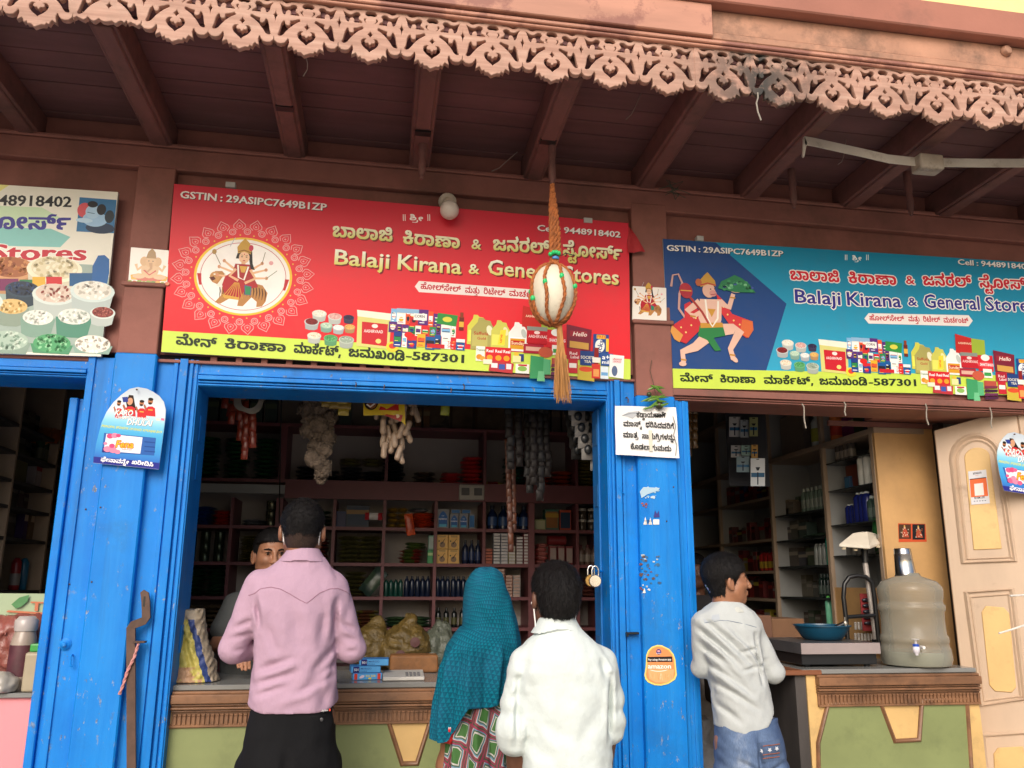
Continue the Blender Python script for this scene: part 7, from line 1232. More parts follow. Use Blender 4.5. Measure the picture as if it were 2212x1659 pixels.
# ---------------------------------------------------------------- man in the white shirt, nearest to us
Y1=-.92
T=thing('person','man in a white shirt with rolled sleeves and an earphone wire, nearest to us','person',(.66,Y1,.0))
q1=lambda px,py,d=0:P(px,py,Y1+d)
hd=Head((q1(1203,1300)[0],Y1+.03,q1(1203,1291)[2]),.99,6,-2)
xc=q1(1213,1450)[0];shL,shR=q1(1116,1420),q1(1316,1416);elL,elR=q1(1112,1585),q1(1316,1568);wrL,wrR=elL+[.02,.09,-.2],elR+[-.02,.06,-.21]
V=Vox((.25,-1.25,0),(1.1,-.45,1.7),.006);hd.add(V)
V.loft([(.78,xc,Y1,.13,.08),(1.0,xc,Y1,.14,.08),(1.18,xc,Y1,.13,.07),(1.28,xc,Y1,.07,.055)],.02)
for a,b,c_,q in((shL,elL,wrL,1),(shR,elR,wrR,-1)):V.chain([a+[q*.05,0,-.03],b+[q*.006,0,0],c_],[.04,.04,.03],.02);hand(V,c_,(q*.05,.35,-1),(-q*1,.2,0),1,.45,q)
legs(V,xc,Y1,.8,0,.10,.078);V.mesh('body',SK2,T)
row=lambda z,l,r,dy=.12,cy=0:(P(1213,z,Y1-.05)[2],(P(l,z,Y1-.02)[0]+P(r,z,Y1-.02)[0])/2,Y1+cy,(P(r,z,Y1-.02)[0]-P(l,z,Y1-.02)[0])/2,dy)
sh=Vox((.28,-1.22,.68),(1.06,-.62,1.46),.0062)
sh.loft([row(1720,1132,1324,.125),row(1640,1130,1322,.125),row(1560,1128,1322,.122),row(1500,1124,1322,.12),row(1450,1110,1330,.116),row(1420,1118,1316,.108),row(1400,1130,1300,.098),row(1382,1147,1281,.086),row(1365,1166,1262,.075),row(1350,1182,1248,.066)],.03,2.5)
sh.chain([shL+[.032,0,-.02],elL*.6+shL*.4+[.006,0,0],elL+[.004,0,.02]],[.056,.054,.056],.016);sh.chain([shR+[-.032,0,-.02],elR*.6+shR*.4,elR+[-.006,0,.02]],[.056,.05,.047],.016)
# rolled cuffs
for e,w_,r in((elL,wrL,.060),(elR,wrR,.050)):
 d=(w_-e)/np.linalg.norm(w_-e);sh.cap(e-d*.02,e+d*.012,r+.006,r+.004,.006)
f=lambda a,b,w_,amp:sh.fold((q1(*a,-.1)[0],q1(*a,-.1)[2]),(q1(*b,-.1)[0],q1(*b,-.1)[2]),w_,amp,-1,Y1)
for a,b,w_,amp in(((1126,1470),(1120,1620),.013,.014),((1325,1460),(1322,1600),.012,.013),((1140,1420),(1128,1480),.016,.007),((1300,1420),(1318,1480),.016,.007),((1215,1440),(1210,1600),.035,.003),((1170,1560),(1240,1600),.03,.004),((1120,1500),(1100,1530),.012,.006),((1110,1480),(1096,1500),.012,.005),((1290,1540),(1240,1620),.03,.004),((1150,1600),(1200,1650),.03,.004)):f(a,b,w_,amp)
sh.waves(.003,20,11).waves(.0013,46,12,(1,1,.6));zb=.72;sh.cut(lambda X,Y,Z:zb-Z+0*X+0*Y)
WHITEC=cloth('white_cotton',(.62,.68,.66),.05)
so=sh.mesh('shirt',WHITEC,T)
cl=Vox((.45,-1.12,1.24),(.88,-.72,1.5),.004);cz=q1(1215,1338,-.07)[2];cxx=q1(1213,1345,-.06)[0]
cl.loft([(cz-.05,cxx,Y1+.01,.097,.1),(cz-.025,cxx,Y1+.012,.079,.084),(cz,cxx,Y1+.018,.066,.074),(cz+.004,cxx,Y1+.018,.062,.072)],.01,2.1)
cl.cut(lambda X,Y,Z:(.053-np.sqrt((X-cxx)**2+((Y-Y1-.02)/1.05)**2))+0*Z);cl.cut(lambda X,Y,Z:(cz-.036-.022*np.clip((np.abs(X-cxx)-.02)/.09,0,2))-Z+0*Y);cl.mesh('collar',WHITEC,T)
hd.hair(T,BLACKHAIR,lambda x,y,z:(.012+.006*np.clip(z*10,-1,1))*(1-.55*np.clip(np.abs(x)/.075,0,1)**3*np.clip(1-z*25,0,1)),lambda x,y,z:np.maximum(np.maximum(-.082-z+np.abs(x)*.25,y-.075),np.maximum(y-.035-z*.9,np.where(np.abs(x)>.058,np.where((y>-.03)&(z<.022),.01,-1),-1))),amp=.0018,seed=7,sc=150,strands=(5200,.024,.16),vol=(((0,-.05,.0),(.064,.066,.075)),))
for q in(-1,1):
 MB().ball(hd.p(q*.0855,.004,-.02),.0065,10).build('earbud',lp_,T,smooth=True)
MB().tube([hd.p(-.0855,.004,-.02),hd.p(-.084,-.006,-.04),hd.p(-.079,-.006,-.09),hd.p(-.078,-.006,-.125),hd.p(-.07,.03,-.16)],.0026,6).build('earphone_wire',lp_,T,smooth=True)
MB().tube([hd.p(.0855,.004,-.02),hd.p(.082,.0,-.05),hd.p(.075,.02,-.11),hd.p(.06,.06,-.15)],.0022,6).build('earphone_wire',lp_,T,smooth=True)
tr=Vox((.4,-1.15,.04),(.92,-.66,.9),.008);tr.loft([(.55,xc,Y1,.18,.12),(.68,xc,Y1,.182,.13),(.8,xc,Y1,.165,.115)],.03,2.5)
for q in(-1,1):tr.chain([(xc+q*.1,Y1,.62),(xc+q*.105,Y1+.01,.36),(xc+q*.105,Y1-.015,.09)],[.095,.075,.06],.03)
tr.mesh('trousers',cloth('dark_trousers',(.03,.03,.035),.2),T)
# ---------------------------------------------------------------- shopkeeper behind the counter, face half hidden
Y2=.62
T=thing('person','shopkeeper in a grey T-shirt behind the counter, face half hidden by the man in pink','person',(-.62,Y2,.16))
q2=lambda px,py,d=0:P(px,py,Y2+d)
hd=Head((q2(587,1195)[0],Y2,q2(590,1200)[2]),1.1,180+16,-3)
xc=q2(570,1400)[0];shL,shR=q2(503,1300),q2(640,1300);elL,elR=q2(476,1390,-.05),q2(668,1390,-.05);wrL,wrR=elL+[.13,-.2,-.04],elR+[-.13,-.2,-.04]
V=Vox((-1.15,.1,.16),(-.15,1.0,1.95),.0048);hd.add(V)
V.loft([(.9,xc,Y2,.15,.1),(1.2,xc,Y2,.16,.1),(1.4,xc,Y2,.17,.09),(1.5,xc,Y2,.10,.07)],.03)
for a,b,c_,q in((shL,elL,wrL,1),(shR,elR,wrR,-1)):V.chain([a+[q*.03,0,-.02],b,c_],[.048,.045,.033],.02);hand(V,c_,(q*.3,-1,-.1),(0,0,1),1,.5,-q)
legs(V,xc,Y2,.95,.16,.10,.08);V.mesh('body',skin('skin_shop',(.36,.165,.09)),T);hd.eyes(T)
hd.hair(T,BLACKHAIR,lambda x,y,z:.010+.006*np.clip(z*10,-1,1),lambda x,y,z:np.maximum(np.maximum(-.06-z,y-.086),np.maximum(y-.034-np.where(z>.05,(z-.05)*3.2,(z-.05)*.3),np.where(np.abs(x)>.058,np.where((y>-.03)&(z<.012)&(y<.012),.01,-1),-1))),amp=.0016,seed=12,sc=150,strands=(3000,.016,.2))
sh=Vox((-1.12,.2,.9),(-.18,.95,1.62),.008)
sh.loft([(.95,xc,Y2,.2,.12),(1.15,xc,Y2,.205,.12),(1.35,xc,Y2,.21,.11),(1.43,xc,Y2,.18,.095),(1.49,xc,Y2,.1,.075)],.03,2.5);sh.chain([shL+[.02,0,-.03],shL*.35+elL*.65],[.075,.072],.03);sh.chain([shR+[-.02,0,-.03],shR*.35+elR*.65],[.075,.072],.03);sh.waves(.004,18,21)
sh.mesh('tshirt',cloth('grey_jersey',(.12,.125,.12),.08),T)
tr=Vox((-.95,.4,.2),(-.35,.9,1.05),.009);tr.loft([(.75,xc,Y2,.18,.12),(.98,xc,Y2,.17,.115)],.03,2.5)
for q in(-1,1):tr.chain([(xc+q*.1,Y2,.8),(xc+q*.1,Y2,.24)],[.095,.062],.03)
tr.mesh('trousers',cloth('dark_trousers2',(.03,.03,.035),.2),T)
# ---------------------------------------------------------------- woman in the teal headscarf
Y3=-.46
T=thing('person','woman wrapped in a teal triangle-patterned headscarf, seen from behind','person',(.42,Y3,.15))
q3=lambda px,py,d=0:P(px,py,Y3+d)
hd=Head((q3(1050,1300)[0],Y3+.02,q3(1050,1297)[2]),.94,12,-4)
xc=q3(1025,1450)[0]
V=Vox((.0,-.85,.15),(.85,-.05,1.65),.008);hd.add(V);V.loft([(.8,xc,Y3,.13,.08),(1.1,xc,Y3,.13,.08),(1.24,xc,Y3,.11,.07),(1.32,xc,Y3,.06,.05)],.02)
for q,ex in((1,q3(950,1470)),(-1,q3(1110,1450))):
 s_=np.array([xc-q*.08,Y3+.02,1.18]);e=ex+[q*.12,.05,0];w_=e+[q*.09,.2,.0];V.chain([s_,e,w_],[.035,.034,.026],.02);hand(V,w_,(q*.3,1,0),(0,0,1),.9,.5,q)
legs(V,xc,Y3,.8,.15,.09,.07);V.mesh('body',SK1,T)
m,t,b=nmat('teal_scarf_cloth')
uv=node(t,'ShaderNodeUVMap');sp=node(t,'ShaderNodeSeparateXYZ');t.links.new(uv.outputs[0],sp.inputs[0])
def mth(op,a,b_=None,c_=None):
 x=node(t,'ShaderNodeMath',operation=op)
 for i,v in enumerate((a,b_,c_)):
  if v is None:continue
  if hasattr(v,'links'):t.links.new(v,x.inputs[i])
  else:x.inputs[i].default_value=v
 return x.outputs[0]
def tri(sc_u,sc_v,off):
 v=mth('MULTIPLY',sp.outputs[1],sc_v);r=mth('FLOOR',v);fv=mth('FRACT',v);u=mth('FRACT',mth('ADD',mth('MULTIPLY',sp.outputs[0],sc_u),mth('MULTIPLY',r,off)))
 return mth('LESS_THAN',mth('ABSOLUTE',mth('SUBTRACT',u,.5)),mth('MULTIPLY',mth('SUBTRACT',.92,fv),.46))
big=tri(56,68,.5);small=tri(112,136,.25)
c=mix(t,mth('MULTIPLY',small,.55),(.002,.07,.115),(.002,.095,.15));c=mix(t,big,c,(.002,.135,.20))
c=mix(t,ramp(t,noise(t,7,3),[(.4,(0,0,0)),(.7,(.25,.25,.25))]),c,(.03,.12,.24))
t.links.new(c,b.inputs['Base Color']);b.inputs['Roughness'].default_value=.9;b.inputs['Specular IOR Level'].default_value=.15;bump(t,b,noise(t,15,6),.5,.012);SCARF=m
def drape(rows,Yc,name,mat,parent,nth=150,folds=(),tilt=0.0,closed_top=True,nz=90,seed=1):
 """cloth wrapped round: rows of (py, left px, right px, depth, y shift); folds: (angle, dangle per row, width, amp, start, end)"""
 ys=np.array([r[0]for r in rows],float);g=lambda j,y:np.interp(y,ys,[r[j]for r in rows]);Pv=[];uvl=[];rs=np.random.RandomState(seed);vacc=0;prev=None
 YY=np.linspace(ys[0],ys[-1],nz)
 for i,y in enumerate(YY):
  l,r,dp,cy=g(1,y),g(2,y),g(3,y),g(4,y);hem=0
  a,c_=P(l,y,Yc+cy),P(r,y,Yc+cy);cx=(a[0]+c_[0])/2;wx=(c_[0]-a[0])/2;z0=(a[2]+c_[2])/2;zs=(c_[2]-a[2])
  if prev is not None:vacc+=math.hypot(z0-prev[0],(wx-prev[1]))
  prev=(z0,wx)
  for j in range(nth):
   th=2*math.pi*j/nth;amp=0;s_=i/(nz-1)
   for(fa,df,fw,fm,s0,s1)in folds:
    d=(th-(fa+df*s_)+math.pi)%(2*math.pi)-math.pi;e=max(0,min(1,(s_-s0)/.12))*max(0,min(1,(s1-s_)/.12))if s1<1 else max(0,min(1,(s_-s0)/.12));amp+=fm*math.exp(-(d/fw)**2)*e
   rr=1.0;ct,st=math.cos(th),math.sin(th);e_=2/2.3
   x=cx+(wx+amp)*rr*math.copysign(abs(ct)**e_,ct);yy=Yc+cy+(dp+amp)*rr*math.copysign(abs(st)**e_,st);z=z0+tilt*ct*max(0,1-s_*1.6)+.004*math.sin(th*5+i*.3)
   Pv.append((x,yy,z));uvl.append((th*.2+.0*s_,-vacc))
 F=[(i*nth+j,i*nth+(j+1)%nth,(i+1)*nth+(j+1)%nth,(i+1)*nth+j)for i in range(nz-1)for j in range(nth)]
 UV=[]
 for f_ in F:
  q=[uvl[k]for k in f_]
  if f_[1]%nth==0:q=[q[0],(2*math.pi*.2,q[1][1]),(2*math.pi*.2,q[2][1]),q[3]]
  UV+=q
 if closed_top:F.append(tuple(range(nth))[::-1]);UV+=[uvl[k]for k in F[-1]]
 return Pv,F,UV
def loftmesh(parts,name,mat,parent,thick=.004,hem=None):
 V_,F_,U_=[],[],[]
 for Pv,F,UV in parts:o=len(V_);V_+=Pv;F_+=[tuple(o+k for k in f_)for f_ in F];U_+=UV
 if hem:
  V_=[hem(*v)for v in V_]
 me=bpy.data.meshes.new(name);me.from_pydata([tuple(map(float,v))for v in V_],[],F_);ul=me.uv_layers.new(name='UVMap');ul.data.foreach_set('uv',np.array(U_,np.float32).ravel());me.update()
 bm=bmesh.new();bm.from_mesh(me);bmesh.ops.recalc_face_normals(bm,faces=bm.faces);bm.to_mesh(me);bm.free();me.shade_smooth()
 return meshobj(name,me,mat,parent)
A_=-math.pi/2
hood=drape([(1226,1040,1062,.02,.0),(1230,1028,1074,.06,-.005),(1240,1016,1084,.09,-.005),(1260,1006,1090,.108,.0),(1290,1001,1101,.117,.005),(1320,1000,1110,.122,.01),(1350,999,1118,.124,.01),(1385,990,1124,.124,.005),(1420,978,1126,.12,.005)],Y3,'h',SCARF,T,folds=[(A_-.5,.9,.22,.008,.3,1),(A_+.3,.5,.2,.007,.45,1),(A_-.9,1.3,.15,-.006,.5,1),(A_+.9,-.3,.2,.006,.3,1)])
cape=drape([(1368,1008,1112,.11,.0),(1374,992,1116,.13,.0),(1385,980,1122,.14,-.005),(1410,964,1124,.15,-.005),(1450,950,1117,.155,-.005),(1490,941,1110,.155,-.005),(1520,934,1106,.155,-.005),(1560,929,1100,.15,-.005),(1596,928,1096,.15,-.005)],Y3,'c',SCARF,T,folds=[(A_-1.05,.25,.10,.02,.1,2),(A_-.75,.2,.09,-.018,.15,2),(A_-.45,.4,.1,.02,.05,2),(A_-.1,.4,.1,-.018,.1,2),(A_+.2,.3,.09,.02,.05,2),(A_+.5,.1,.1,-.01,.2,2),(A_+.8,.1,.1,.012,.1,2),(A_-1.4,.1,.1,.01,.2,2),(A_+1.2,0,.12,.01,.2,2)],seed=2,closed_top=True,tilt=-.035)
zl,zr,zm=q3(940,1592)[2],q3(1090,1506)[2],q3(1000,1522)[2];xl,xm_,xr=q3(935,1590)[0],q3(985,1540)[0],q3(1090,1506)[0]
zmid=q3(1050,1380)[2]
def hemf(x,y,z):
 hz=np.interp(x,[xl,xl+.05,xm_+.03,xr],[zl,zl+.01,zm,zr])+.006*math.sin(x*40)
 return(x,y,max(z,hz))if z<zmid else(x,y,z)
loftmesh([hood,cape],'headscarf',SCARF,T,hem=hemf)
# edge of the shawl thrown over the shoulder
# sari below with printed chevron squares
m,t,b=nmat('sari_print');uv=node(t,'ShaderNodeUVMap');mp=node(t,'ShaderNodeMapping');mp.inputs['Rotation'].default_value=(0,0,rad(18));t.links.new(uv.outputs[0],mp.inputs[0]);sp=node(t,'ShaderNodeSeparateXYZ');t.links.new(mp.outputs[0],sp.inputs[0])
wz=mth('MULTIPLY',mth('SUBTRACT',noise(t,9,2),.5),.05)
fu,fv=mth('FRACT',mth('MULTIPLY',mth('ADD',sp.outputs[0],wz),10)),mth('FRACT',mth('MULTIPLY',mth('ADD',sp.outputs[1],wz),11))
dd=mth('MAXIMUM',mth('MULTIPLY',mth('ABSOLUTE',mth('SUBTRACT',fu,.5)),2),mth('MULTIPLY',mth('ABSOLUTE',mth('SUBTRACT',fv,.62)),1.7))
r_=node(t,'ShaderNodeValToRGB');r_.color_ramp.interpolation='CONSTANT';e=r_.color_ramp.elements
for k_,(ps,cc)in enumerate([(0,(.035,.12,.022)),(.42,(.45,.43,.4)),(.5,(.05,.09,.04)),(.58,(.10,.20,.30)),(.66,(.4,.4,.37)),(.72,(.22,.02,.05)),(.84,(.035,.06,.03)),(.93,(.24,.025,.06))]):
 if k_<2:e[k_].position=ps;e[k_].color=(*cc,1)
 else:x_=e.new(ps);x_.color=(*cc,1)
t.links.new(dd,r_.inputs[0]);t.links.new(r_.outputs[0],b.inputs['Base Color']);b.inputs['Roughness'].default_value=.7;bump(t,b,noise(t,300,2),.15,.0015);SARI=m
sk=drape([(1450,985,1090,.11,0),(1500,985,1090,.125,.0),(1560,968,1092,.14,.0),(1620,962,1094,.145,.0),(1680,956,1096,.15,.0),(2050,930,1110,.17,.05)],Y3,'s',SARI,T,folds=[(A_-.9,.4,.12,.02,0,2),(A_-.55,.5,.09,-.012,0,2),(A_-.2,.4,.12,.022,0,2),(A_+.25,.3,.1,-.012,0,2),(A_+.6,.2,.12,.018,0,2),(A_-1.3,.2,.1,.014,0,2),(A_+1.1,0,.12,.014,0,2)],seed=3)
loftmesh([sk],'sari',SARI,T)
# small red and white bag held at her side
bx=P(973,1580,Y3-.085);Tb=thing('shopping_bag','small red and white plastic bag held at the woman\'s side','bag',bx)
Vb=Vox(bx-[.08,.07,.12],bx+[.08,.07,.12],.005);Vb.ell(bx,(.036,.022,.045),.02);Vb.cap(bx+[.0,0,.02],bx+[.005,0,.045],.03,.024,.02);Vb.waves(.006,60,4).waves(.004,120,6)
m,t,b=nmat('red_white_plastic');tc=node(t,'ShaderNodeTexCoord');sp=node(t,'ShaderNodeSeparateXYZ');t.links.new(tc.outputs['Object'],sp.inputs[0]);mr=node(t,'ShaderNodeMapRange');mr.inputs[1].default_value=bx[2]+.012;mr.inputs[2].default_value=bx[2]+.02;t.links.new(mth('ADD',sp.outputs[2],mth('MULTIPLY',sp.outputs[0],.0)),mr.inputs[0])
c=mix(t,mr.outputs[0],(.62,.03,.03),(.6,.57,.55));t.links.new(c,b.inputs['Base Color']);b.inputs['Roughness'].default_value=.25;bump(t,b,noise(t,70,3),.4,.004);Vb.mesh('bag_body',m,Tb)
# ---------------------------------------------------------------- boy at the flap of the right hand counter
Y4=-.20
T=thing('person','boy in a pale dotted shirt and faded jeans, looking right over his shoulder','person',(1.6,Y4,.15))
q4=lambda px,py,d=0:P(px,py,Y4+d)
hd=Head((q4(1571,1256)[0],Y4+.0,q4(1571,1256)[2]),.93,-97,2,0)
xc=q4(1585,1400)[0]
shL,shR=q4(1510,1340),q4(1630,1347);elL,elR=q4(1516,1440,.05),q4(1672,1452,.0);wrL,wrR=elL+[.12,.2,.03],elR+[-.06,.2,.05]
V=Vox((1.25,-.55,.15),(2.1,.3,1.72),.0048);hd.add(V);V.loft([(.9,xc+.02,Y4,.1,.07),(1.15,xc+.01,Y4,.11,.07),(1.28,xc,Y4,.1,.065),(1.36,xc,Y4,.06,.05)],.02);V.cap((xc-.02,Y4,1.34),hd.p(0,-.02,-.06),.05,.047,.03)
for a,b_,c_,q in((shL,elL,wrL,1),(shR,elR,wrR,-1)):V.chain([a+[q*.045,0,-.03],b_+[q*.005,0,.005],c_],[.032,.03,.025],.02);hand(V,c_,(q*.3,1,-.05),(0,0,1),.88,.5,q)
legs(V,xc+.03,Y4,.82,.15,.085,.068);V.mesh('body',SK3,T);hd.eyes(T)
hd.hair(T,BLACKHAIR,lambda x,y,z:.009+.008*np.clip(z*12,-.6,1),lambda x,y,z:np.maximum(np.maximum(np.where(y>-.02,-.03,-.072)-z,y-.1),np.maximum(y-.032-np.where(z>.03,.015+(z-.03)*1.7,z*.5),np.where(np.abs(x)>.058,np.where((y>-.03)&(z<.014)&(y<.013),.01,-1),-1))),amp=.0014,seed=14,sc=150,strands=(5000,.022,.13),vol=(((0,-.02,.048),(.074,.09,.075)),))
row=lambda z,l,r,dy=.105,cy=0:(P(1580,z,Y4-.05)[2],(P(l,z,Y4-.02)[0]+P(r,z,Y4-.02)[0])/2,Y4+cy,(P(r,z,Y4-.02)[0]-P(l,z,Y4-.02)[0])/2,dy)
sh=Vox((1.27,-.5,.76),(2.06,.15,1.5),.0058)
sh.loft([row(1600,1552,1672,.11),row(1560,1549,1672,.112),row(1500,1544,1662,.11),row(1440,1530,1648,.108),row(1400,1520,1642,.108),row(1360,1508,1648,.1),row(1338,1502,1644,.09),row(1322,1515,1632,.078),row(1308,1535,1612,.066),row(1300,1545,1600,.06)],.03,2.4)
sh.chain([shL+[.02,0,-.015],elL,elL*.3+wrL*.7],[.052,.046,.04],.016);sh.chain([shR+[-.02,0,-.015],elR,elR*.25+wrR*.75],[.05,.046,.04],.016)
f=lambda a,b,w_,amp:sh.fold((q4(*a,-.1)[0],q4(*a,-.1)[2]),(q4(*b,-.1)[0],q4(*b,-.1)[2]),w_,amp,-1,Y4)
for a,b,w_,amp in(((1512,1350),(1600,1440),.014,.011),((1530,1340),(1630,1440),.014,.010),((1512,1380),(1610,1480),.015,.011),((1520,1420),(1625,1500),.015,.010),((1530,1460),(1640,1535),.014,.008),((1545,1510),(1600,1560),.015,.007),((1620,1400),(1640,1430),.011,.012),((1634,1370),(1650,1480),.011,.013),((1560,1350),(1632,1420),.012,-.006),((1520,1400),(1605,1465),.012,-.006),((1600,1410),(1640,1400),.01,.006),((1600,1450),(1640,1440),.01,.006),((1665,1430),(1645,1445),.01,.006)):f(a,b,w_,amp)
sh.waves(.003,24,17).waves(.0012,50,18,(1,1,.6));zc_=P(1610,1586,Y4-.1)[2];xh=q4(1612,1580)[0];zsr=P(1668,1520,Y4-.1)[2]
sh.cut(lambda X,Y,Z:zc_+np.clip((X-xh)/(q4(1668,1500)[0]-xh),0,2)**1.8*(zsr-zc_)+.25*np.clip(xh-.06-X,0,1)-Z+0*Y)
def dots(t,c):
 v=node(t,'ShaderNodeTexVoronoi');v.inputs['Scale'].default_value=58;v.inputs['Randomness'].default_value=.25;tc_=node(t,'ShaderNodeTexCoord');mp_=node(t,'ShaderNodeMapping');mp_.inputs['Scale'].default_value=(1,.02,1);t.links.new(tc_.outputs['Object'],mp_.inputs[0]);t.links.new(mp_.outputs[0],v.inputs['Vector'])
 return mix(t,ramp(t,v.outputs['Distance'],[(.10,(.75,.75,.75)),(.16,(0,0,0))]),c,(.2,.2,.22))
BOYC=cloth('dotted_cotton',(.47,.495,.49),.05,extra=dots);so=sh.mesh('shirt',BOYC,T)
# denim-blue yoke patch, collar and scarf at the neck
yk=Vox((1.27,-.5,1.22),(2.06,.15,1.5),.0058);yk.D=sh.D[:,:,-yk.D.shape[2]:].copy()-.0022 if False else yk.D
S=Sheet((q4(1520,1340)[0],Y4-.115,q4(1520,1340)[2]),(1,0,0),(0,0.1,1))
def patch(o,pxs,mat,parent,name,off=.003,n=10,Yp=Y4):
 """a thin cloth patch lying on a garment: quad corners in photograph points"""
 vs=[]
 for i in range(n+1):
  for j in range(n+1):
   u,v=i/n,j/n;a=np.array(pxs[0])*(1-u)*(1-v)+np.array(pxs[1])*u*(1-v)+np.array(pxs[2])*u*v+np.array(pxs[3])*(1-u)*v;q=P(a[0],a[1],Yp-.1)
   for _ in range(3):q=P(a[0],a[1],surf_y(o,q[0],q[2])-off)
   vs.append(q)
 q=MB().add(vs,[(i*(n+1)+j,(i+1)*(n+1)+j,(i+1)*(n+1)+j+1,i*(n+1)+j+1)for i in range(n)for j in range(n)]);return q.build(name,mat,parent,smooth=True)
YK=cloth('pale_chambray',(.42,.455,.49),.06)
patch(so,[(1519,1334),(1553,1326),(1555,1338),(1521,1345)],YK,T,'back_patch',.0012,n=12)
seam(so,[(1517,1347),(1530,1344),(1545,1342),(1556,1340),(1575,1341),(1600,1346),(1620,1351),(1634,1355)],.0012,cloth('blue_thread',(.18,.22,.3),.05),T,Yp=Y4)
cz=P(1570,1304,Y4-.07)[2];cxx=q4(1572,1310)[0];cl=Vox((1.42,-.36,1.27),(1.85,-.02,1.5),.004)
cl.loft([(cz-.05,cxx+.012,Y4+.005,.098,.09),(cz-.02,cxx+.006,Y4+.006,.078,.076),(cz+.002,cxx,Y4+.01,.062,.064),(cz+.008,cxx,Y4+.01,.058,.06)],.01,2.1);cl.cut(lambda X,Y,Z:(.05-np.sqrt((X-cxx)**2+(Y-Y4-.012)**2))+0*Z);cl.cut(lambda X,Y,Z:(cz-.04)-Z+0*Y+0*X);cl.mesh('collar',cloth('collar_cotton',(.52,.53,.49),.05),T)
nk=MB();pts=[(cxx+.056*math.cos(a_),Y4+.012+.06*math.sin(a_),cz+.010+.012*math.sin(a_*1)-.018*math.cos(a_))for a_ in np.linspace(0,2*math.pi,28)];nk.tube(pts,.011,8);nk.tube([pts[14],np.array(pts[14])+[-.03,-.01,.03],np.array(pts[14])+[-.05,-.01,.055]],[.008,.006,.003],6)
m,t,b=nmat('checked_scarf');br=node(t,'ShaderNodeTexChecker');br.inputs['Scale'].default_value=70;br.inputs[1].default_value=(.02,.06,.05,1);br.inputs[2].default_value=(.10,.13,.28,1);tc=node(t,'ShaderNodeTexCoord');t.links.new(tc.outputs['Object'],br.inputs[0]);t.links.new(br.outputs[0],b.inputs['Base Color']);b.inputs['Roughness'].default_value=.9;nk.build('neck_scarf',m,T,smooth=True)
m,t,b=nmat('faded_denim');c=ramp(t,noise(t,6,4,(1,1,.6)),[(.38,(.045,.085,.19)),(.6,(.13,.20,.34)),(.75,(.34,.40,.50))]);c=mix(t,ramp(t,noise(t,420,3,(1,1,.15)),[(.35,(0,0,0)),(.7,(.5,.5,.5))]),c,(.03,.05,.11));t.links.new(c,b.inputs['Base Color']);b.inputs['Roughness'].default_value=.85;bump(t,b,noise(t,380,2),.3,.0015);DEN=m
tr=Vox((1.3,-.5,.18),(2.0,.1,.98),.006);zc2=P(1620,1600,Y4-.1)[2];xj=(P(1548,1640,Y4)[0]+P(1696,1640,Y4)[0])/2;wj=(P(1696,1640,Y4)[0]-P(1548,1640,Y4)[0])/2
tr.loft([(zc2-.14,xj,Y4,wj,.115),(zc2-.03,xj-.01,Y4-.01,wj*.96,.118),(zc2+.08,xj-.015,Y4,wj*.85,.1)],.03,2.5)
for q in(-1,1):tr.chain([(xj+q*.075,Y4,.68),(xj+q*.085,Y4+.01,.45),(xj+q*.088,Y4-.01,.22)],[.086,.07,.056],.03)
tr.fold((xj-.01,zc2+.02),(xj,zc2-.2),.016,.016,-1,Y4);tr.fold((xj-.1,zc2-.08),(xj-.02,zc2-.12),.014,.007,-1,Y4);tr.fold((xj+.1,zc2-.1),(xj+.02,zc2-.13),.014,.007,-1,Y4);tr.waves(.003,26,5);to=tr.mesh('jeans',DEN,T)
DEN2=surf('denim_pocket',(.075,.12,.22),.9,.3,30,None,.3,.002,300)
patch(to,[(1636,1605),(1684,1596),(1694,1640),(1645,1648)],DEN2,T,'back_pocket',.0015)
wt,og=plain('#c8ccd4',.8),plain('#9c5a3c',.9)
for a,b_ in((1646,1622),(1663,1620),(1678,1617)):
 q=P(a,b_,Y4-.12);q=P(a,b_,surf_y(to,q[0],q[2])-.008);MB().add([q+np.array([(.011 if i%2 else.005)*math.sin(i*math.pi/5),0,(.011 if i%2 else.005)*math.cos(i*math.pi/5)])for i in range(10)],[tuple(range(10))]).build('embroidered_star',wt,T)
for yy in(1611,1630,1638):seam(to,[(1648,yy+1),(1660,yy-1),(1672,yy-2),(1684,yy-4)],.0018,og,T,'stitching',-.006,Y4)
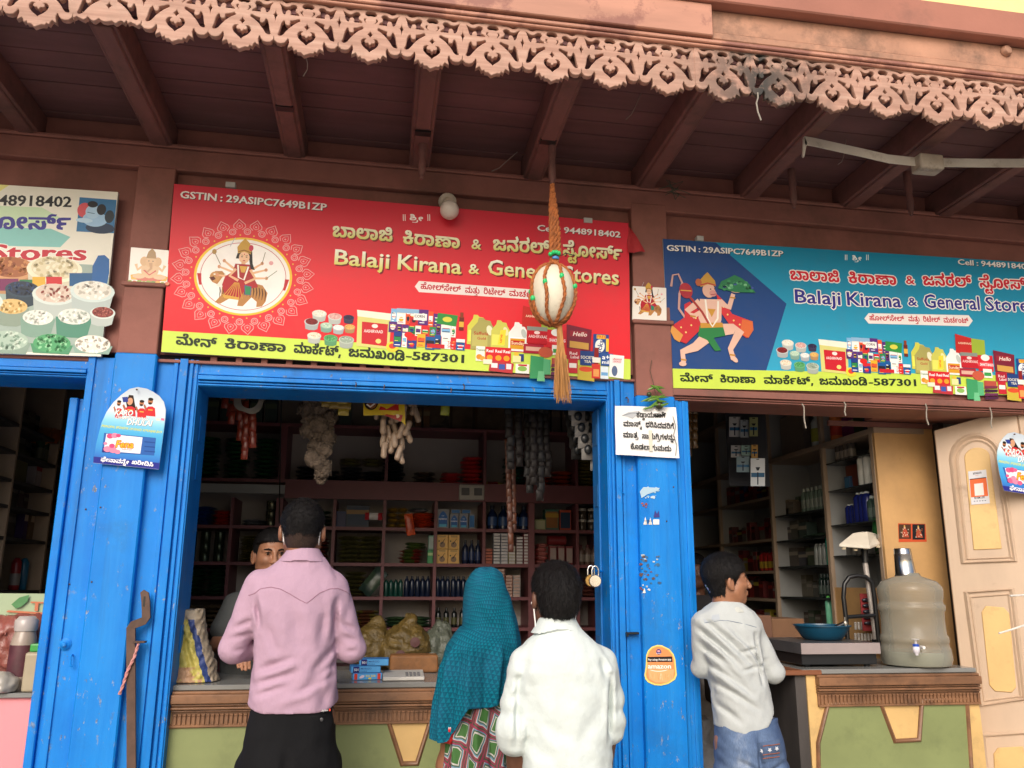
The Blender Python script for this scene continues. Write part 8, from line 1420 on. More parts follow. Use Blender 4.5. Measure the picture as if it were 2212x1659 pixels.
# ================================================================ COUNTERS AND WHAT STANDS ON THEM
def carved_rail(q,x0,x1,z0,z1,y,mi=0,pitch=.0195):
 """a row of small upright arches carved in a board"""
 n=int((x1-x0)/pitch);
 for i in range(n):
  x=x0+(i+.5)*(x1-x0)/n;w_=pitch*.33;q.box(x-w_,x+w_,y-.009,y,z0,z1-.012,mi);q.box(x-w_*1.2,x+w_*1.2,y-.012,y,z1-.012,z1-.003,mi)
def counter(name,label,x0,x1,y,ztop,mould,inset_px,ypl):
 T=thing(name,label,'counter',(x0,y,.16));
 MB().box(x0-.02,x1,y-.02,y+.55,ztop-.022,ztop).build('counter_top',STEELTOP,T,bev=.003)
 q=MB();zz=ztop-.024
 for(a,b_,pr)in((.0,.012,.018),(.012,.05,.034),(.052,.062,.02),(.064,.075,.026),(.077,.086,.014)):
  q.box(mould,x1,y-pr-.02,y,zz-b_,zz-a)
 q.build('edge_moulding',CARV,T,bev=.006,seg=3)
 q=MB().box(mould+.004,x1,y-.022,y,zz-.142,zz-.086).box(mould+.004,x1,y-.03,y,zz-.148,zz-.138);carved_rail(q,mould+.01,x1,zz-.138,zz-.09,y-.022)
 q.build('carved_rail',CARV,T,bev=.0015)
 MB().box(x0,x1,y-.012,y+.5,.16,zz-.001).build('front_panel',CREAMY,T)
 for path in inset_px:
  pts=[P(a,b_,ypl-.014)for a,b_ in path];MB().prism(pts,(0,-.003,0)).build('green_inset',GREEN,T)
  n=len(pts);ring=[];cen=sum(pts)/n
  for i in range(n):
   a,b_=pts[i-1],pts[(i+1)%n];d1=(pts[i]-a)/np.linalg.norm(pts[i]-a);d2=(b_-pts[i])/np.linalg.norm(b_-pts[i]);n1=np.array([d1[2],0,-d1[0]]);n2=np.array([d2[2],0,-d2[0]]);mv=n1+n2;mv=mv/max(.35,mv@mv)*2;wv=.0105
   ring+=[pts[i]-mv*wv,pts[i]-mv*wv*.6+[0,-.012,0],pts[i]+[0,-.015,0],pts[i]+mv*wv*.6+[0,-.011,0],pts[i]+mv*wv]
  MB().add(ring,[(i*5+j,((i+1)%n)*5+j,((i+1)%n)*5+j+1,i*5+j+1)for i in range(n)for j in range(4)]).build('inset_moulding',CARV,T,smooth=50)
 return T
Yc=.06
ZT=1.06
counter('shop_counter','main counter with carved wooden edge, yellow front and olive green inset',-.864,1.083,Yc,ZT,-.86,[[(345,1570),(838,1556),(868,1650),(901,1649),(930,1556),(1310,1545),(1310,1720),(335,1720)]],Yc)
Yr=.06
counter('shop_counter','right counter with carved edge and yellow and green front beside the cream door',2.075,2.985,Yr,1.098,2.12,[[(1767,1605),(1788,1521),(1900,1516),(1932,1601),(1985,1598),(1991,1512),(2087,1509),(2104,1760),(1770,1760)]],Yr)
T=thing('counter_flap','orange-brown hinged flap board joining the right counter beside the boy','flap',(1.53,Yr,1.05));MB().box(1.53,2.15,Yr-.03,Yr+.5,1.072,1.096).build('flap_board',surf('worn_orange_wood',(.25,.09,.04),.4,.25,7,(.3,1,1),.1,.003,40,chips=(.6,.58,.54),cscale=22,camt=.74),T,bev=.004)
MB().box(2.02,2.074,Yr-.005,Yr+.5,.16,1.07).build('dark_side',surf('stained_board',(.07,.06,.055),.8,.4,6,(1,1,.3)),T)
T=thing('shop_counter','pink fronted counter in the left shop, cut by the frame','counter',(-2.4,.2,.16));MB().box(-3.6,-1.46,.2,.7,.16,1.0).build('front_panel',PINK,T);MB().box(-3.6,-1.46,.18,.72,1.0,1.02).build('counter_top',STEELTOP,T,bev=.003)
# ---- placing helpers
_pro={}
def proto(key,fn):
 if key not in _pro:_pro[key]=[fn(),False]
 return _pro[key]
def put(key,fn,loc,label,cat,group=None,rz=0,rx=0,ry=0,sc=1.0):
 e=proto(key,fn);o=e[0]if not e[1]else copy_tree(e[0]);e[1]=True
 o.location=tuple(map(float,loc));o.rotation_euler=(rx,ry,rz);o.scale=(sc,sc,sc)if not isinstance(sc,tuple)else sc
 tag(o,label,cat,group);return o
def mk_bottle(bcol,bcap,r=.026,h=.15,lab=None,shoulder=.68,rough=.25,name='bottle',n=14):
 def fn():
  T=thing(name,None,None);
  col,cap=lift(bcol,1.35),lift(bcap,1.35);MB().lathe([(r*.9,0),(r,.004),(r,h*shoulder),(r*.8,h*(shoulder+.07)),(r*.42,h*(shoulder+.15)),(r*.38,h*.86)],(0,0,0),n).build('bottle_body',plain(col,rough),T,smooth=True)
  MB().lathe([(r*.46,h*.84),(r*.46,h*.97),(r*.4,h)],(0,0,0),n).build('cap',plain(cap,.4),T,smooth=True)
  if lab:MB().lathe([(r*1.012,h*.15),(r*1.015,h*.16),(r*1.015,h*.5),(r*1.012,h*.51)],(0,0,0),n).build('label',plain(lab,.4),T,smooth=True)
  return T
 return fn
def mk_box(w,d,h,col,front=None,band=None,name='carton',extra=None):
 def fn():
  T=thing(name,None,None);MB().box(-w/2,w/2,0,d,0,h).build('box_body',plain(col,.5),T,bev=.0015)
  p=Print();p.n=3
  if front:p.rect(-w*.42,h*.1,w*.42,h*.88,front)
  if band:p.rect(-w/2+.001,h*.6,w/2-.001,h*.8,band)
  if extra:extra(p,w,h)
  if p.v:p.build('printed_face',lambda u,v,w_=0:(u,-w_,v),PRINT,T)
  return T
 return fn
def lift(c,k):return mul(hexc(c),k)if isinstance(c,str)else mul(c,k)
def mk_packet(w,d,t,col,col2,seed=0,name='packet'):
 """pillow packet lying flat, crinkled, crimped at both ends"""
 def fn():
  rs=random.Random(seed);N,M_=12,8;vs=[];fs=[]
  for s_ in(1,-1):
   for i in range(N+1):
    for j in range(M_+1):
     u,v=i/N*2-1,j/M_*2-1;hgt=t/2*(1-abs(u)**4)*(1-abs(v)**3)*s_+rs.uniform(-.1,.1)*t*(1-abs(u)**6)
     vs.append((u*w/2*(1+.02*math.sin(v*20)),v*d/2,t/2+hgt))
  o=(N+1)*(M_+1);g=lambda i,j:i*(M_+1)+j;mi=[]
  q=MB()
  for i in range(N):
   for j in range(M_):fs+=[(g(i,j),g(i+1,j),g(i+1,j+1),g(i,j+1)),(o+g(i,j),o+g(i,j+1),o+g(i+1,j+1),o+g(i+1,j))];mi+=[1 if 3<=i<=8 else 0]*2
  q.v=vs;q.f=fs;q.m=mi;return q.build(name,[plain(lift(col,1.9),.3),plain(lift(col2,1.9),.3)],None,smooth=True)
 return fn
 # ---- the back wall shelves of the middle shop
SY=2.0
sxp=lambda px:-.267+(px-735)*.00317
ZL=[1.20,1.405,1.63,1.873,2.19,2.585]
T=thing('wall_shelf','maroon painted wall shelves divided into pigeonholes at the back of the middle shop','shelf',(0,SY,.16))
q=MB().box(-1.34,1.57,SY+.33,SY+.36,.16,2.6);q.build('shelf_back',SHELFBACK,T)
for z in ZL+[.95]:MB().box(-1.335,1.57,SY,SY+.33,z-.022,z).build('shelf_board',MAROON,T)
MB().box(-.66,1.57,SY-.012,SY+.02,2.062,2.19).build('header_board',MAROON,T);MB().box(-1.33,-.66,SY-.006,SY+.02,2.09,2.15).build('header_strip',GREYBACK,T)
DV=[-1.33,-1.0,-.69,-.318,.025,.383,.725,1.065,1.40,1.56]
for i,x in enumerate(DV):
 w_=.022 if i in(2,7)else.011
 for a,b_ in((.16,2.06),(2.19,2.58)):
  if b_>2.5 and i in(1,3,5):continue
  MB().box(x-w_,x+w_,SY-.004,SY+.33,a,b_).build('divider',MAROON,T)
a=(sxp(1018),SY-.012,2.125);S_=thing('switch_board','grey switch board on the maroon header of the back shelves','switch board',a);MB().box(a[0]-.09,a[0]+.09,a[1]-.02,a[1],a[2]-.055,a[2]+.055).build('plate',plain('#a8a49c',.5),S_,bev=.006)
for dx in(-.045,.045):MB().box(a[0]+dx-.028,a[0]+dx+.028,a[1]-.026,a[1]-.0195,a[2]-.022,a[2]+.03).build('socket',plain('#4a4a4c',.4),S_,bev=.002)
rs=random.Random(21)
def stack(key,fn,x0,x1,z0,n,dx,dz,label,group,cat='packet',y=SY+.12,jit=.01,rzj=.08,skip=0):
 k_=max(1,int((x1-x0)/dx+.3))
 for c_ in range(k_):
  for r_ in range(n-(rs.randint(0,skip)if skip else 0)):
   put(key,fn,(x0+(c_+.5)*(x1-x0)/k_+rs.uniform(-jit,jit),y+rs.uniform(-.01,.01),z0+.001+r_*dz),label,cat,group,rs.uniform(-rzj,rzj))
def rowof(key,fn,xs,z,label,group,cat='bottle',y=SY+.08,**kw):
 for x in xs:put(key,fn,(x+rs.uniform(-.003,.003),y+rs.uniform(-.008,.008),z+.001),label,cat,group,rs.uniform(-.3,.3)if cat=='bottle' else 0,**kw)
PK=lambda c1,c2,s=0,w=.15,d=.13,t=.026:mk_packet(w,d,t,c1,c2,s)
stack('gp',PK('#14381f','#1f4a28',1),-1.31,-.72,ZL[4],10,.16,.03,'dark green packet piled in the upper left pigeonholes','dark green packets at the upper left')
stack('dk',PK('#17171a','#242428',2),-.60,.0,ZL[4],4,.16,.028,'black glossy packet piled low on the upper shelf','black packets on the upper shelf',skip=1)
stack('dk2',PK('#1a2024','#17171a',12),.02,.14,ZL[4],8,.13,.026,'black packet in the taller pile behind the hanging cotton wicks','tall pile of black packets')
stack('rp',PK('#8c1f24','#a02a2c',3),.56,.72,ZL[4],7,.16,.03,'red packet in the tall pile on the upper shelf','tall pile of red packets');stack('rp',None,.42,.55,ZL[4],3,.14,.03,'red packet in the low pile beside the tall red pile','low pile of red packets')
stack('gp2',PK('#12332a','#1a4436',5),.86,1.05,ZL[4],8,.18,.026,'bottle green packet piled behind the dark sachet strips','green packets right of the middle');stack('rb',PK('#7a2a1c','#8c3a20',6),1.09,1.38,ZL[4],6,.15,.03,'rust red packet piled on the upper right shelf','rust red packets',skip=2);stack('ol',PK('#5a5224','#6a6030',7),1.415,1.555,ZL[4],9,.16,.026,'olive packet piled at the far right end of the shelf','olive packets at the right end')
put('yb',PK('#9a9020','#7c2018',8),(.79,SY+.1,ZL[4]+.001),'yellow and red pouch lying beside the bottle green packets','pouch')
stack('bp',PK('#152a5c','#1c3874',9),-1.30,-1.12,ZL[3],5,.16,.026,'dark blue pouch piled in the left pigeonhole','blue pouches at the left');stack('rd2',PK('#7c1c1c','#9a2c20',10),-1.12,-1.02,ZL[3],4,.13,.026,'dark red pouch beside the blue pouches','red pouches at the left')
def tin(col,r=.035,h=.17):
 def fn():return MB().lathe([(r*.98,0),(r,.003),(r,h*.3),(r*.96,h*.31),(r,h*.32),(r,h*.63),(r*.96,h*.64),(r,h*.65),(r,h*.97),(r*.95,h)],(0,0,0),16).build('tin',plain(col,.25,.7),None,smooth=True)
 return fn
for x in(-.75,):put('tin',tin('#5a5a48'),(x,SY+.06,ZL[3]+.001),'tall ribbed tin standing alone under the header strip','tin')
for x in(-1.26,-1.17,-1.08):put('tinb',tin('#3a4234',.032,.2),(x,SY+.07,ZL[2]+.001),'dark ribbed tin on the left middle shelf','tin','dark tins on the left middle shelf')
stack('pp',PK('#6a6234','#565028',11,.2,.16,.018),-.98,-.71,ZL[2],11,.26,.016,'olive paper bundle in the pile beside the shopkeeper','olive paper bundles')
stack('gf',PK('#14301c','#1d3c24',13),-1.3,-1.0,ZL[1],7,.16,.027,'dark green sachet bundle at the left','green sachet bundles at the left');stack('gf',None,-.68,-.34,ZL[3],4,.16,.03,'dark green packet behind the pink shirted man','green packets behind the man')
put('bx1',mk_box(.16,.1,.15,'#16263c','#20344c','#8a6a3c'),(-.16,SY+.05,ZL[3]+.001),'dark navy carton with an ochre band','carton');put('rp5',PK('#8c2028','#a8a4a4',15,.12,.05,.03),(-.05,SY+.05,ZL[3]+.075),'upright red and silver pouch beside the navy carton','pouch',rx=1.45)
put('bx1b',mk_box(.09,.1,.11,'#24305c','#3a3c5c'),(-.28,SY+.06,ZL[3]+.001),'small violet blue carton left of the navy one','carton')
stack('yp',PK('#6e5418','#7e6424',16,.08,.12,.03),.05,.19,ZL[3],4,.075,.038,'mustard yellow packet stacked two wide','mustard yellow packets');stack('op',PK('#8c3016','#a03c1a',17,.17,.12,.022),.21,.37,ZL[3],6,.17,.018,'orange red pouch in the leaning heap','orange red pouches',rzj=.5)
put('op2',PK('#a0401c','#8c3016',18,.15,.06,.02),(.2,SY-.015,ZL[3]+.02),'orange pouch hanging over the shelf edge','pouch',rx=1.5,rz=0,ry=1.4)
put('gry',PK('#3c4246','#50565a',19,.14,.12,.03),(.26,SY+.1,ZL[3]+.115),'grey plastic pouch on top of the orange heap','pouch',rz=.3)
def arch_ex(p,w,h):
 p.poly([(-w*.36,h*.08),(w*.36,h*.08),(w*.36,h*.6),(w*.22,h*.78),(0,h*.9),(-w*.22,h*.78),(-w*.36,h*.6)],'#1f5fa8');p.rect(-w*.3,h*.08,w*.3,h*.22,'#58b4d8');p.text('DIA',0,h*.62,h*.06,'#d8e4f0',align='c');p.text('NAMAK',0,h*.44,h*.09,'#e8f0f6',align='c')
for x,w_,h_ in((.435,.085,.135),):put('wb',mk_box(w_,.05,h_,'#8a8c90',None,None,extra=arch_ex),(x,SY+.03,ZL[3]+.001),'taller blue and grey carton with an arch, at the left of its row','carton')
for x in(.515,.582):put('wb2',mk_box(.062,.05,.105,'#8a8c90',None,None,extra=arch_ex),(x,SY+.03,ZL[3]+.001),'smaller blue and grey arch carton in the lit row','carton','small blue arch cartons')
put('wb3',mk_box(.04,.05,.105,'#9a9ca0','#2f6fae'),(.641,SY+.03,ZL[3]+.001),'narrow blue and grey carton at the right of the row','carton')
for x in(.525,.6):put('wb4',mk_box(.066,.045,.028,'#8f9296','#2f6fae'),(x,SY+.03,ZL[3]+.107),'flat blue carton lying on the arch cartons','carton','flat blue cartons')
for x in(.79,.87,.945,1.02):put('bigb',mk_bottle('#0d1a38','#0a0f1c',.036,.17,'#2a4878',.62),(x,SY+.06,ZL[3]+.001),'large navy bottle with a pale blue label','bottle','large navy bottles')
put('bx2',mk_box(.1,.1,.15,'#2f5a4c','#8a5a2c','#a8842c'),(1.225,SY+.05,ZL[3]+.001),'green carton with a yellow band beside the orange carton','carton');put('bx3',mk_box(.085,.1,.145,'#a83c1c','#16304c'),(1.325,SY+.05,ZL[3]+.001),'orange carton with a dark blue oval front','carton');put('bx4',mk_box(.1,.1,.075,'#7a8450','#a8a888'),(1.13,SY+.05,ZL[3]+.001),'low pale green carton left of the green carton','carton')
def jar(col,lid,r=.03,h=.075):
 def fn():
  T=thing('jar',None,None);MB().lathe([(r*.95,0),(r,.004),(r,h*.8),(r*.9,h*.85)],(0,0,0),14).build('jar_body',plain(col,.2),T,smooth=True);MB().lathe([(r*1.02,h*.8),(r*1.02,h),(r*.9,h+.003)],(0,0,0),14).build('lid',plain(lid,.4),T,smooth=True);return T
 return fn
for i,x in enumerate((1.45,1.52)):
 for r_ in range(2):put('jr',jar('#4a4038','#b8b4ac'),(x,SY+.05,ZL[3]+.001+r_*.08),'small jar with a pale lid at the right end','jar','pale lidded jars')
for i,x in enumerate((1.435,1.485,1.535)):put('jr2',mk_bottle('#5c4a44','#4a1c20',.026,.14,'#8a8078',.7),(x,SY+.05,ZL[2]+.001),'small bottle with a maroon cap at the right end','bottle','maroon capped bottles')
for r_ in range(6):
 stack('oc',PK('#4c4a26','#3c3a20',22,.16,.13,.03),-.28,.0,ZL[2]+r_*.031,1,.15,.03,'olive snack packet filling the pigeonhole by the man','olive snack packets')
stack('rg',PK('#6a1f1c','#3a4a20',23,.15,.12,.026),.14,.30,ZL[2],4,.16,.024,'red and green packet heaped in the pigeonhole','red and green packets',rzj=.6);stack('rg2',PK('#2f4424','#4a5a2c',24,.15,.12,.024),.18,.32,ZL[2]+.10,2,.16,.022,'green packet on top of the red and green heap','green packets on the heap',rzj=.6)
put('gc',mk_box(.038,.06,.09,'#3f9a5c',None,'#b8d49c'),(.352,SY+.03,ZL[2]+.001),'bright green carton standing on its end','carton');put('gc2',mk_box(.036,.06,.1,'#78a894','#a8b8b4'),(.356,SY+.03,ZL[2]+.093),'pale green carton stacked on the bright green one','carton')
def jug_ex(p,w,h):
 p.ell(0,h*.3,w*.26,h*.2,'#8a7058');p.line([(-w*.1,h*.35),(w*.05,h*.5),(w*.25,h*.74)],[w*.1,w*.07,w*.02],'#2a2420');p.rect(-w*.36,h*.5,-w*.24,h*.6,'#3a4a30');p.rect(-w*.3,h*.82,w*.3,h*.95,'#b8965c')
for i in range(2):
 for j in range(2):put('yj',mk_box(.078,.07,.098,'#e0b060',extra=jug_ex),(.435+i*.081,SY+.03,ZL[2]+.001+j*.1),'yellow carton picturing a dark jug, one of four in a square','carton','yellow jug cartons')
for x in(.60,.645,.69):put('nb',mk_bottle('#0e1830','#0b1120',.021,.165,'#24345c',.66),(x,SY+.06,ZL[2]+.001),'slim navy bottle beside the yellow cartons','bottle','slim navy bottles by the yellow cartons')
cs=['#8c4a3c','#7c8084','#a4a8b4','#b0a880','#7c5c60','#8c4048']
for c_ in range(6):
 for r_ in range(10 if c_ in(1,2,5)else 6 if c_ in(3,)else 9 if c_==4 else 5):
  put('sb%d'%c_,mk_box(.05,.07,.019,cs[c_],'#c8c4c4' if c_!=0 else '#a8604c'),(.765+c_*.0545,SY+.02+rs.uniform(-.004,.004),ZL[2]+.001+r_*.0215),'thin soap carton in the six tall piles','soap box','thin soap cartons in six piles',rs.uniform(-.04,.04))
for c_ in range(4):
 for r_ in range(9 if c_<2 else 7):
  put('sc%d'%c_,mk_box(.05,.07,.019,['#7a3c30','#7a4034','#9c6450','#a4a4a4'][c_],'#b89c90'),(.80+c_*.0545,SY+.02,ZL[1]+.001+r_*.0215),'thin soap carton in the piles behind the headscarf','soap box','thin soap cartons behind the headscarf',rs.uniform(-.04,.04))
stack('rc',PK('#8a3a38','#9a6460',25,.1,.1,.03),1.1,1.2,ZL[2],5,.1,.03,'pink and red packet on the right middle shelf','pink red packets');put('rcan',lambda:MB().lathe([(.03,0),(.034,.004),(.034,.13),(.03,.134)],(0,0,0),16).build('canister',plain('#6a1a1c',.3),None,smooth=True),(1.19,SY+.05,ZL[2]+.17),'dark red canister lying on its side','canister',ry=math.pi/2)
for x in(1.23,1.29,1.35):put('rt',mk_box(.05,.05,.13,'#7a2a2c','#9a8a84'),(x,SY+.04,ZL[2]+.001),'upright dark red carton under the canister','carton','upright dark red cartons')
for x in(.055,.088,.121,.154):put('gb',mk_bottle('#123c34','#0e2a24',.0165,.115,None,.8),(x,SY+.05,ZL[1]+.001),'short bottle green bottle in the row','bottle','short green bottles')
for x in(.195,.232,.27,.306,.341):put('bb',mk_bottle('#0f1a30','#0b1220',.0185,.138,None,.74),(x,SY+.05,ZL[1]+.001),'navy bottle right of the green bottles','bottle','navy bottles right of the green ones')
for x in(.41,.445,.48,.52,.555,.59,.63,.665):put('bb',None,(x,SY+.05,ZL[1]+.001),'navy bottle in the row left of the headscarf','bottle','navy bottles left of the headscarf')
stack('os',PK('#4a4420','#3c3a1c',26),-.25,-.07,ZL[1],6,.16,.028,'olive packet left of the leaning dark pouch','olive packets by the dark pouch');put('dp',PK('#1c2a24','#2c3a2c',27,.2,.1,.03),(-.03,SY+.03,ZL[1]+.1),'dark green pouch leaning upright','pouch',rx=1.35,rz=0,ry=-.9)
for x in(.42,.475,.53,.585,.64):put('dbt',mk_bottle('#101414','#0c0c0e',.02,.13,'#4a4a28',.7),(x,SY+.05,ZL[0]+.001),'dark bottle on the lowest visible shelf','bottle','dark bottles on the lowest shelf')
for x in(1.1,1.15,1.2,1.25):put('dbt2',mk_bottle('#0f1422','#0b0f18',.021,.14,None,.7),(x,SY+.05,ZL[0]+.001),'dark bottle showing between scarf and white shirted man','bottle','dark bottles beside the white shirted man')
stack('lo',PK('#5a5420','#4a2a1c',28,.16,.12,.024),-.28,.0,ZL[0],5,.15,.022,'olive and brown pouch on the low shelf','olive brown pouches',rzj=.3);stack('lg',PK('#1c3020','#2a3c26',29,.16,.12,.024),.07,.36,ZL[0],4,.15,.022,'dark green pouch on the low shelf','dark green pouches on the low shelf',rzj=.5,skip=1)
stack('mx1',PK('#3a1c1a','#54302a',51),1.42,1.55,ZL[1],5,.14,.026,'dark brown packet at the right end of the bottle row','brown packets at the right end')
stack('mx2',PK('#3c3c40','#54545a',52),-.98,-.76,ZL[3],2,.16,.02,'slate grey pouch lying beside the tall tin','slate pouches by the tin');stack('mx3',PK('#4c4424','#5a5630',53),-.3,.0,ZL[4]+.12,2,.15,.026,'olive packet laid on the black packets','olive packets on the black ones');stack('mx4',PK('#2c2420','#4a3a30',54),.20,.38,ZL[4],3,.15,.03,'brown black pouch beside the tall black pile','brown black pouches',rzj=.5)
stack('mx5',PK('#5c2a20','#6a3828',55),-.66,-.35,ZL[2],6,.16,.03,'red brown packet behind the man in pink','red brown packets behind the man');stack('mx6',PK('#22301e','#3a4428',56),-.66,-.35,ZL[1],5,.16,.03,'moss green packet behind the man in pink','moss packets behind the man');stack('mx7',PK('#4a3c2c','#5c4c38',57),-1.3,-.7,ZL[0],5,.16,.03,'tan brown packet low behind the shopkeeper','tan packets low behind the shopkeeper')
for x in(.12,.18,.24,.30):put('mx8',mk_box(.05,.07,.16,'#4a3424','#6a4c30','#7a6a50'),(x,SY+.05,2.586),'small brown carton standing on top of the back shelves','carton','brown cartons on top of the shelves')
for x in(1.02,1.1,1.18,1.26,1.34,1.42):put('mx9',mk_box(.07,.07,.2,'#3c3634','#544a44','#6a5a4c'),(x,SY+.05,2.586),'grey brown carton on top of the right shelves','carton','grey brown cartons on top of the right shelves')
for x in(-1.2,-1.1,-1.0,-.9,-.8,-.5,-.4,-.28):put('mx10',mk_box(.085,.07,.18,'#2c3434','#3c4a44','#54604c'),(x,SY+.05,2.586),'dark slate carton on top of the left shelves','carton','slate cartons on top of the left shelves')
# bags and block behind the counter
def sackbag(nm,label,c,r,col,seed,spots=None):
 T=thing(nm,label,'bag',(c[0],c[1],c[2]));V=Vox(np.array(c)-[r*1.5,r*1.2,.02],np.array(c)+[r*1.5,r*1.2,r*2.4],.011);V.ell((c[0],c[1],c[2]+r*.8),(r*1.05,r*.8,r*.85),.05);V.cap((c[0],c[1],c[2]+r*1.2),(c[0]+r*.2,c[1],c[2]+r*1.9),r*.5,r*.28,.08);V.waves(.012,28,seed).waves(.006,70,seed+1);V.cut(lambda X,Y,Z:c[2]+.004-Z+0*X+0*Y);V.mesh('bag_body',col,T)
 for k_,(dx,dz)in enumerate(spots or()):
  q=MB().lathe([(.028,0),(.028,.004),(.0005,.005)],(c[0]+dx,c[1]-r*.86,c[2]+dz),16,(0,-1,0.1));q.build('printed_spot',plain('#4a1814',.5),T)
 return T
ybag=surf('yellow_plastic_bag',(.12,.078,.02),.4,.4,16,None,1.0,.02,22)
MB_=MB().box(-.4,1.2,.95,1.5,.16,1.0);tag(MB_.build('low_crate',INWALL,None),'dark low crate behind the counter carrying yellow bags','crate')
sackbag('grocery_bag','yellow bag with red top behind the counter',(-.02,1.2,1.0),.14,ybag,3);sackbag('grocery_bag','yellow bag printed with dark red spots behind the soap boxes',(.17,1.15,1.0),.15,ybag,5,[(-.03,.1),(.05,.17),(.08,.07)]);sackbag('grocery_bag','translucent grey green bag beside the headscarf',(.36,1.2,1.0),.13,surf('grey_poly',(.09,.10,.075),.3,.3,12,None,.9,.02,22),7)
jb=P(885,1440,.5);q=MB().box(jb[0]-.1,jb[0]+.14,.45,.58,ZT+.001,ZT+.085);tag(q.build('jaggery_block',surf('jaggery',(.24,.10,.03),.6,.3,20,None,.5,.006,40),None,bev=.012,seg=3),'rough orange brown block lying on the counter','block')
# soap boxes and calculator on the counter
def soapbox(label,px,py,z,rz,c2,y=.16):
 a=P(px,py,y);T=thing('soap_carton',label,'carton',(a[0],a[1],z),'soap cartons stacked on the counter');MB().box(a[0]-.068,a[0]+.068,a[1],a[1]+.1,z,z+.03).build('box_body',plain('#3f86c8',.4),T,bev=.002)
 p=Print();S=lambda u,v,w_=0:(a[0]+u,a[1]-w_,z+v);p.n=3;p.rect(-.066,.002,.066,.028,'#5aa6de');
 if c2:p.rect(-.058,.002,-.03,.028,'#22246c');p.text('501',-.054,.009,.011,'#e8eef4',fit=.02);p.text('MARGO',-.024,.015,.008,'#2a5a9c',fit=.05);p.text('PURE',-.024,.005,.005,'#2a5a9c',fit=.03)
 else:p.rect(-.06,.002,-.046,.028,'#d8402c');p.rect(.046,.002,.06,.028,'#d8402c');p.ell(-.025,.014,.012,.006,'#e8d0dc',rot=.4);p.text('501',-.008,.013,.009,'#f2d83c',fit=.02);p.text('BAR',.018,.013,.009,'#f2d83c',fit=.02);p.rect(.005,.003,.018,.01,'#f2d83c')
 p.build('printed_face',S,GLOSSP,T);T.rotation_euler.z=rz;return T
soapbox('bottom soap carton with orange ends, under two blue ones',794,1454,ZT+.001,.08,0);soapbox('middle soap carton of the stack on the counter',791,1434,ZT+.032,.1,1);soapbox('topmost soap carton of the stack on the counter',808,1418,ZT+.063,-.02,1)
a=P(870,1452,.12);T=thing('calculator','pale wedge-shaped calculator lying on the counter','calculator',(a[0],.12,ZT));q=MB();q.prism([(a[0]-.09,.1,ZT+.002),(a[0]-.09,.26,ZT+.012),(a[0]-.09,.26,ZT+.035),(a[0]-.09,.1,ZT+.018)],(.19,0,0));q.build('calculator_body',plain('#c8c4bc',.4),T,bev=.003)
for i in range(4):
 for j in range(3):x_=a[0]+.02+i*.018;y_=.12+j*.03;MB().box(x_-.006,x_+.006,y_-.009,y_+.009,ZT+.02+j*.0032,ZT+.0255+j*.0032).build('key',plain('#6a6a6c',.5),T,bev=.001)
 # printed sack leaning at the left end of the counter
a=P(412,1480,.2);T=thing('grain_sack','crumpled yellow and blue printed sack standing at the left end of the counter','sack',(a[0],.2,ZT))
rows=[(1316,384,438),(1330,380,440),(1360,376,446),(1400,372,455),(1440,368,466),(1470,364,476),(1484,360,482)]
V=Vox(P(360,1490,.2)-[.03,.16,.02],P(482,1290,.2)+[.03,.18,.05],.006);V.loft([(P(400,y,.2)[2],(P(l,y,.2)[0]+P(r,y,.2)[0])/2,.2,(P(r,y,.2)[0]-P(l,y,.2)[0])/2,.05+.05*(y-1310)/170)for y,l,r in rows],.03,2.6);V.fold((P(400,1325,.2)[0],P(400,1325,.2)[2]),(P(440,1420,.2)[0],P(440,1420,.2)[2]),.012,.008,-1,.2);V.fold((P(395,1340,.2)[0],P(395,1340,.2)[2]),(P(430,1470,.2)[0],P(430,1470,.2)[2]),.014,.010,-1,.2).fold((P(440,1340,.2)[0],P(440,1340,.2)[2]),(P(400,1400,.2)[0],P(400,1400,.2)[2]),.012,.009,-1,.2);V.waves(.007,34,9).waves(.004,80,10);V.cut(lambda X,Y,Z:ZT+.002-Z+0*X+0*Y)
m,t,b=nmat('printed_woven_sack');tc=node(t,'ShaderNodeTexCoord');sp=node(t,'ShaderNodeSeparateXYZ');t.links.new(tc.outputs['Object'],sp.inputs[0]);x0=P(432,1370,.15);x1=P(462,1480,.15)
ed=mth('SUBTRACT',sp.outputs[0],mth('MULTIPLY_ADD',sp.outputs[2],float((x1[0]-x0[0])/(x1[2]-x0[2])),float(x0[0]-x0[2]*(x1[0]-x0[0])/(x1[2]-x0[2])-.03)));ed=mth('ADD',ed,mth('MULTIPLY',mth('SUBTRACT',noise(t,18,3),.5),.03))
r_=node(t,'ShaderNodeValToRGB');r_.color_ramp.interpolation='CONSTANT';e=r_.color_ramp.elements;e[0].position=0;e[0].color=(.50,.43,.10,1);e[1].position=.5;e[1].color=(.03,.055,.19,1);x_=e.new(.72);x_.color=(.36,.29,.21,1)
mr=node(t,'ShaderNodeMapRange');mr.inputs[1].default_value=-.06;mr.inputs[2].default_value=.06;t.links.new(ed,mr.inputs[0]);t.links.new(mr.outputs[0],r_.inputs[0]);zt_=float(P(420,1338,.15)[2]);c=mix(t,mth('GREATER_THAN',sp.outputs[2],zt_),r_.outputs[0],(.40,.32,.22));zb_=float(P(410,1440,.15)[2]);c=mix(t,mth('MULTIPLY',mth('LESS_THAN',sp.outputs[2],zb_),mth('MULTIPLY',mth('LESS_THAN',ed,-.01),ramp(t,noise(t,11,3),[(.47,(0,0,0)),(.52,(.8,.8,.8))]))),c,(.45,.22,.15))
t.links.new(c,b.inputs['Base Color']);b.inputs['Roughness'].default_value=.5;bump(t,b,noise(t,60,4),.4,.006);V.mesh('sack_body',m,T)
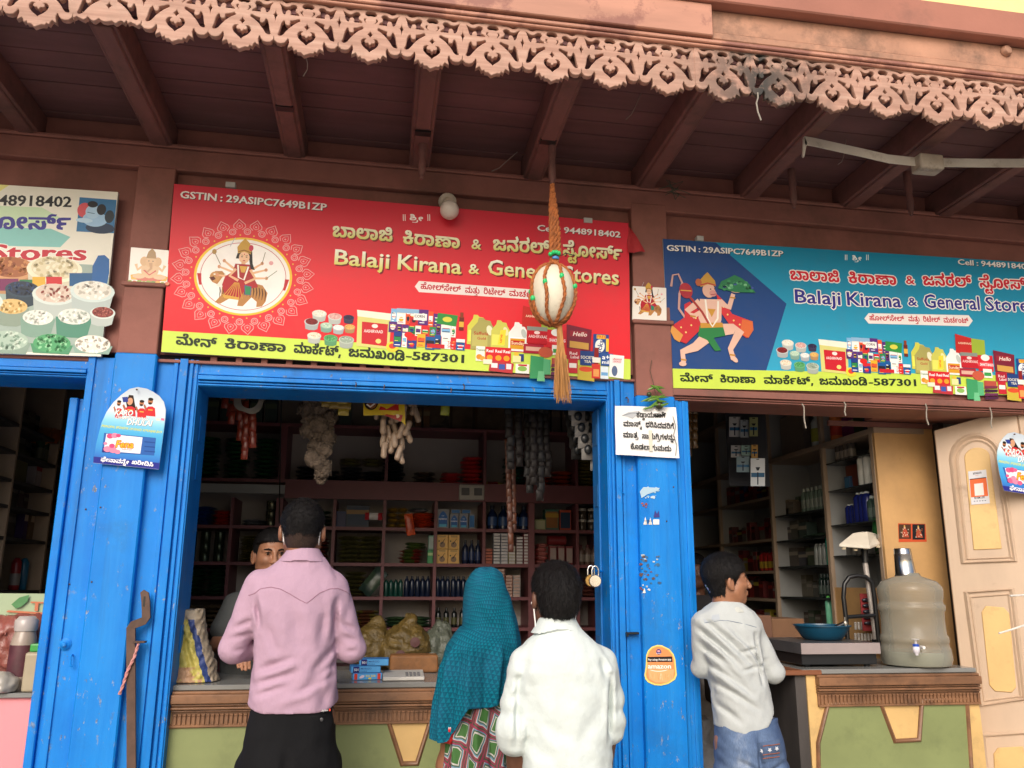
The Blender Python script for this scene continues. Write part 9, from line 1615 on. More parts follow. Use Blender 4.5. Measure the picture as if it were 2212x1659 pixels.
# ================================================================ HANGING STOCK IN THE MIDDLE DOORWAY
def pouchstrip(name,label,cat,pts,w_,h_,mat,Y,group=None,mat2=None,tilt=0.1):
 """a strip of joined pillow pouches hanging down"""
 a=P(*pts[0],Y);T=thing(name,label,cat,a,group);
 for i,pnt in enumerate(pts):
  c=P(*pnt,Y+rnd(-.01,.01));q=MB();n=6;vs=[];an=rnd(-tilt,tilt)
  for s_ in(1,-1):
   for i_ in range(n+1):
    for j_ in range(n+1):
     u,v=i_/n*2-1,j_/n*2-1;d=.011*(1-u**4)*(1-v**4)*s_*(h_/.08)+rnd(-.0012,.0012);x,z=u*w_/2,v*h_/2;vs.append((c[0]+x*math.cos(an)-z*math.sin(an),c[1]+d,c[2]+x*math.sin(an)+z*math.cos(an)))
  o=(n+1)**2;g_=lambda i_,j_:i_*(n+1)+j_
  q.add(vs,[f_ for i_ in range(n)for j_ in range(n)for f_ in((g_(i_,j_),g_(i_+1,j_),g_(i_+1,j_+1),g_(i_,j_+1)),(o+g_(i_,j_),o+g_(i_,j_+1),o+g_(i_+1,j_+1),o+g_(i_+1,j_)))]);q.build('pouch',mat if(mat2 is None or i%2)else mat2,T,smooth=True)
 return T
ORP=plain((.20,.028,.012),.3);BRP=plain((.07,.022,.012),.45);DKP=plain((.010,.007,.006),.5,spec=.2);DKP2=plain((.014,.013,.013),.5,spec=.2);GLD=plain((.32,.24,.03),.2)
pouchstrip('pouch_strip','short strip of orange red snack pouches hanging furthest left','pouch strip',[(488,850),(486,868),(498,886),(500,902)],.035,.07,ORP,.5);pouchstrip('pouch_strip','second strip of orange red pouches from the left','pouch strip',[(505,852),(510,874),(518,894),(522,912),(519,938)],.035,.07,ORP,.5)
pouchstrip('pouch_strip','longest strip of orange red pouches, behind the pale ring','pouch strip',[(525,850),(530,880),(532,905),(531,930),(529,945),(530,962),(528,978)],.035,.07,ORP,.48);pouchstrip('pouch_strip','strip of orange red pouches right of the longest one','pouch strip',[(545,900),(546,918),(545,940),(546,952)],.035,.075,ORP,.46)
a=P(540,862,.42);T=thing('card_ring','pale card with a round hole hanging among the orange pouches','card',a);q=MB();vs=[];N=28
for k_ in range(N):
 t=2*math.pi*k_/N;sq=.062*(1+.22*abs(math.sin(2*t+.6)));vs+=[(a[0]+sq*math.cos(t)*1.1,a[1]+.02*math.sin(t),a[2]+sq*math.sin(t)*1.15),(a[0]+.044*math.cos(t),a[1]+.02*math.sin(t),a[2]-.004+.05*math.sin(t))]
q.add(vs,[(2*k_,2*((k_+1)%N),2*((k_+1)%N)+1,2*k_+1)for k_ in range(N)]);o=q.build('ring_card',plain('#8a867c',.7),T);o.modifiers.new('thickness','SOLIDIFY').thickness=.004
# loofah garland and cotton wicks
LOO=surf('loofah_fibre',(.17,.125,.09),.95,.45,45,None,1.0,.02,60)
def blobs(name,label,pts,Y,mat,part,r,seed,el=1.0,h=.0085,am=.006,sc=60):
 a=P(*pts[0][:2],Y);T=thing(name,label,name.split('_')[0],a);rs_=random.Random(seed)
 for pnt in pts:
  c=P(pnt[0],pnt[1],Y+rs_.uniform(-.03,.03));rr=r*(pnt[2]if len(pnt)>2 else 1);V=Vox(c-rr*1.6*np.array([1,1,el]),c+rr*1.6*np.array([1,1,el]),h)
  if el>1.3:d=np.array([rs_.uniform(-.01,.01),0,rr*el*.75]);V.cap(c-d,c+d,rr*.8,rr*.75,.02)
  else:V.ell(c,(rr,rr*.9,rr*1.1),.02)
  V.waves(am,sc,rs_.randint(0,99));V.mesh(part,mat,T)
 return T
blobs('garland_of_loofahs','garland of brownish fluffy scrubbers hanging behind the doorway',[(668,860),(690,862),(662,885,1.1),(690,880),(708,880,1.1),(668,905),(690,915,1.2),(712,905),(664,930),(688,940),(706,930,.9),(710,945),(680,965),(700,970,1.1),(674,990),(690,1000,.9),(698,1012,1.2),(694,1030,.9)],.55,LOO,'scrubber',.040,3,1.0,.0075,.011,95)
WICK=surf('cotton_wick_bags',(.42,.30,.21),.35,.15,14,None,.4,.006,50)
blobs('bunch_of_wicks','bunch of beige cotton wick pouches hanging under the yellow bag',[(815,890),(830,895),(828,920),(848,900),(860,895),(872,890),(885,862),(893,880),(900,895),(840,935),(852,925),(866,930),(880,925),(828,950),(838,958),(852,950),(868,955),(830,972),(846,962),(862,978),(866,985),(882,940)],.42,WICK,'wick_pouch',.020,5,1.9,.006,.003,70)
S=Sheet(P(782,905,.3),(1,0,0),(0,-.03,1));p=Print(.001);p.n=0;p.poly(S.L([(785,898),(785,842),(872,842),(876,920),(868,912),(830,896)]),'#c8a820');e=S.s(802,868);p.ell(e[0],e[1],.036,.045,'#2a1a14');p.ell(e[0]+.004,e[1]-.006,.024,.032,'#8a5430');p.line(S.L([(792,874),(800,880),(810,872)]),.008,'#e8d8c8');p.poly(S.L([(818,886),(862,888),(860,866),(830,860)]),'#b02420');p.poly(S.L([(818,862),(848,868),(846,846),(816,844)]),'#d8d4c8');p.ell(*S.s(832,850),.015,.016,'#3a2018');p.ell(*S.s(852,874),.026,.01,'#c8b890',rot=.5);p.poly(S.L([(830,897),(866,912),(870,898),(836,894)]),'#a82a24');p.ell(*S.s(858,900),.012,.01,'#e0c8a0')
tag(p.build('hanging_bag',lambda u,v,w_=0:S.frame(u,v,w_+.012*math.sin(u*38)),GLOSSP),'bright yellow printed plastic bag hanging at the top of the doorway','bag')
for(x,y,k_,lab)in((704,857,0,'gold wafer packet strip at the far left of the gold ones'),(722,860,1,'gold wafer packet strip in the middle of the gold ones'),(744,862,2,'gold wafer packet strip nearest to the yellow bag')):
 pouchstrip('wafer_strip',lab,'packet strip',[(x+rnd(-3,3)*0,y-10),(x-4,y+2),(x+rnd(-4,4),y+14),(x-2,y+27)][:3+(k_==2)],.055,.042,GLD,.34,None,plain((.24,.16,.03),.2),.04)
pouchstrip('sachet_strip','yellow green sachet hanging alone near the middle of the doorway','sachet',[(959,858),(962,880)],.045,.085,plain((.22,.24,.02),.25),.3)
pouchstrip('sachet_strip','small silver printed sachet at the top of the doorway','sachet',[(1136,864)],.04,.05,plain((.42,.34,.28),.25),.25)
for k_,(x,n_,lab)in enumerate(((1100,9,'left strip of dark sachets'),(1118,11,'longest strip of dark sachets'),(1140,12,'middle strip of dark brown sachets'),(1152,11,'strip of dark sachets right of the middle'),(1166,13,'strip of glossy dark sachets'),(1180,10,'right strip of dark sachets'))):
 pouchstrip('sachet_strip',lab+' in the doorway','sachet strip',[(x+rnd(-3,3)+j*.2,866+j*(17 if k_!=1 else 13))for j in range(n_)],.04,.058,DKP if k_%2 else DKP2,.36+.03*(k_%3),None,DKP)
pouchstrip('sachet_strip','long strip of orange brown sachets reaching down to the soap piles','sachet strip',[(1096+j*.6,960+j*17)for j in range(14)],.03,.058,BRP,.6,None,plain((.10,.032,.014),.4))
pouchstrip('sachet_strip','second orange brown sachet strip beside the long one','sachet strip',[(1108+j*.2,950+j*17)for j in range(12)],.028,.058,BRP,.62,None,plain((.10,.032,.014),.4))
WP=surf('white_black_pouch',(.22,.205,.19),.35,.2,10)
for k_,(x0,x1)in enumerate(((1242,1278),(1262,1290),(1232,1252))):
 T=pouchstrip('pouch_strip',('strip of white pouches with black bag shapes near the right jamb','strip of white pouches closest to the right jamb','strip of greyish pouches left of the white ones')[k_],'pouch strip',[(x0+(x1-x0)*j/5,880+j*24)for j in range(5+(k_==1))],.075,.085,WP if k_<2 else DKP2,.3+.12*(k_==2)+.05*(k_==1),None,None,.05)
 for j in range(5):
  c=P(x0+(x1-x0)*j/5,878+j*24,.28+.12*(k_==2)+.05*(k_==1));MB().ball(c+[0,.0,.008],(.022,.012,.026),12).build('black_print',plain((.02,.022,.024),.3),T,smooth=True)
yl=MB();
for x in(1228,1245,1262,1280):c=P(x,872,.45);yl.box(c[0]-.004,c[0]+.004,.44,.45,c[2]-.03,c[2]+.05)
c0,c1_=P(1220,880,.45),P(1300,872,.45);yl.prism([c0,c0+[0,.01,0],c0+[0,.01,.012],c0+[0,0,.012]],c1_-c0);tag(yl.build('display_hanger',plain((.25,.2,.04),.4),None),'yellow plastic display hanger at the top right of the doorway','hanger')
q=MB().tube([P(608,850,.9),P(605,1000,1.3),P(603,1130,1.6)],.004,6);tag(q.build('cord',plain('#1a1816',.8),None),'thin black cord hanging down behind the shopkeeper','cord')
# on top of the shelves: pipe with lamp holder, picture frames
q=MB().tube([(-.2,2.32,2.83),(1.1,2.32,2.82)],.012,8);tag(q.build('conduit',plain('#6a7478',.4),None),'grey conduit pipe along the wall above the back shelves','pipe')
for(x,w_,h_,lab,c_)in((.565,.19,.24,'upright dark picture frame above the back shelves','#3a2a1c'),(.81,.31,.24,'arched wooden picture frame above the back shelves','#4a3018')):
 T=thing('wall_picture',lab,'picture',(x,2.1,2.586));q=MB();q.box(x-w_/2,x-w_/2+.022,2.1,2.125,2.587,2.587+h_).box(x+w_/2-.022,x+w_/2,2.1,2.125,2.587,2.587+h_).box(x-w_/2,x+w_/2,2.1,2.125,2.587,2.61)
 n=8;arc=[(x-w_/2+w_*i/n,2.1,2.587+h_-.012+(.02*math.sin(math.pi*i/n)if w_>.25 else 0))for i in range(n+1)];q.tube(arc,.011,6);q.build('frame_border',plain(c_,.4),T);MB().box(x-w_/2+.02,x+w_/2-.02,2.112,2.12,2.6,2.58+h_).build('picture',surf('dim_picture',(.10,.07,.045),.3,.5,12),T)
tag(MB().lathe([(.05,0),(.07,.01),(.08,.012),(.08,.02)],(.36,2.1,2.70),20,(0,-1,0)).build('round_clock',plain((.08,.055,.03),.4),None,smooth=True),'round wall clock half hidden by the hanging wicks','clock');
# ================================================================ RIGHT SHOP
RXS,RXB=2.82,3.12
T=thing('wall_shelf','pale wooden shelf unit along the right wall of the right shop','shelf',(RXS,.45,.16))
MB().box(RXS-.012,RXB+.06,.45,.475,.16,2.40).build('end_panel',OCHRE,T,bev=.002)
MB().box(RXB,RXB+.02,.476,4.2,.16,3.1).build('shelf_back',GREYBACK,T)
PY=[.49,1.06,1.83,2.80,3.5]
for y in PY:MB().box(RXS-.015,RXS+.012,y-.017,y+.017,.16,3.1).build('post',PALEWOOD,T,bev=.002)
for y in PY[1:]:MB().box(RXS+.012,RXB,y-.008,y+.008,.16,3.1).build('divider',GREYBACK,T)
MB().box(RXS-.018,RXB,.44,4.2,2.36,2.392).build('shelf_board',PALEWOOD,T,bev=.002);MB().box(RXS-.018,RXB,.44,4.2,2.80,2.83).build('shelf_board',PALEWOOD,T)
zn=[float(PX(1850,y,RXS)[2])for y in(985,1049,1128,1198)];zm_=[float(PX(1735,y,RXS)[2])for y in(1105,1163,1222,1290)];zf=[float(PX(1590,y,RXS)[2])for y in(1088,1172,1235,1290,1345)]
for z in zn:MB().box(RXS+.005,RXB,.5,1.05,z-.006,z).build('shelf_board',plain((.03,.035,.035),.2),T)
for z in zm_:MB().box(RXS+.005,RXB,1.08,1.81,z-.012,z).build('shelf_board',plain((.03,.035,.035),.2),T)
for z in zf:MB().box(RXS-.012,RXB,1.85,4.2,z-.02,z).build('shelf_board',PALEWOOD,T)
zo=float(PX(1820,1269,RXS)[2]);MB().box(RXS-.004,RXS+.012,.5,1.05,.9,zo).build('ochre_front',OCHRE,T)
MB().box(RXS-.3,RXB+.05,.43,.449,2.392,2.42).build('top_rail',BROWN2,T)
MB().box(RXB+.065,RXB+.10,.40,.47,.16,2.42).build('dark_post',plain((.05,.035,.025),.6),T)
MB().box(2.75,3.4,.27,.44,2.425,2.46).build('top_board',BROWN2,B)
# prints on the ochre end panel
S=Sheet((RXS,.4485,1.7),(1,0,0),(0,0,1));p=Print();p.n=0;C4=lambda a,b_:((3200+a*.27726)*.5486,(2000+b_*.27726)*.5486)
p.poly([S.s(*C4(*q))for q in((1222,485),(1620,480),(1600,225),(1212,218))],'#c8502c')
for(a,b_,c_,d,bgc)in((1225,232,1398,440,'#4a3020'),(1418,232,1595,450,'#1c1a20')):
 p.poly([S.s(*C4(*q))for q in((a,d),(c_,d),(c_-4,b_),(a-4,b_))],bgc);cx,cy=(a+c_)/2,(b_+d)/2;e=S.s(*C4(cx,cy));k=S.k(*C4(cx,cy))*.152
 p.poly([(e[0]-55*k,e[1]-80*k),(e[0]+55*k,e[1]-80*k),(e[0]+30*k,e[1]+20*k),(e[0],e[1]+60*k),(e[0]-30*k,e[1]+20*k)],'#b04a34');p.ell(e[0],e[1]+55*k,14*k,17*k,'#d8a888');p.ell(e[0],e[1]+78*k,12*k,12*k,'#c8a04a')
 for i in range(16):p.ell(e[0]+rnd(-60,60)*k,e[1]+rnd(-80,50)*k,7*k,9*k,random.choice(['#d8c8b0','#b0603c','#8a7a4c','#c8b8a8']),8,step=False)
 p.lay()
tag(p.build('religious_prints',S.frame,PAPER),'two small religious prints in one red border on the ochre panel','print')
# goods on the right wall shelves, found by where they show
def onshelf(px,z,X=2.92):return(X,float(PX(px,1000,X)[1]),z+.001)
zt=2.392
for px,c_,cap,lab,txt in((1771,'#b8bcb4','#d8dcd8','#a8a83c','white spray bottle with a yellow green label on the top shelf'),(1792,'#c87a4c','#c87a4c','#c8b4a4','peach bottle next to the white one on the top shelf'),(1814,'#c8703c','#b8683c','#c23c28','peach bottle with a red label on the top shelf')):
 put('tb%d'%px,mk_bottle(c_,cap,.042,.25,lab,.66),onshelf(px,zt,2.88),txt,'bottle')
put('mg',mk_box(.14,.05,.14,'#7a1f5c',None,'#b8a884'),onshelf(1838,zt,2.88),'magenta and cream packet upright on the top shelf','carton',rz=-math.pi/2);put('bg',mk_box(.12,.05,.2,'#1f3c5c','#3a4a24'),onshelf(1862,zt,2.88),'dark blue and green packet at the near end of the top shelf','carton',rz=-math.pi/2)
put('gcard',mk_box(.34,.05,.3,'#8a7c70',None),onshelf(1715,zt,2.9),'large plain grey cardboard box on the top shelf','carton',rz=-math.pi/2);put('gcard2',mk_box(.32,.05,.27,'#7c7068',None),onshelf(1660,zt,2.92),'second plain cardboard box further back on the top shelf','carton',rz=-math.pi/2)
for px in(1862,1874):put('wbt',mk_bottle('#b4b4ac','#c4c4bc',.03,.17,None,.9),onshelf(px,zn[1],2.87),'white cylindrical bottle on the second glass shelf','bottle','white bottles on the glass shelf')
put('rbx',mk_box(.14,.05,.15,'#5a2418','#6a3424'),onshelf(1838,zn[1],2.9),'dark red brown carton beside the white bottles','carton',rz=-math.pi/2);put('bl1',mk_box(.06,.05,.08,'#2c4a6c','#3a6a8c'),onshelf(1826,zn[1],2.88),'small blue carton on the second glass shelf','carton',rz=-math.pi/2)
for px in(1826,1833,1840):put('nv',mk_bottle('#141c54','#b8bcb8',.026,.12,None,.8),onshelf(px,zn[2],2.88),'small navy bottle with a white cap in the front row','bottle','small navy bottles with white caps')
for px in(1848,1858,1866):put('nvb',mk_bottle('#141c54','#b8bcb8',.034,.18,None,.8),onshelf(px,zn[2],2.88),'large navy bottle with a white cap','bottle','large navy bottles with white caps')
for px in(1876,1886,1895):put('gnb',mk_bottle('#33443c','#9aa49c',.03,.15,'#56645c',.75),onshelf(px,zn[2],2.88),'grey green bottle at the near end of the glass shelf','bottle','grey green bottles')
put('gl',lambda:MB().lathe([(.05,0),(.055,.01),(.06,.12),(.05,.2),(.03,.26),(.02,.3)],(0,0,0),18).build('big_bottle',plain((.02,.11,.03),.2),None,smooth=True),onshelf(1893,zn[3]-.0,2.9),'large dark green bottle behind the water jar','bottle')
for px in(1752,1759,1766,1772,1778):put('lg',mk_bottle('#6a9a7c','#2f7a3c',.02,.15,None,.7),onshelf(px,zm_[1],2.88),'pale green bottle with a green cap on the middle shelf','bottle','pale green bottles')
for px in(1750,1758,1766):put('gy',mk_bottle('#707470','#8a8c88',.02,.14,None,.8),onshelf(px,zm_[2],2.88),'grey bottle left of the turquoise carton','bottle','grey bottles by the turquoise carton')
put('tq',mk_box(.05,.05,.19,'#1f8a74',None,'#2fa890'),onshelf(1776,zm_[2],2.86),'turquoise upright carton shining on the middle shelf','carton',rz=-1.2)
for px in(1755,1762,1769,1776,1783,1790):put('dkb',mk_bottle('#14201c','#1c2824',.021,.15,'#44504a',.7),onshelf(px,zm_[3],2.88),'dark bottle with a grey label on the lower middle shelf','bottle','dark bottles on the lower middle shelf')
put('ln',mk_bottle('#6ab090','#4aa83c',.022,.2,None,.8),onshelf(1766,float(PX(1760,1352,2.86)[2])-.005,2.86),'pale green bottle leaning over with a bright green cap','bottle',rx=.0,ry=0,rz=0)
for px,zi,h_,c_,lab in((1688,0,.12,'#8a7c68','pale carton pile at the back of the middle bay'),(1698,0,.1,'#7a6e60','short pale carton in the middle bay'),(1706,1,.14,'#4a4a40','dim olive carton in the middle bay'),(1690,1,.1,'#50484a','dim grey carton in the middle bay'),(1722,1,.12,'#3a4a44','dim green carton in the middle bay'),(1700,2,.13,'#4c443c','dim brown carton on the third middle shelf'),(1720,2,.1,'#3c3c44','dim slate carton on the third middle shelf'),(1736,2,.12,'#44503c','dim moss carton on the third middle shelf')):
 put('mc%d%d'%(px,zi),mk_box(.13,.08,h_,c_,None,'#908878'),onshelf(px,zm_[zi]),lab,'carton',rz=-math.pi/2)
for px in(1732,1741,1750,1759,1768,1777):put('mb0',mk_bottle('#5a6a60','#8a9088',.024,.16,'#7a8478',.72),onshelf(px,zm_[0],2.88),'grey green bottle on the uppermost middle shelf','bottle','grey green bottles on the uppermost middle shelf')
for px in(1815,1824,1833,1842):put('nb0',mk_bottle('#4a4440','#8a2a28',.026,.13,'#8a8074',.75),onshelf(px,zn[0],2.88),'small bottle with a red cap on the first glass shelf','bottle','red capped bottles on the first glass shelf')
MB_=MB().box(RXS,RXB,1.08,1.81,float(PX(1760,1356,2.86)[2])-.02,float(PX(1760,1356,2.86)[2])-.008);MB_.build('shelf_board',plain((.03,.035,.035),.2),T)
rs=random.Random(33)
cols=['#5a1618','#6a2020','#4a1414','#7a2422','#3c1414']
for zi,z in enumerate(zf):
 for k_ in range(11):
  px=1560+k_*9.6;h_=rs.uniform(.08,.17);c_=cols[(k_+zi)%5]if k_%4 else rs.choice(['#1c3a30','#8a7a24','#20305c','#6a6660'])
  if rs.random()<.18:continue
  key='fg%s'%c_;put(key,mk_box(.08,.06,.14,c_,None,rs.choice(['#a8983c','#8a8480','#9a2420'])),onshelf(px,z,2.88),'small %s packet on the far shelves behind the boy'%('dark red' if c_ in cols else{'#1c3a30':'dark green','#8a7a24':'mustard','#20305c':'navy','#6a6660':'grey'}[c_]),'carton','%s packets behind the boy'%('dark red' if c_ in cols else{'#1c3a30':'dark green','#8a7a24':'mustard','#20305c':'navy','#6a6660':'grey'}[c_]),rz=-math.pi/2+rs.uniform(-.1,.1),sc=(1,1,h_/.14))
for k_ in range(4):put('tub',mk_bottle('#7a1c1c','#8a2424',.045,.13,'#a88a2c',.86),onshelf(1640+k_*9,zf[2],2.87),'red tub with a yellow label on the far shelf','tub','red tubs on the far shelf')
for zi,z in enumerate(zm_+[float(PX(1760,1356,2.86)[2])-.008]):
 for k_ in range(7):
  if rs.random()<.12 or(zi in(0,1)and k_>4):continue
  c_=rs.choice(['#54544c','#3c4a44','#5c4a40','#46505a','#6a6456','#4c5a44']);nm_={'#54544c':'grey','#3c4a44':'dark teal','#5c4a40':'brown','#46505a':'slate','#6a6456':'sandy','#4c5a44':'moss'}[c_]
  put('bk'+c_,mk_box(.07,.06,.12,c_,None,'#8a8478'),onshelf(1690+k_*13+rs.uniform(-2,2),z,3.0),nm_+' carton at the back of the middle bays','carton',nm_+' cartons at the back of the middle bays',rz=-math.pi/2+rs.uniform(-.1,.1),sc=(1,1,rs.uniform(.7,1.25)))
for px in(1816,1828,1840,1850):put('lowc',mk_box(.09,.07,.1,'#5a5650',None,'#8a8a84'),onshelf(px,zn[3],2.92),'grey carton on the lowest glass shelf behind the scale','carton','grey cartons on the lowest glass shelf',rz=-math.pi/2)
# razor cards on their black strip
a=P(1610,960,.9);T=thing('card_display','black hanging strip display that holds the razor cards','display',a);c=P(1585,960,.93);MB().box(P(1570,960,.93)[0],P(1657,960,.93)[0],.925,.93,P(1600,1050,.93)[2],P(1600,880,.93)[2]).build('strip',plain((.012,.013,.02),.7),T)
for i,(px,py,w_,h_,c_,lab)in enumerate(((1587,922,24,43,'#a8a8a8','grey razor card, top left of the display'),(1608,926,18,38,'#8a9094','razor card, top middle of the display'),(1628,922,18,41,'#8a8c60','blue and yellow razor card, top right of the display'),(1590,975,22,26,'#98989c','small razor card, lower left of the display'),(1612,973,21,22,'#7a9490','small teal razor card in the lower middle'),(1630,975,14,28,'#b08848','orange razor card, lower right of the display'),(1605,1003,28,34,'#6a7c84','blue grey razor card behind the large bright one'),(1637,1020,31,60,'#c8ccd0','large bright razor card nearest to the door'))):
 S=Sheet(P(px,py,.9-.02*i),(1,0,0),(0,0,1));p=Print();p.n=0;x0,x1,y0,y1=px-w_/2,px+w_/2,py-h_/2,py+h_/2;p.poly(S.L([(x0,y1),(x1,y1),(x1,y0),(x0,y0)]),c_);p.poly(S.L([(px-3,y0+3),(px+3,y0+3),(px+3,y0+1.2),(px-3,y0+1.2)]),'#1c1c20');p.poly(S.L([(x0+1,py+h_*.18),(x1-1,py+h_*.18),(x1-1,py+h_*.02),(x0+1,py+h_*.02)]),'#2f5a7c');p.poly(S.L([(px-5,py-h_*.18),(px+5,py-h_*.18),(px+2,py-h_*.06),(px-2,py-h_*.06)]),'#2a2c30');p.poly(S.L([(px-1.3,y1-3),(px+1.3,y1-3),(px+1.3,py),(px-1.3,py)]),'#1c2438')
 tag(p.build('razor_card',S.frame,GLOSSP),lab,'razor card','razor cards on the display')
pouchstrip('sachet_strip','pair of brown and gold sachet strips just inside the blue frame of the right shop','sachet strip',[(1488,885+j*18)for j in range(6)]+[(1501,885+j*18)for j in range(5)],.032,.06,plain((.10,.05,.015),.25),.5)
# ---- platform scale with post, display head and guard rail
a=P(1800,1418,.12);zc=1.098;T=thing('platform_scale','black and grey platform weighing scale with a white display head on a pole','scale',(2.2,.3,zc))
x0,x1=P(1730,1400,.12)[0],P(1901,1400,.12)[0];z1,z0=P(1800,1389,.12)[2],P(1800,1413,.12)[2]
MB().box(x0,x1,.121,.60,z0,z1).build('platform',surf('scale_plate',(.08,.08,.085),.3,.2,8),T,bev=.002);MB().box(x0,x1,.115,.121,z0,z1).build('front_strip',surf('pinkish_steel',(.40,.33,.32),.35,.08,12,metal=.3),T,bev=.0015)
MB().box(x0+.01,x1-.01,.14,.58,zc+.012,z0).build('scale_base',BLACKM,T,bev=.003)
for xx in(x0+.05,x1-.05):
 for yy in(.17,.55):MB().lathe([(.014,0),(.018,.012)],(xx,yy,zc+.001),10).build('foot',BLACKM,T)
q=MB();gp=lambda px,py:P(px,py,.52);q.tube([gp(1832,1396),gp(1828,1340),gp(1822,1290),gp(1824,1262),gp(1834,1247),gp(1852,1243),gp(1870,1246),gp(1884,1258),gp(1889,1290),gp(1893,1330),gp(1899,1396)],.0125,10);q.tube([gp(1829,1333),gp(1891,1329)],.011,8);q.build('guard_rail',BLACKM,T,smooth=True)
gp=lambda px,py:P(px,py,.56);MB().tube([gp(1868,1208),gp(1870,1225),gp(1880,1290),gp(1894,1392)],.0155,12).build('pole',surf('worn_chrome',(.55,.5,.46),.3,.1,20,metal=.4),T,smooth=True);MB().tube([gp(1866,1165),gp(1869,1216)],.02,12).build('pole_socket',BLACKM,T,smooth=True);MB().tube([gp(1890,1380),gp(1899,1400)],.022,8).build('pole_socket',BLACKM,T)
HB=[(1814,1188),(1884,1190),(1908,1182)]
q=MB();f=lambda px,py,y:P(px,py,y);bot=[f(1813,1181,.46),f(1880,1186,.42),f(1914,1172,.54),f(1850,1166,.64)];top=[f(1842,1152,.50),f(1873,1148,.50),f(1890,1152,.56),f(1862,1148,.60)]
q.add(bot+[b_+np.array([0,0,.014])for b_ in bot]+top,[(3,2,1,0),(0,1,5,4),(1,2,6,5),(2,3,7,6),(3,0,4,7),(4,5,9,8),(5,6,10,9),(6,7,11,10),(7,4,8,11),(8,9,10,11)]);q.build('display_head',surf('ivory_plastic',(.62,.56,.46),.4,.1,12,None,.1,.002,60,dirt=(.3,.2,.14),dscale=14,damt=(.6,.8)),T,bev=.004,seg=2)
for px,py in((1823,1187),(1848,1190),(1870,1187),(1897,1183)):MB().lathe([(.011,0),(.013,.012)],f(px,py,.47),10).build('head_foot',plain('#c8b898',.5),T)
q=MB().tube([f(1905,1165,.5),f(1907,1178,.5),f(1895,1192,.52),f(1876,1196,.54),f(1872,1260,.57),f(1880,1330,.57)],.003,6);q.build('cable',BLACKM,T,smooth=True);MB().box(*(lambda c:(c[0]-.02,c[0]+.02,c[1]-.01,c[1]+.01,c[2]-.012,c[2]+.012))(f(1903,1158,.5))).build('plug',plain('#8a8478',.4),T,bev=.003)
# blue pan on the scale
a=P(1778,1388,.36);T=thing('blue_basin','blue plastic basin standing on the weighing scale','basin',(a[0],.36,z1));sc_=float(np.linalg.norm(P(1779,1380,.36)-P(1778,1380,.36)));rt,rb,hh=55*sc_,37*sc_,float(P(1778,1353,.36)[2]-z1)*1.12
MB().lathe([(rb*.9,.002),(rb,.004),(rb*1.15,hh*.3),(rt*.94,hh*.75),(rt*.985,hh),(rt*1.02,hh),(rt*1.02,hh-.006),(rt*.96,hh-.008),(rt*.92,hh*.74),(rb*1.1,hh*.3),(rb*.9,.012)],(a[0],.36,z1),36).build('basin_body',surf('blue_plastic',(.006,.06,.115),.3,.15,8),T,smooth=60)
a=P(1818,1352,.36);T=thing('weighing_scoop','metal scoop handle sticking up out of the blue basin','scoop',a);MB().tube([P(1796,1360,.34),P(1825,1346,.36)],.012,10).build('scoop_handle',STEEL,T,smooth=True);MB().lathe([(.016,0),(.017,.012),(.016,.022),(.004,.024),(.004,.045)],P(1826,1352,.36),12).build('scoop_knob',STEEL,T,smooth=True)
# ---- water jar with a steel tumbler over its mouth
Yj=.17;a=P(1981,1430,Yj);T=thing('water_jar','big translucent water jar with a small blue and white tap','jar',(a[0],Yj,zc));sj=.93*float(np.linalg.norm(P(1982,1300,Yj)-P(1981,1300,Yj)));jz=lambda py:float(P(1975,py,Yj)[2])
zj0=zc+.001;prof_px=[(1436,52),(1433,66),(1420,70),(1398,68),(1394,66),(1386,65),(1384,67),(1372,66),(1368,63),(1340,62),(1320,63),(1316,66),(1306,66),(1303,63),(1296,62),(1292,64),(1276,65),(1268,64),(1256,55),(1249,38),(1245,26),(1238,22)]
jx=lambda py:float(P(1981-(1436-py)*.088,py,Yj)[0])
zb,zt2=jz(1436),jz(1238);tz=lambda py:zj0+(jz(py)-zb)/(zt2-zb)*(zt2-zj0)
m,t,b=nmat('jar_polycarbonate');b.inputs['Base Color'].default_value=(.36,.35,.30,1);b.inputs['Roughness'].default_value=.13;tp_=node(t,'ShaderNodeBsdfTransparent');tp_.inputs[0].default_value=(.86,.86,.80,1);ms=node(t,'ShaderNodeMixShader');lw=node(t,'ShaderNodeLayerWeight');lw.inputs[0].default_value=.35;mr=node(t,'ShaderNodeMapRange');mr.inputs[3].default_value=.34;mr.inputs[4].default_value=.9;t.links.new(lw.outputs['Facing'],mr.inputs[0]);t.links.new(mr.outputs[0],ms.inputs[0]);t.links.new(tp_.outputs[0],ms.inputs[1]);t.links.new(b.outputs[0],ms.inputs[2]);t.links.new(ms.outputs[0],[n_ for n_ in t.nodes if n_.type=='OUTPUT_MATERIAL'][0].inputs[0])
tc=noise(t,7,4);bump(t,b,tc,.08,.004);JAR=m
ax_=float(P(1981-10,1340,Yj)[0])
MB().lathe([(w_*sj,tz(py)-zj0)for py,w_ in prof_px],(ax_,Yj,zj0),44).build('jar_shell',JAR,T,smooth=60)
MB().lathe([(.0005,.004),(62*sj,.004),(65*sj,.012),(66*sj,tz(1404)-zj0),(.0005,tz(1404)-zj0)],(ax_,Yj,zj0),36).build('water',surf('stale_water',(.42,.44,.36),.15,.05,5),T,smooth=60)
tp=P(1978,1405,Yj-.125);q=MB();yj=Yj-66*sj-.004
MB().lathe([(.008,0),(.008,.03)],(tp[0],yj,P(1978,1398,yj)[2]),10,(0,-1,0)).build('tap_stem',plain('#e0dcd8',.3),T);c=P(1979,1400,yj-.03)
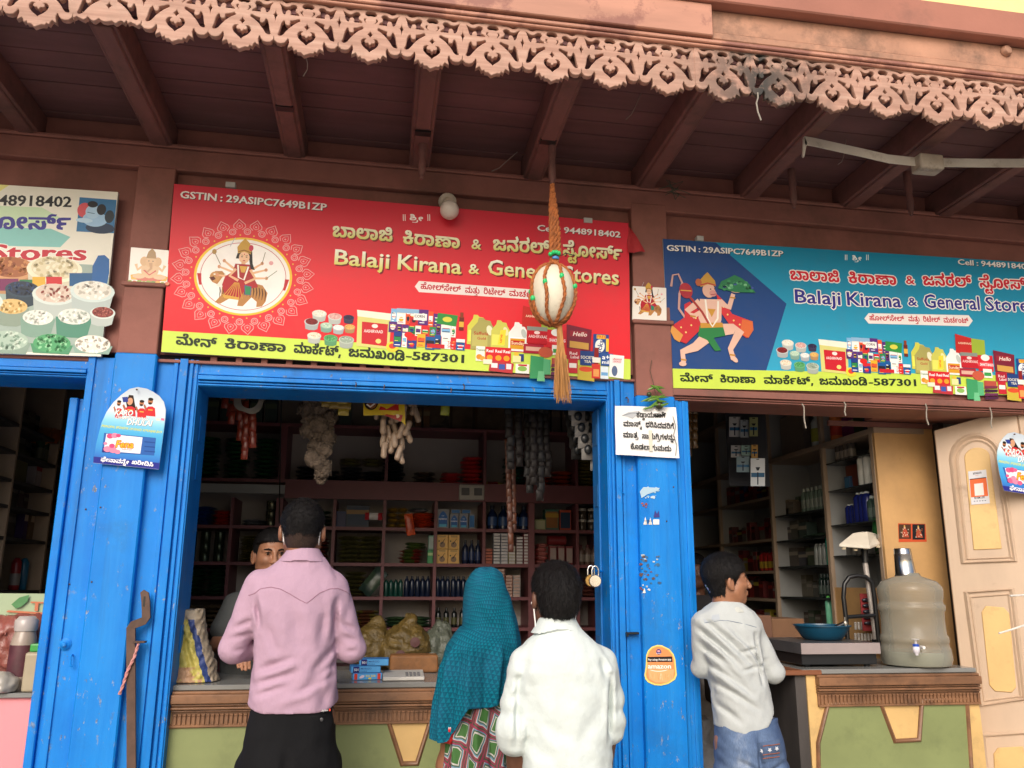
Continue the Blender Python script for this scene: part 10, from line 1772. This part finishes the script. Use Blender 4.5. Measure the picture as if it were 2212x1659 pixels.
MB().lathe([(.007,-.034),(.008,-.026),(.014,-.02),(.017,-.008),(.016,.004),(.011,.01)],(c[0],yj-.03,c[2]),14).build('tap_body',plain('#dcd8e0',.3),T,smooth=True);MB().lathe([(.015,.008),(.015,.018),(.01,.02)],(c[0],yj-.03,c[2]),14).build('tap_collar',plain('#1c4ab0',.3),T,smooth=True);MB().lathe([(.006,.018),(.006,.038),(.018,.04),(.018,.043)],(c[0],yj-.03,c[2]),12).build('tap_lever',plain('#cfc8c4',.3),T,smooth=True)
zt_=zj0+(zt2-zj0)-.005;hT=float(jz(1186)-jz(1238))*1.14;T=thing('steel_tumbler','steel tumbler turned upside down over the neck of the water jar','tumbler',(ax_-.012,Yj,zt_))
MB().lathe([(.058*.92,0),(.0585*.92,.004),(.055*.92,.008),(.050*.92,hT*.5),(.0475*.92,hT*.78),(.0485*.92,hT*.79),(.0475*.92,hT*.8),(.0455*.92,hT*.97),(.042*.92,hT)],(ax_-.012,Yj,zt_-.01),32,(-.05,0,1)).build('tumbler_body',STEEL,T,smooth=40)
# hanging combs and blister cards under the shelf
S_=[(1872,1290,'left column of dark hair clips on red cards',5),(1908,1285,'right column of dark hair clips, partly behind the jar',7)]
for px,py,lab,n_ in S_:
 a=P(px,py,.62);T=thing('clip_card',lab,'card',a);MB().box(a[0]-.04,a[0]+.04,.62,.624,P(px,py+n_*13,.62)[2]-.02,a[2]+.02).build('backing_card',plain('#8a3034',.5),T)
 for j in range(n_):c=P(px+j*1.2,py+6+j*12.5,.61);MB().ball(c,(.03,.012,.011),12).build('hair_clip',plain('#2a2a34',.3),T,smooth=True)
a=P(1862,1340,.66);T=thing('clip_card','sheet of small pale clips in two rows behind the guard rail','card',a)
for r_ in range(2):
 for j in range(8):c=P(1848+j*7,1352+r_*24,.66);MB().box(c[0]-.007,c[0]+.007,.655,.665,c[2]-.022,c[2]+.022).build('pale_clip',plain('#a09a94',.4),T,bev=.003)
 # cardboard boxes behind the scale, sacks under the flap
for(x0_,x1_,y_,z0_,z1_,c_,lab)in((1.95,2.32,.9,1.0,1.32,(.16,.075,.045),'brown cardboard box behind the scale, left one'),(2.33,2.55,.95,1.0,1.30,(.20,.10,.05),'brown cardboard box behind the blue basin')):
 tag(MB().box(x0_,x1_,y_,y_+.3,z0_,z1_).build('cardboard_box',surf('cardboard',c_,.8,.12,9),None,bev=.004),lab,'box')
tag(MB().box(1.9,2.6,.85,1.3,.16,.998).build('low_table',plain((.05,.035,.025),.6),None),'dark low table carrying the cardboard boxes','table')
WS=surf('woven_white_sack',(.34,.31,.28),.7,.15,8,None,.5,.008,30,dirt=(.12,.1,.09),dscale=6)
def floor_sack(label,c,r,h_,seed):
 T=thing('floor_sack',label,'sack',(c[0],c[1],.16));V=Vox((c[0]-r*1.5,c[1]-r*1.5,.14),(c[0]+r*1.5,c[1]+r*1.5,.16+h_*1.2),.011);V.loft([(.165,c[0],c[1],r*.95,r*.8),(.16+h_*.4,c[0],c[1],r*1.1,r*.9),(.16+h_*.7,c[0],c[1],r*.85,r*.7),(.16+h_*.82,c[0]+.02,c[1],r*.4,r*.35),(.16+h_,c[0]-.02,c[1],r*.6,r*.45)],.05,2.2);V.waves(.012,26,seed);V.mesh('sack_body',WS,T);return T
floor_sack('white woven sack with a tied top, behind the boy near the blue frame',(1.60,.38),.19,.68,4);floor_sack('white woven sack further back under the flap',(1.72,.75),.2,.9,6)
tag(MB().lathe([(.12,0),(.14,.02),(.17,.2),(.175,.2),(.145,.02),(.12,.012)],(1.68,.02,.16),20).build('plastic_tub',plain((.02,.14,.42),.4),None,smooth=60),'blue plastic tub on the floor beside the boy\'s legs','tub')
# someone deep in the dark, behind the boy
Yq=1.5;hc=P(1502,1235,Yq);T=thing('person','dim figure in dark clothes standing deep in the right shop behind the boy','person',(hc[0],Yq,.16));hd=Head(hc,.97,150,0);V=Vox((hc[0]-.4,Yq-.35,.16),(hc[0]+.4,Yq+.3,hc[2]+.2),.009);hd.add(V)
xq=hc[0];zs=hc[2]-.24;V.loft([(.9,xq,Yq,.15,.1),(zs,xq,Yq,.17,.09),(zs+.08,xq,Yq,.09,.07)],.03)
for q_ in(-1,1):w_=(xq+q_*.16,Yq-.22,zs-.42);V.chain([(xq+q_*.18,Yq,zs),(xq+q_*.23,Yq-.02,zs-.28),w_],[.05,.042,.03],.02);hand(V,w_,(-q_*.3,-1,0),(0,0,1),.95,.5,-q_)
legs(V,xq,Yq,.95,.16,.1,.08);V.mesh('body',SK2,T);hd.hair(T,BLACKHAIR,lambda x,y,z:.011+0*z,lambda x,y,z:np.maximum(-.05-z,y-.03-np.clip(z-.03,-1,.02)*3),h=.006)
V=Vox((hc[0]-.36,Yq-.25,.8),(hc[0]+.36,Yq+.2,zs+.16),.01);V.loft([(.86,xq,Yq,.19,.12),(zs-.05,xq,Yq,.2,.11),(zs+.03,xq,Yq,.17,.095),(zs+.09,xq,Yq,.09,.075)],.03)
for q_ in(-1,1):V.cap((xq+q_*.18,Yq,zs-.02),(xq+q_*.225,Yq-.015,zs-.22),.07,.065,.03)
V.mesh('shirt',cloth('dark_shirt',(.035,.033,.036)),T);V=Vox((hc[0]-.3,Yq-.2,.2),(hc[0]+.3,Yq+.2,.98),.011);V.loft([(.75,xq,Yq,.17,.115),(.95,xq,Yq,.17,.11)],.03)
for q_ in(-1,1):V.cap((xq+q_*.1,Yq,.8),(xq+q_*.1,Yq,.24),.09,.06,.03)
V.mesh('trousers',cloth('dark_cloth',(.03,.03,.03)),T)
# ================================================================ LEFT SHOP
LX=-2.2;T=thing('wall_shelf','dim wooden shelf along the left wall of the left shop','shelf',(LX,.4,.16));MB().box(LX-.32,LX-.3,.3,4,.16,3.1).build('shelf_back',GREYBACK,T)
zl_=[float(PX(60,y,LX)[2])for y in(925,985,1045,1100,1165,1275)]
for z in zl_:MB().box(LX-.3,LX+.01,.3,4,z-.02,z).build('shelf_board',surf('dim_wood',(.05,.045,.042),.6),T)
for y in(.8,1.45,2.1,2.8):MB().box(LX-.3,LX+.012,y-.012,y+.012,.16,3.1).build('divider',PALEWOOD,T)
def onl(px,z,X=-2.27):return(X,float(PX(px,1000,X)[1]),z+.001)
for px,c_,lab in((66,'#7a1a20','red spray can at the left of the row above the green bag'),(82,'#1f5a78','blue spray can between the red and black ones'),(98,'#1a1a1c','black spray can with a red cap'),(108,'#241c1e','slim black spray can at the right of the row')):
 put('sp%d'%px,mk_bottle(c_,'#16161a' if px!=98 else '#8a2028',.03,.2,'#8a8480' if px==66 else None,.84,.3,'spray_can'),onl(px,zl_[5]),lab,'spray can')
for px,c_ in((74,'#3a2454'),(88,'#6a5030'),(104,'#a8641c')):put('tl%d'%px,mk_box(.06,.05,.2,c_,None,'#c0a890'),onl(px,zl_[4]),'tall %s carton on the left shop shelf'%{'#3a2454':'violet','#6a5030':'brown','#a8641c':'orange'}[c_],'carton',rz=math.pi/2)
put('pkl',mk_box(.26,.08,.2,'#a89a98','#b8a8a8','#a83038'),onl(98,zl_[2]),'pale pink carton with red lettering bands in the left shop','carton',rz=math.pi/2);put('pkl2',mk_box(.3,.08,.22,'#5a5a3c','#6a6440'),onl(40,zl_[2]),'dull olive carton in the left shop','carton',rz=math.pi/2)
for px in(82,92,102,112):put('glb',mk_bottle('#28402c','#3a4a34',.028,.2,'#5a5c48',.75),onl(px,zl_[1]),'dim green bottle high in the left shop','bottle','dim green bottles in the left shop')
for k_,px in enumerate((80,96,112)):put('orp',PK('#6a3418','#8a5424',44,.2,.16,.08),onl(px+14,zl_[0]),'dim orange brown packet on the top shelf of the left shop','packet','orange brown packets in the left shop',rx=.8)
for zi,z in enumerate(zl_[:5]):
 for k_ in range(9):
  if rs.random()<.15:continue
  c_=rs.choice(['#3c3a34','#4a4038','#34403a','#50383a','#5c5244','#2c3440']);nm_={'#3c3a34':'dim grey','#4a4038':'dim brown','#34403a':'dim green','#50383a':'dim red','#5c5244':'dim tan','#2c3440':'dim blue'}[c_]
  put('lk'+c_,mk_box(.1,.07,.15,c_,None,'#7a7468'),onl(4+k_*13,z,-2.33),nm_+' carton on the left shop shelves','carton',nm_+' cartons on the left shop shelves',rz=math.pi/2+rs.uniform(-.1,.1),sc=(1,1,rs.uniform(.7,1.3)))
  # hanging green printed sheet, jars and pouches on the pink counter
S=Sheet(P(0,1360,.45),(1,0,0),(0,-.12,1));p=Print(.0004);p.n=0;p.poly(S.L([(-60,1340),(118,1354),(115,1282),(-60,1282)]),'#a8b898');S.t(p,'TK',(66,1318),(124,1320),20,'#c87a5c',bold=.002);p.poly(S.L([(14,1322),(108,1327),(108,1323),(18,1318)]),'#c87a5c');S.t(p,'TOOTHPASTE',(12,1332),(62,1334),5,'#4a5a4c');S.t(p,'WHITE & SHINE',(66,1335),(116,1338),5,'#4a5a4c');p.poly(S.L([(26,1305),(44,1290),(66,1284),(62,1298),(48,1310),(36,1314)]),'#5a8a5c')
tag(p.build('banner_sheet',lambda u,v,w_=0:S.frame(u,v,w_+.012*math.sin(u*11)),PRINT),'pale green printed plastic sheet hanging in the left shop','banner')
a=P(40,1420,.42);V=Vox(P(-30,1470,.42)-[.1,.12,.05],P(112,1335,.42)+[.1,.14,.05],.01);
for x_,y_,r_ in((10,1380,.13),(50,1375,.12),(90,1385,.11),(70,1410,.1),(20,1420,.1)):V.ell(P(x_,y_,.46),(r_,.07,.11),.04)
V.waves(.012,40,3);T=thing('snack_bag','crumpled translucent red bag heaped behind the jars in the left shop','bag',a);V.mesh('bag_body',surf('red_poly',(.24,.07,.055),.25,.35,14,None,.5,.012,25),T)
a=P(40,1480,.30);T=thing('sweet_jar','plastic jar with a dark purple label on the pink counter','jar',(a[0],.3,1.02));r_=26*.0021;MB().lathe([(r_,0),(r_*1.02,.01),(r_*1.02,.2),(r_*.8,.25),(r_*.7,.26)],(a[0],.3,1.021),24).build('jar_body',surf('clear_plastic',(.34,.27,.22),.2,.15,8),T,smooth=60);MB().lathe([(r_*1.03,.06),(r_*1.035,.065),(r_*1.035,.19),(r_*1.03,.195)],(a[0],.3,1.021),24).build('label',surf('purple_label',(.09,.025,.035),.4,.3,20),T,smooth=60)
q=MB();MB().lathe([(r_*.85,.255),(r_*.9,.27),(r_*.9,.30),(r_*.6,.32)],(a[0],.3,1.021),20).build('lid',surf('clear_lid',(.45,.40,.38),.2,.1,8),T,smooth=60)
a=P(76,1480,.24);T=thing('sweet_jar','square cream jar with a green lid on the pink counter','jar',(a[0],.24,1.02));MB().box(a[0]-.045,a[0]+.05,.2,.29,1.021,1.19).build('jar_body',surf('cream_jar',(.38,.32,.22),.3,.12,8),T,bev=.014,seg=3);MB().box(a[0]-.03,a[0]+.05,.205,.285,1.191,1.225).build('lid',plain((.04,.32,.06),.35),T,bev=.006,seg=2)
a=P(8,1480,.24);T=thing('snack_pouch','clear pouch of round snacks at the foot of the purple labelled jar','pouch',(a[0],.22,1.02));V=Vox((a[0]-.14,.08,1.01),(a[0]+.14,.34,1.16),.008);V.ell((a[0],.21,1.05),(.07,.06,.06),.03);V.waves(.006,40,8);V.cut(lambda X,Y,Z:1.022-Z+0*X+0*Y);V.mesh('pouch_body',surf('cloudy_poly',(.36,.33,.28),.2,.15,16,None,.4,.006,40),T)
# ---- cobwebs and thin dry stalks under the eave
for i,(a,b_,c_,Y,lab)in enumerate((((1062,370),(1090,352),(1118,328),-.2,'dusty cobweb thread curving between two rafters near the lamp'),((1352,258),(1372,232),(1390,190),-.7,'cobweb thread hanging from a plank right of the gourd'),((1810,355),(1822,340),(1828,300),-.5,'cobweb thread above the white cable strip'),((660,120),(664,150),(655,165),-.9,'pale thread hanging from the eave at the left'))):
 tag(MB().tube([P(*a,Y),P((a[0]+b_[0])/2+2,(a[1]+b_[1])/2+2,Y),P(*b_,Y),P(*c_,Y)],.0018,5).build('cobweb',plain('#8a7c74',.9),None),lab,'cobweb')
T=thing('twig_tuft','tuft of thin dry green stalks stuck in the beam right of the gourd','twigs',P(1460,410,-.1));
for i in range(9):a=P(1457,412,-.09);MB().tube([a,a+[rnd(-.05,.05),-.02,rnd(-.03,.05)],a+[rnd(-.1,.08),-.03,rnd(-.07,.05)]],.0018,5).build('stalk',plain((.06,.07,.05),.8),T)
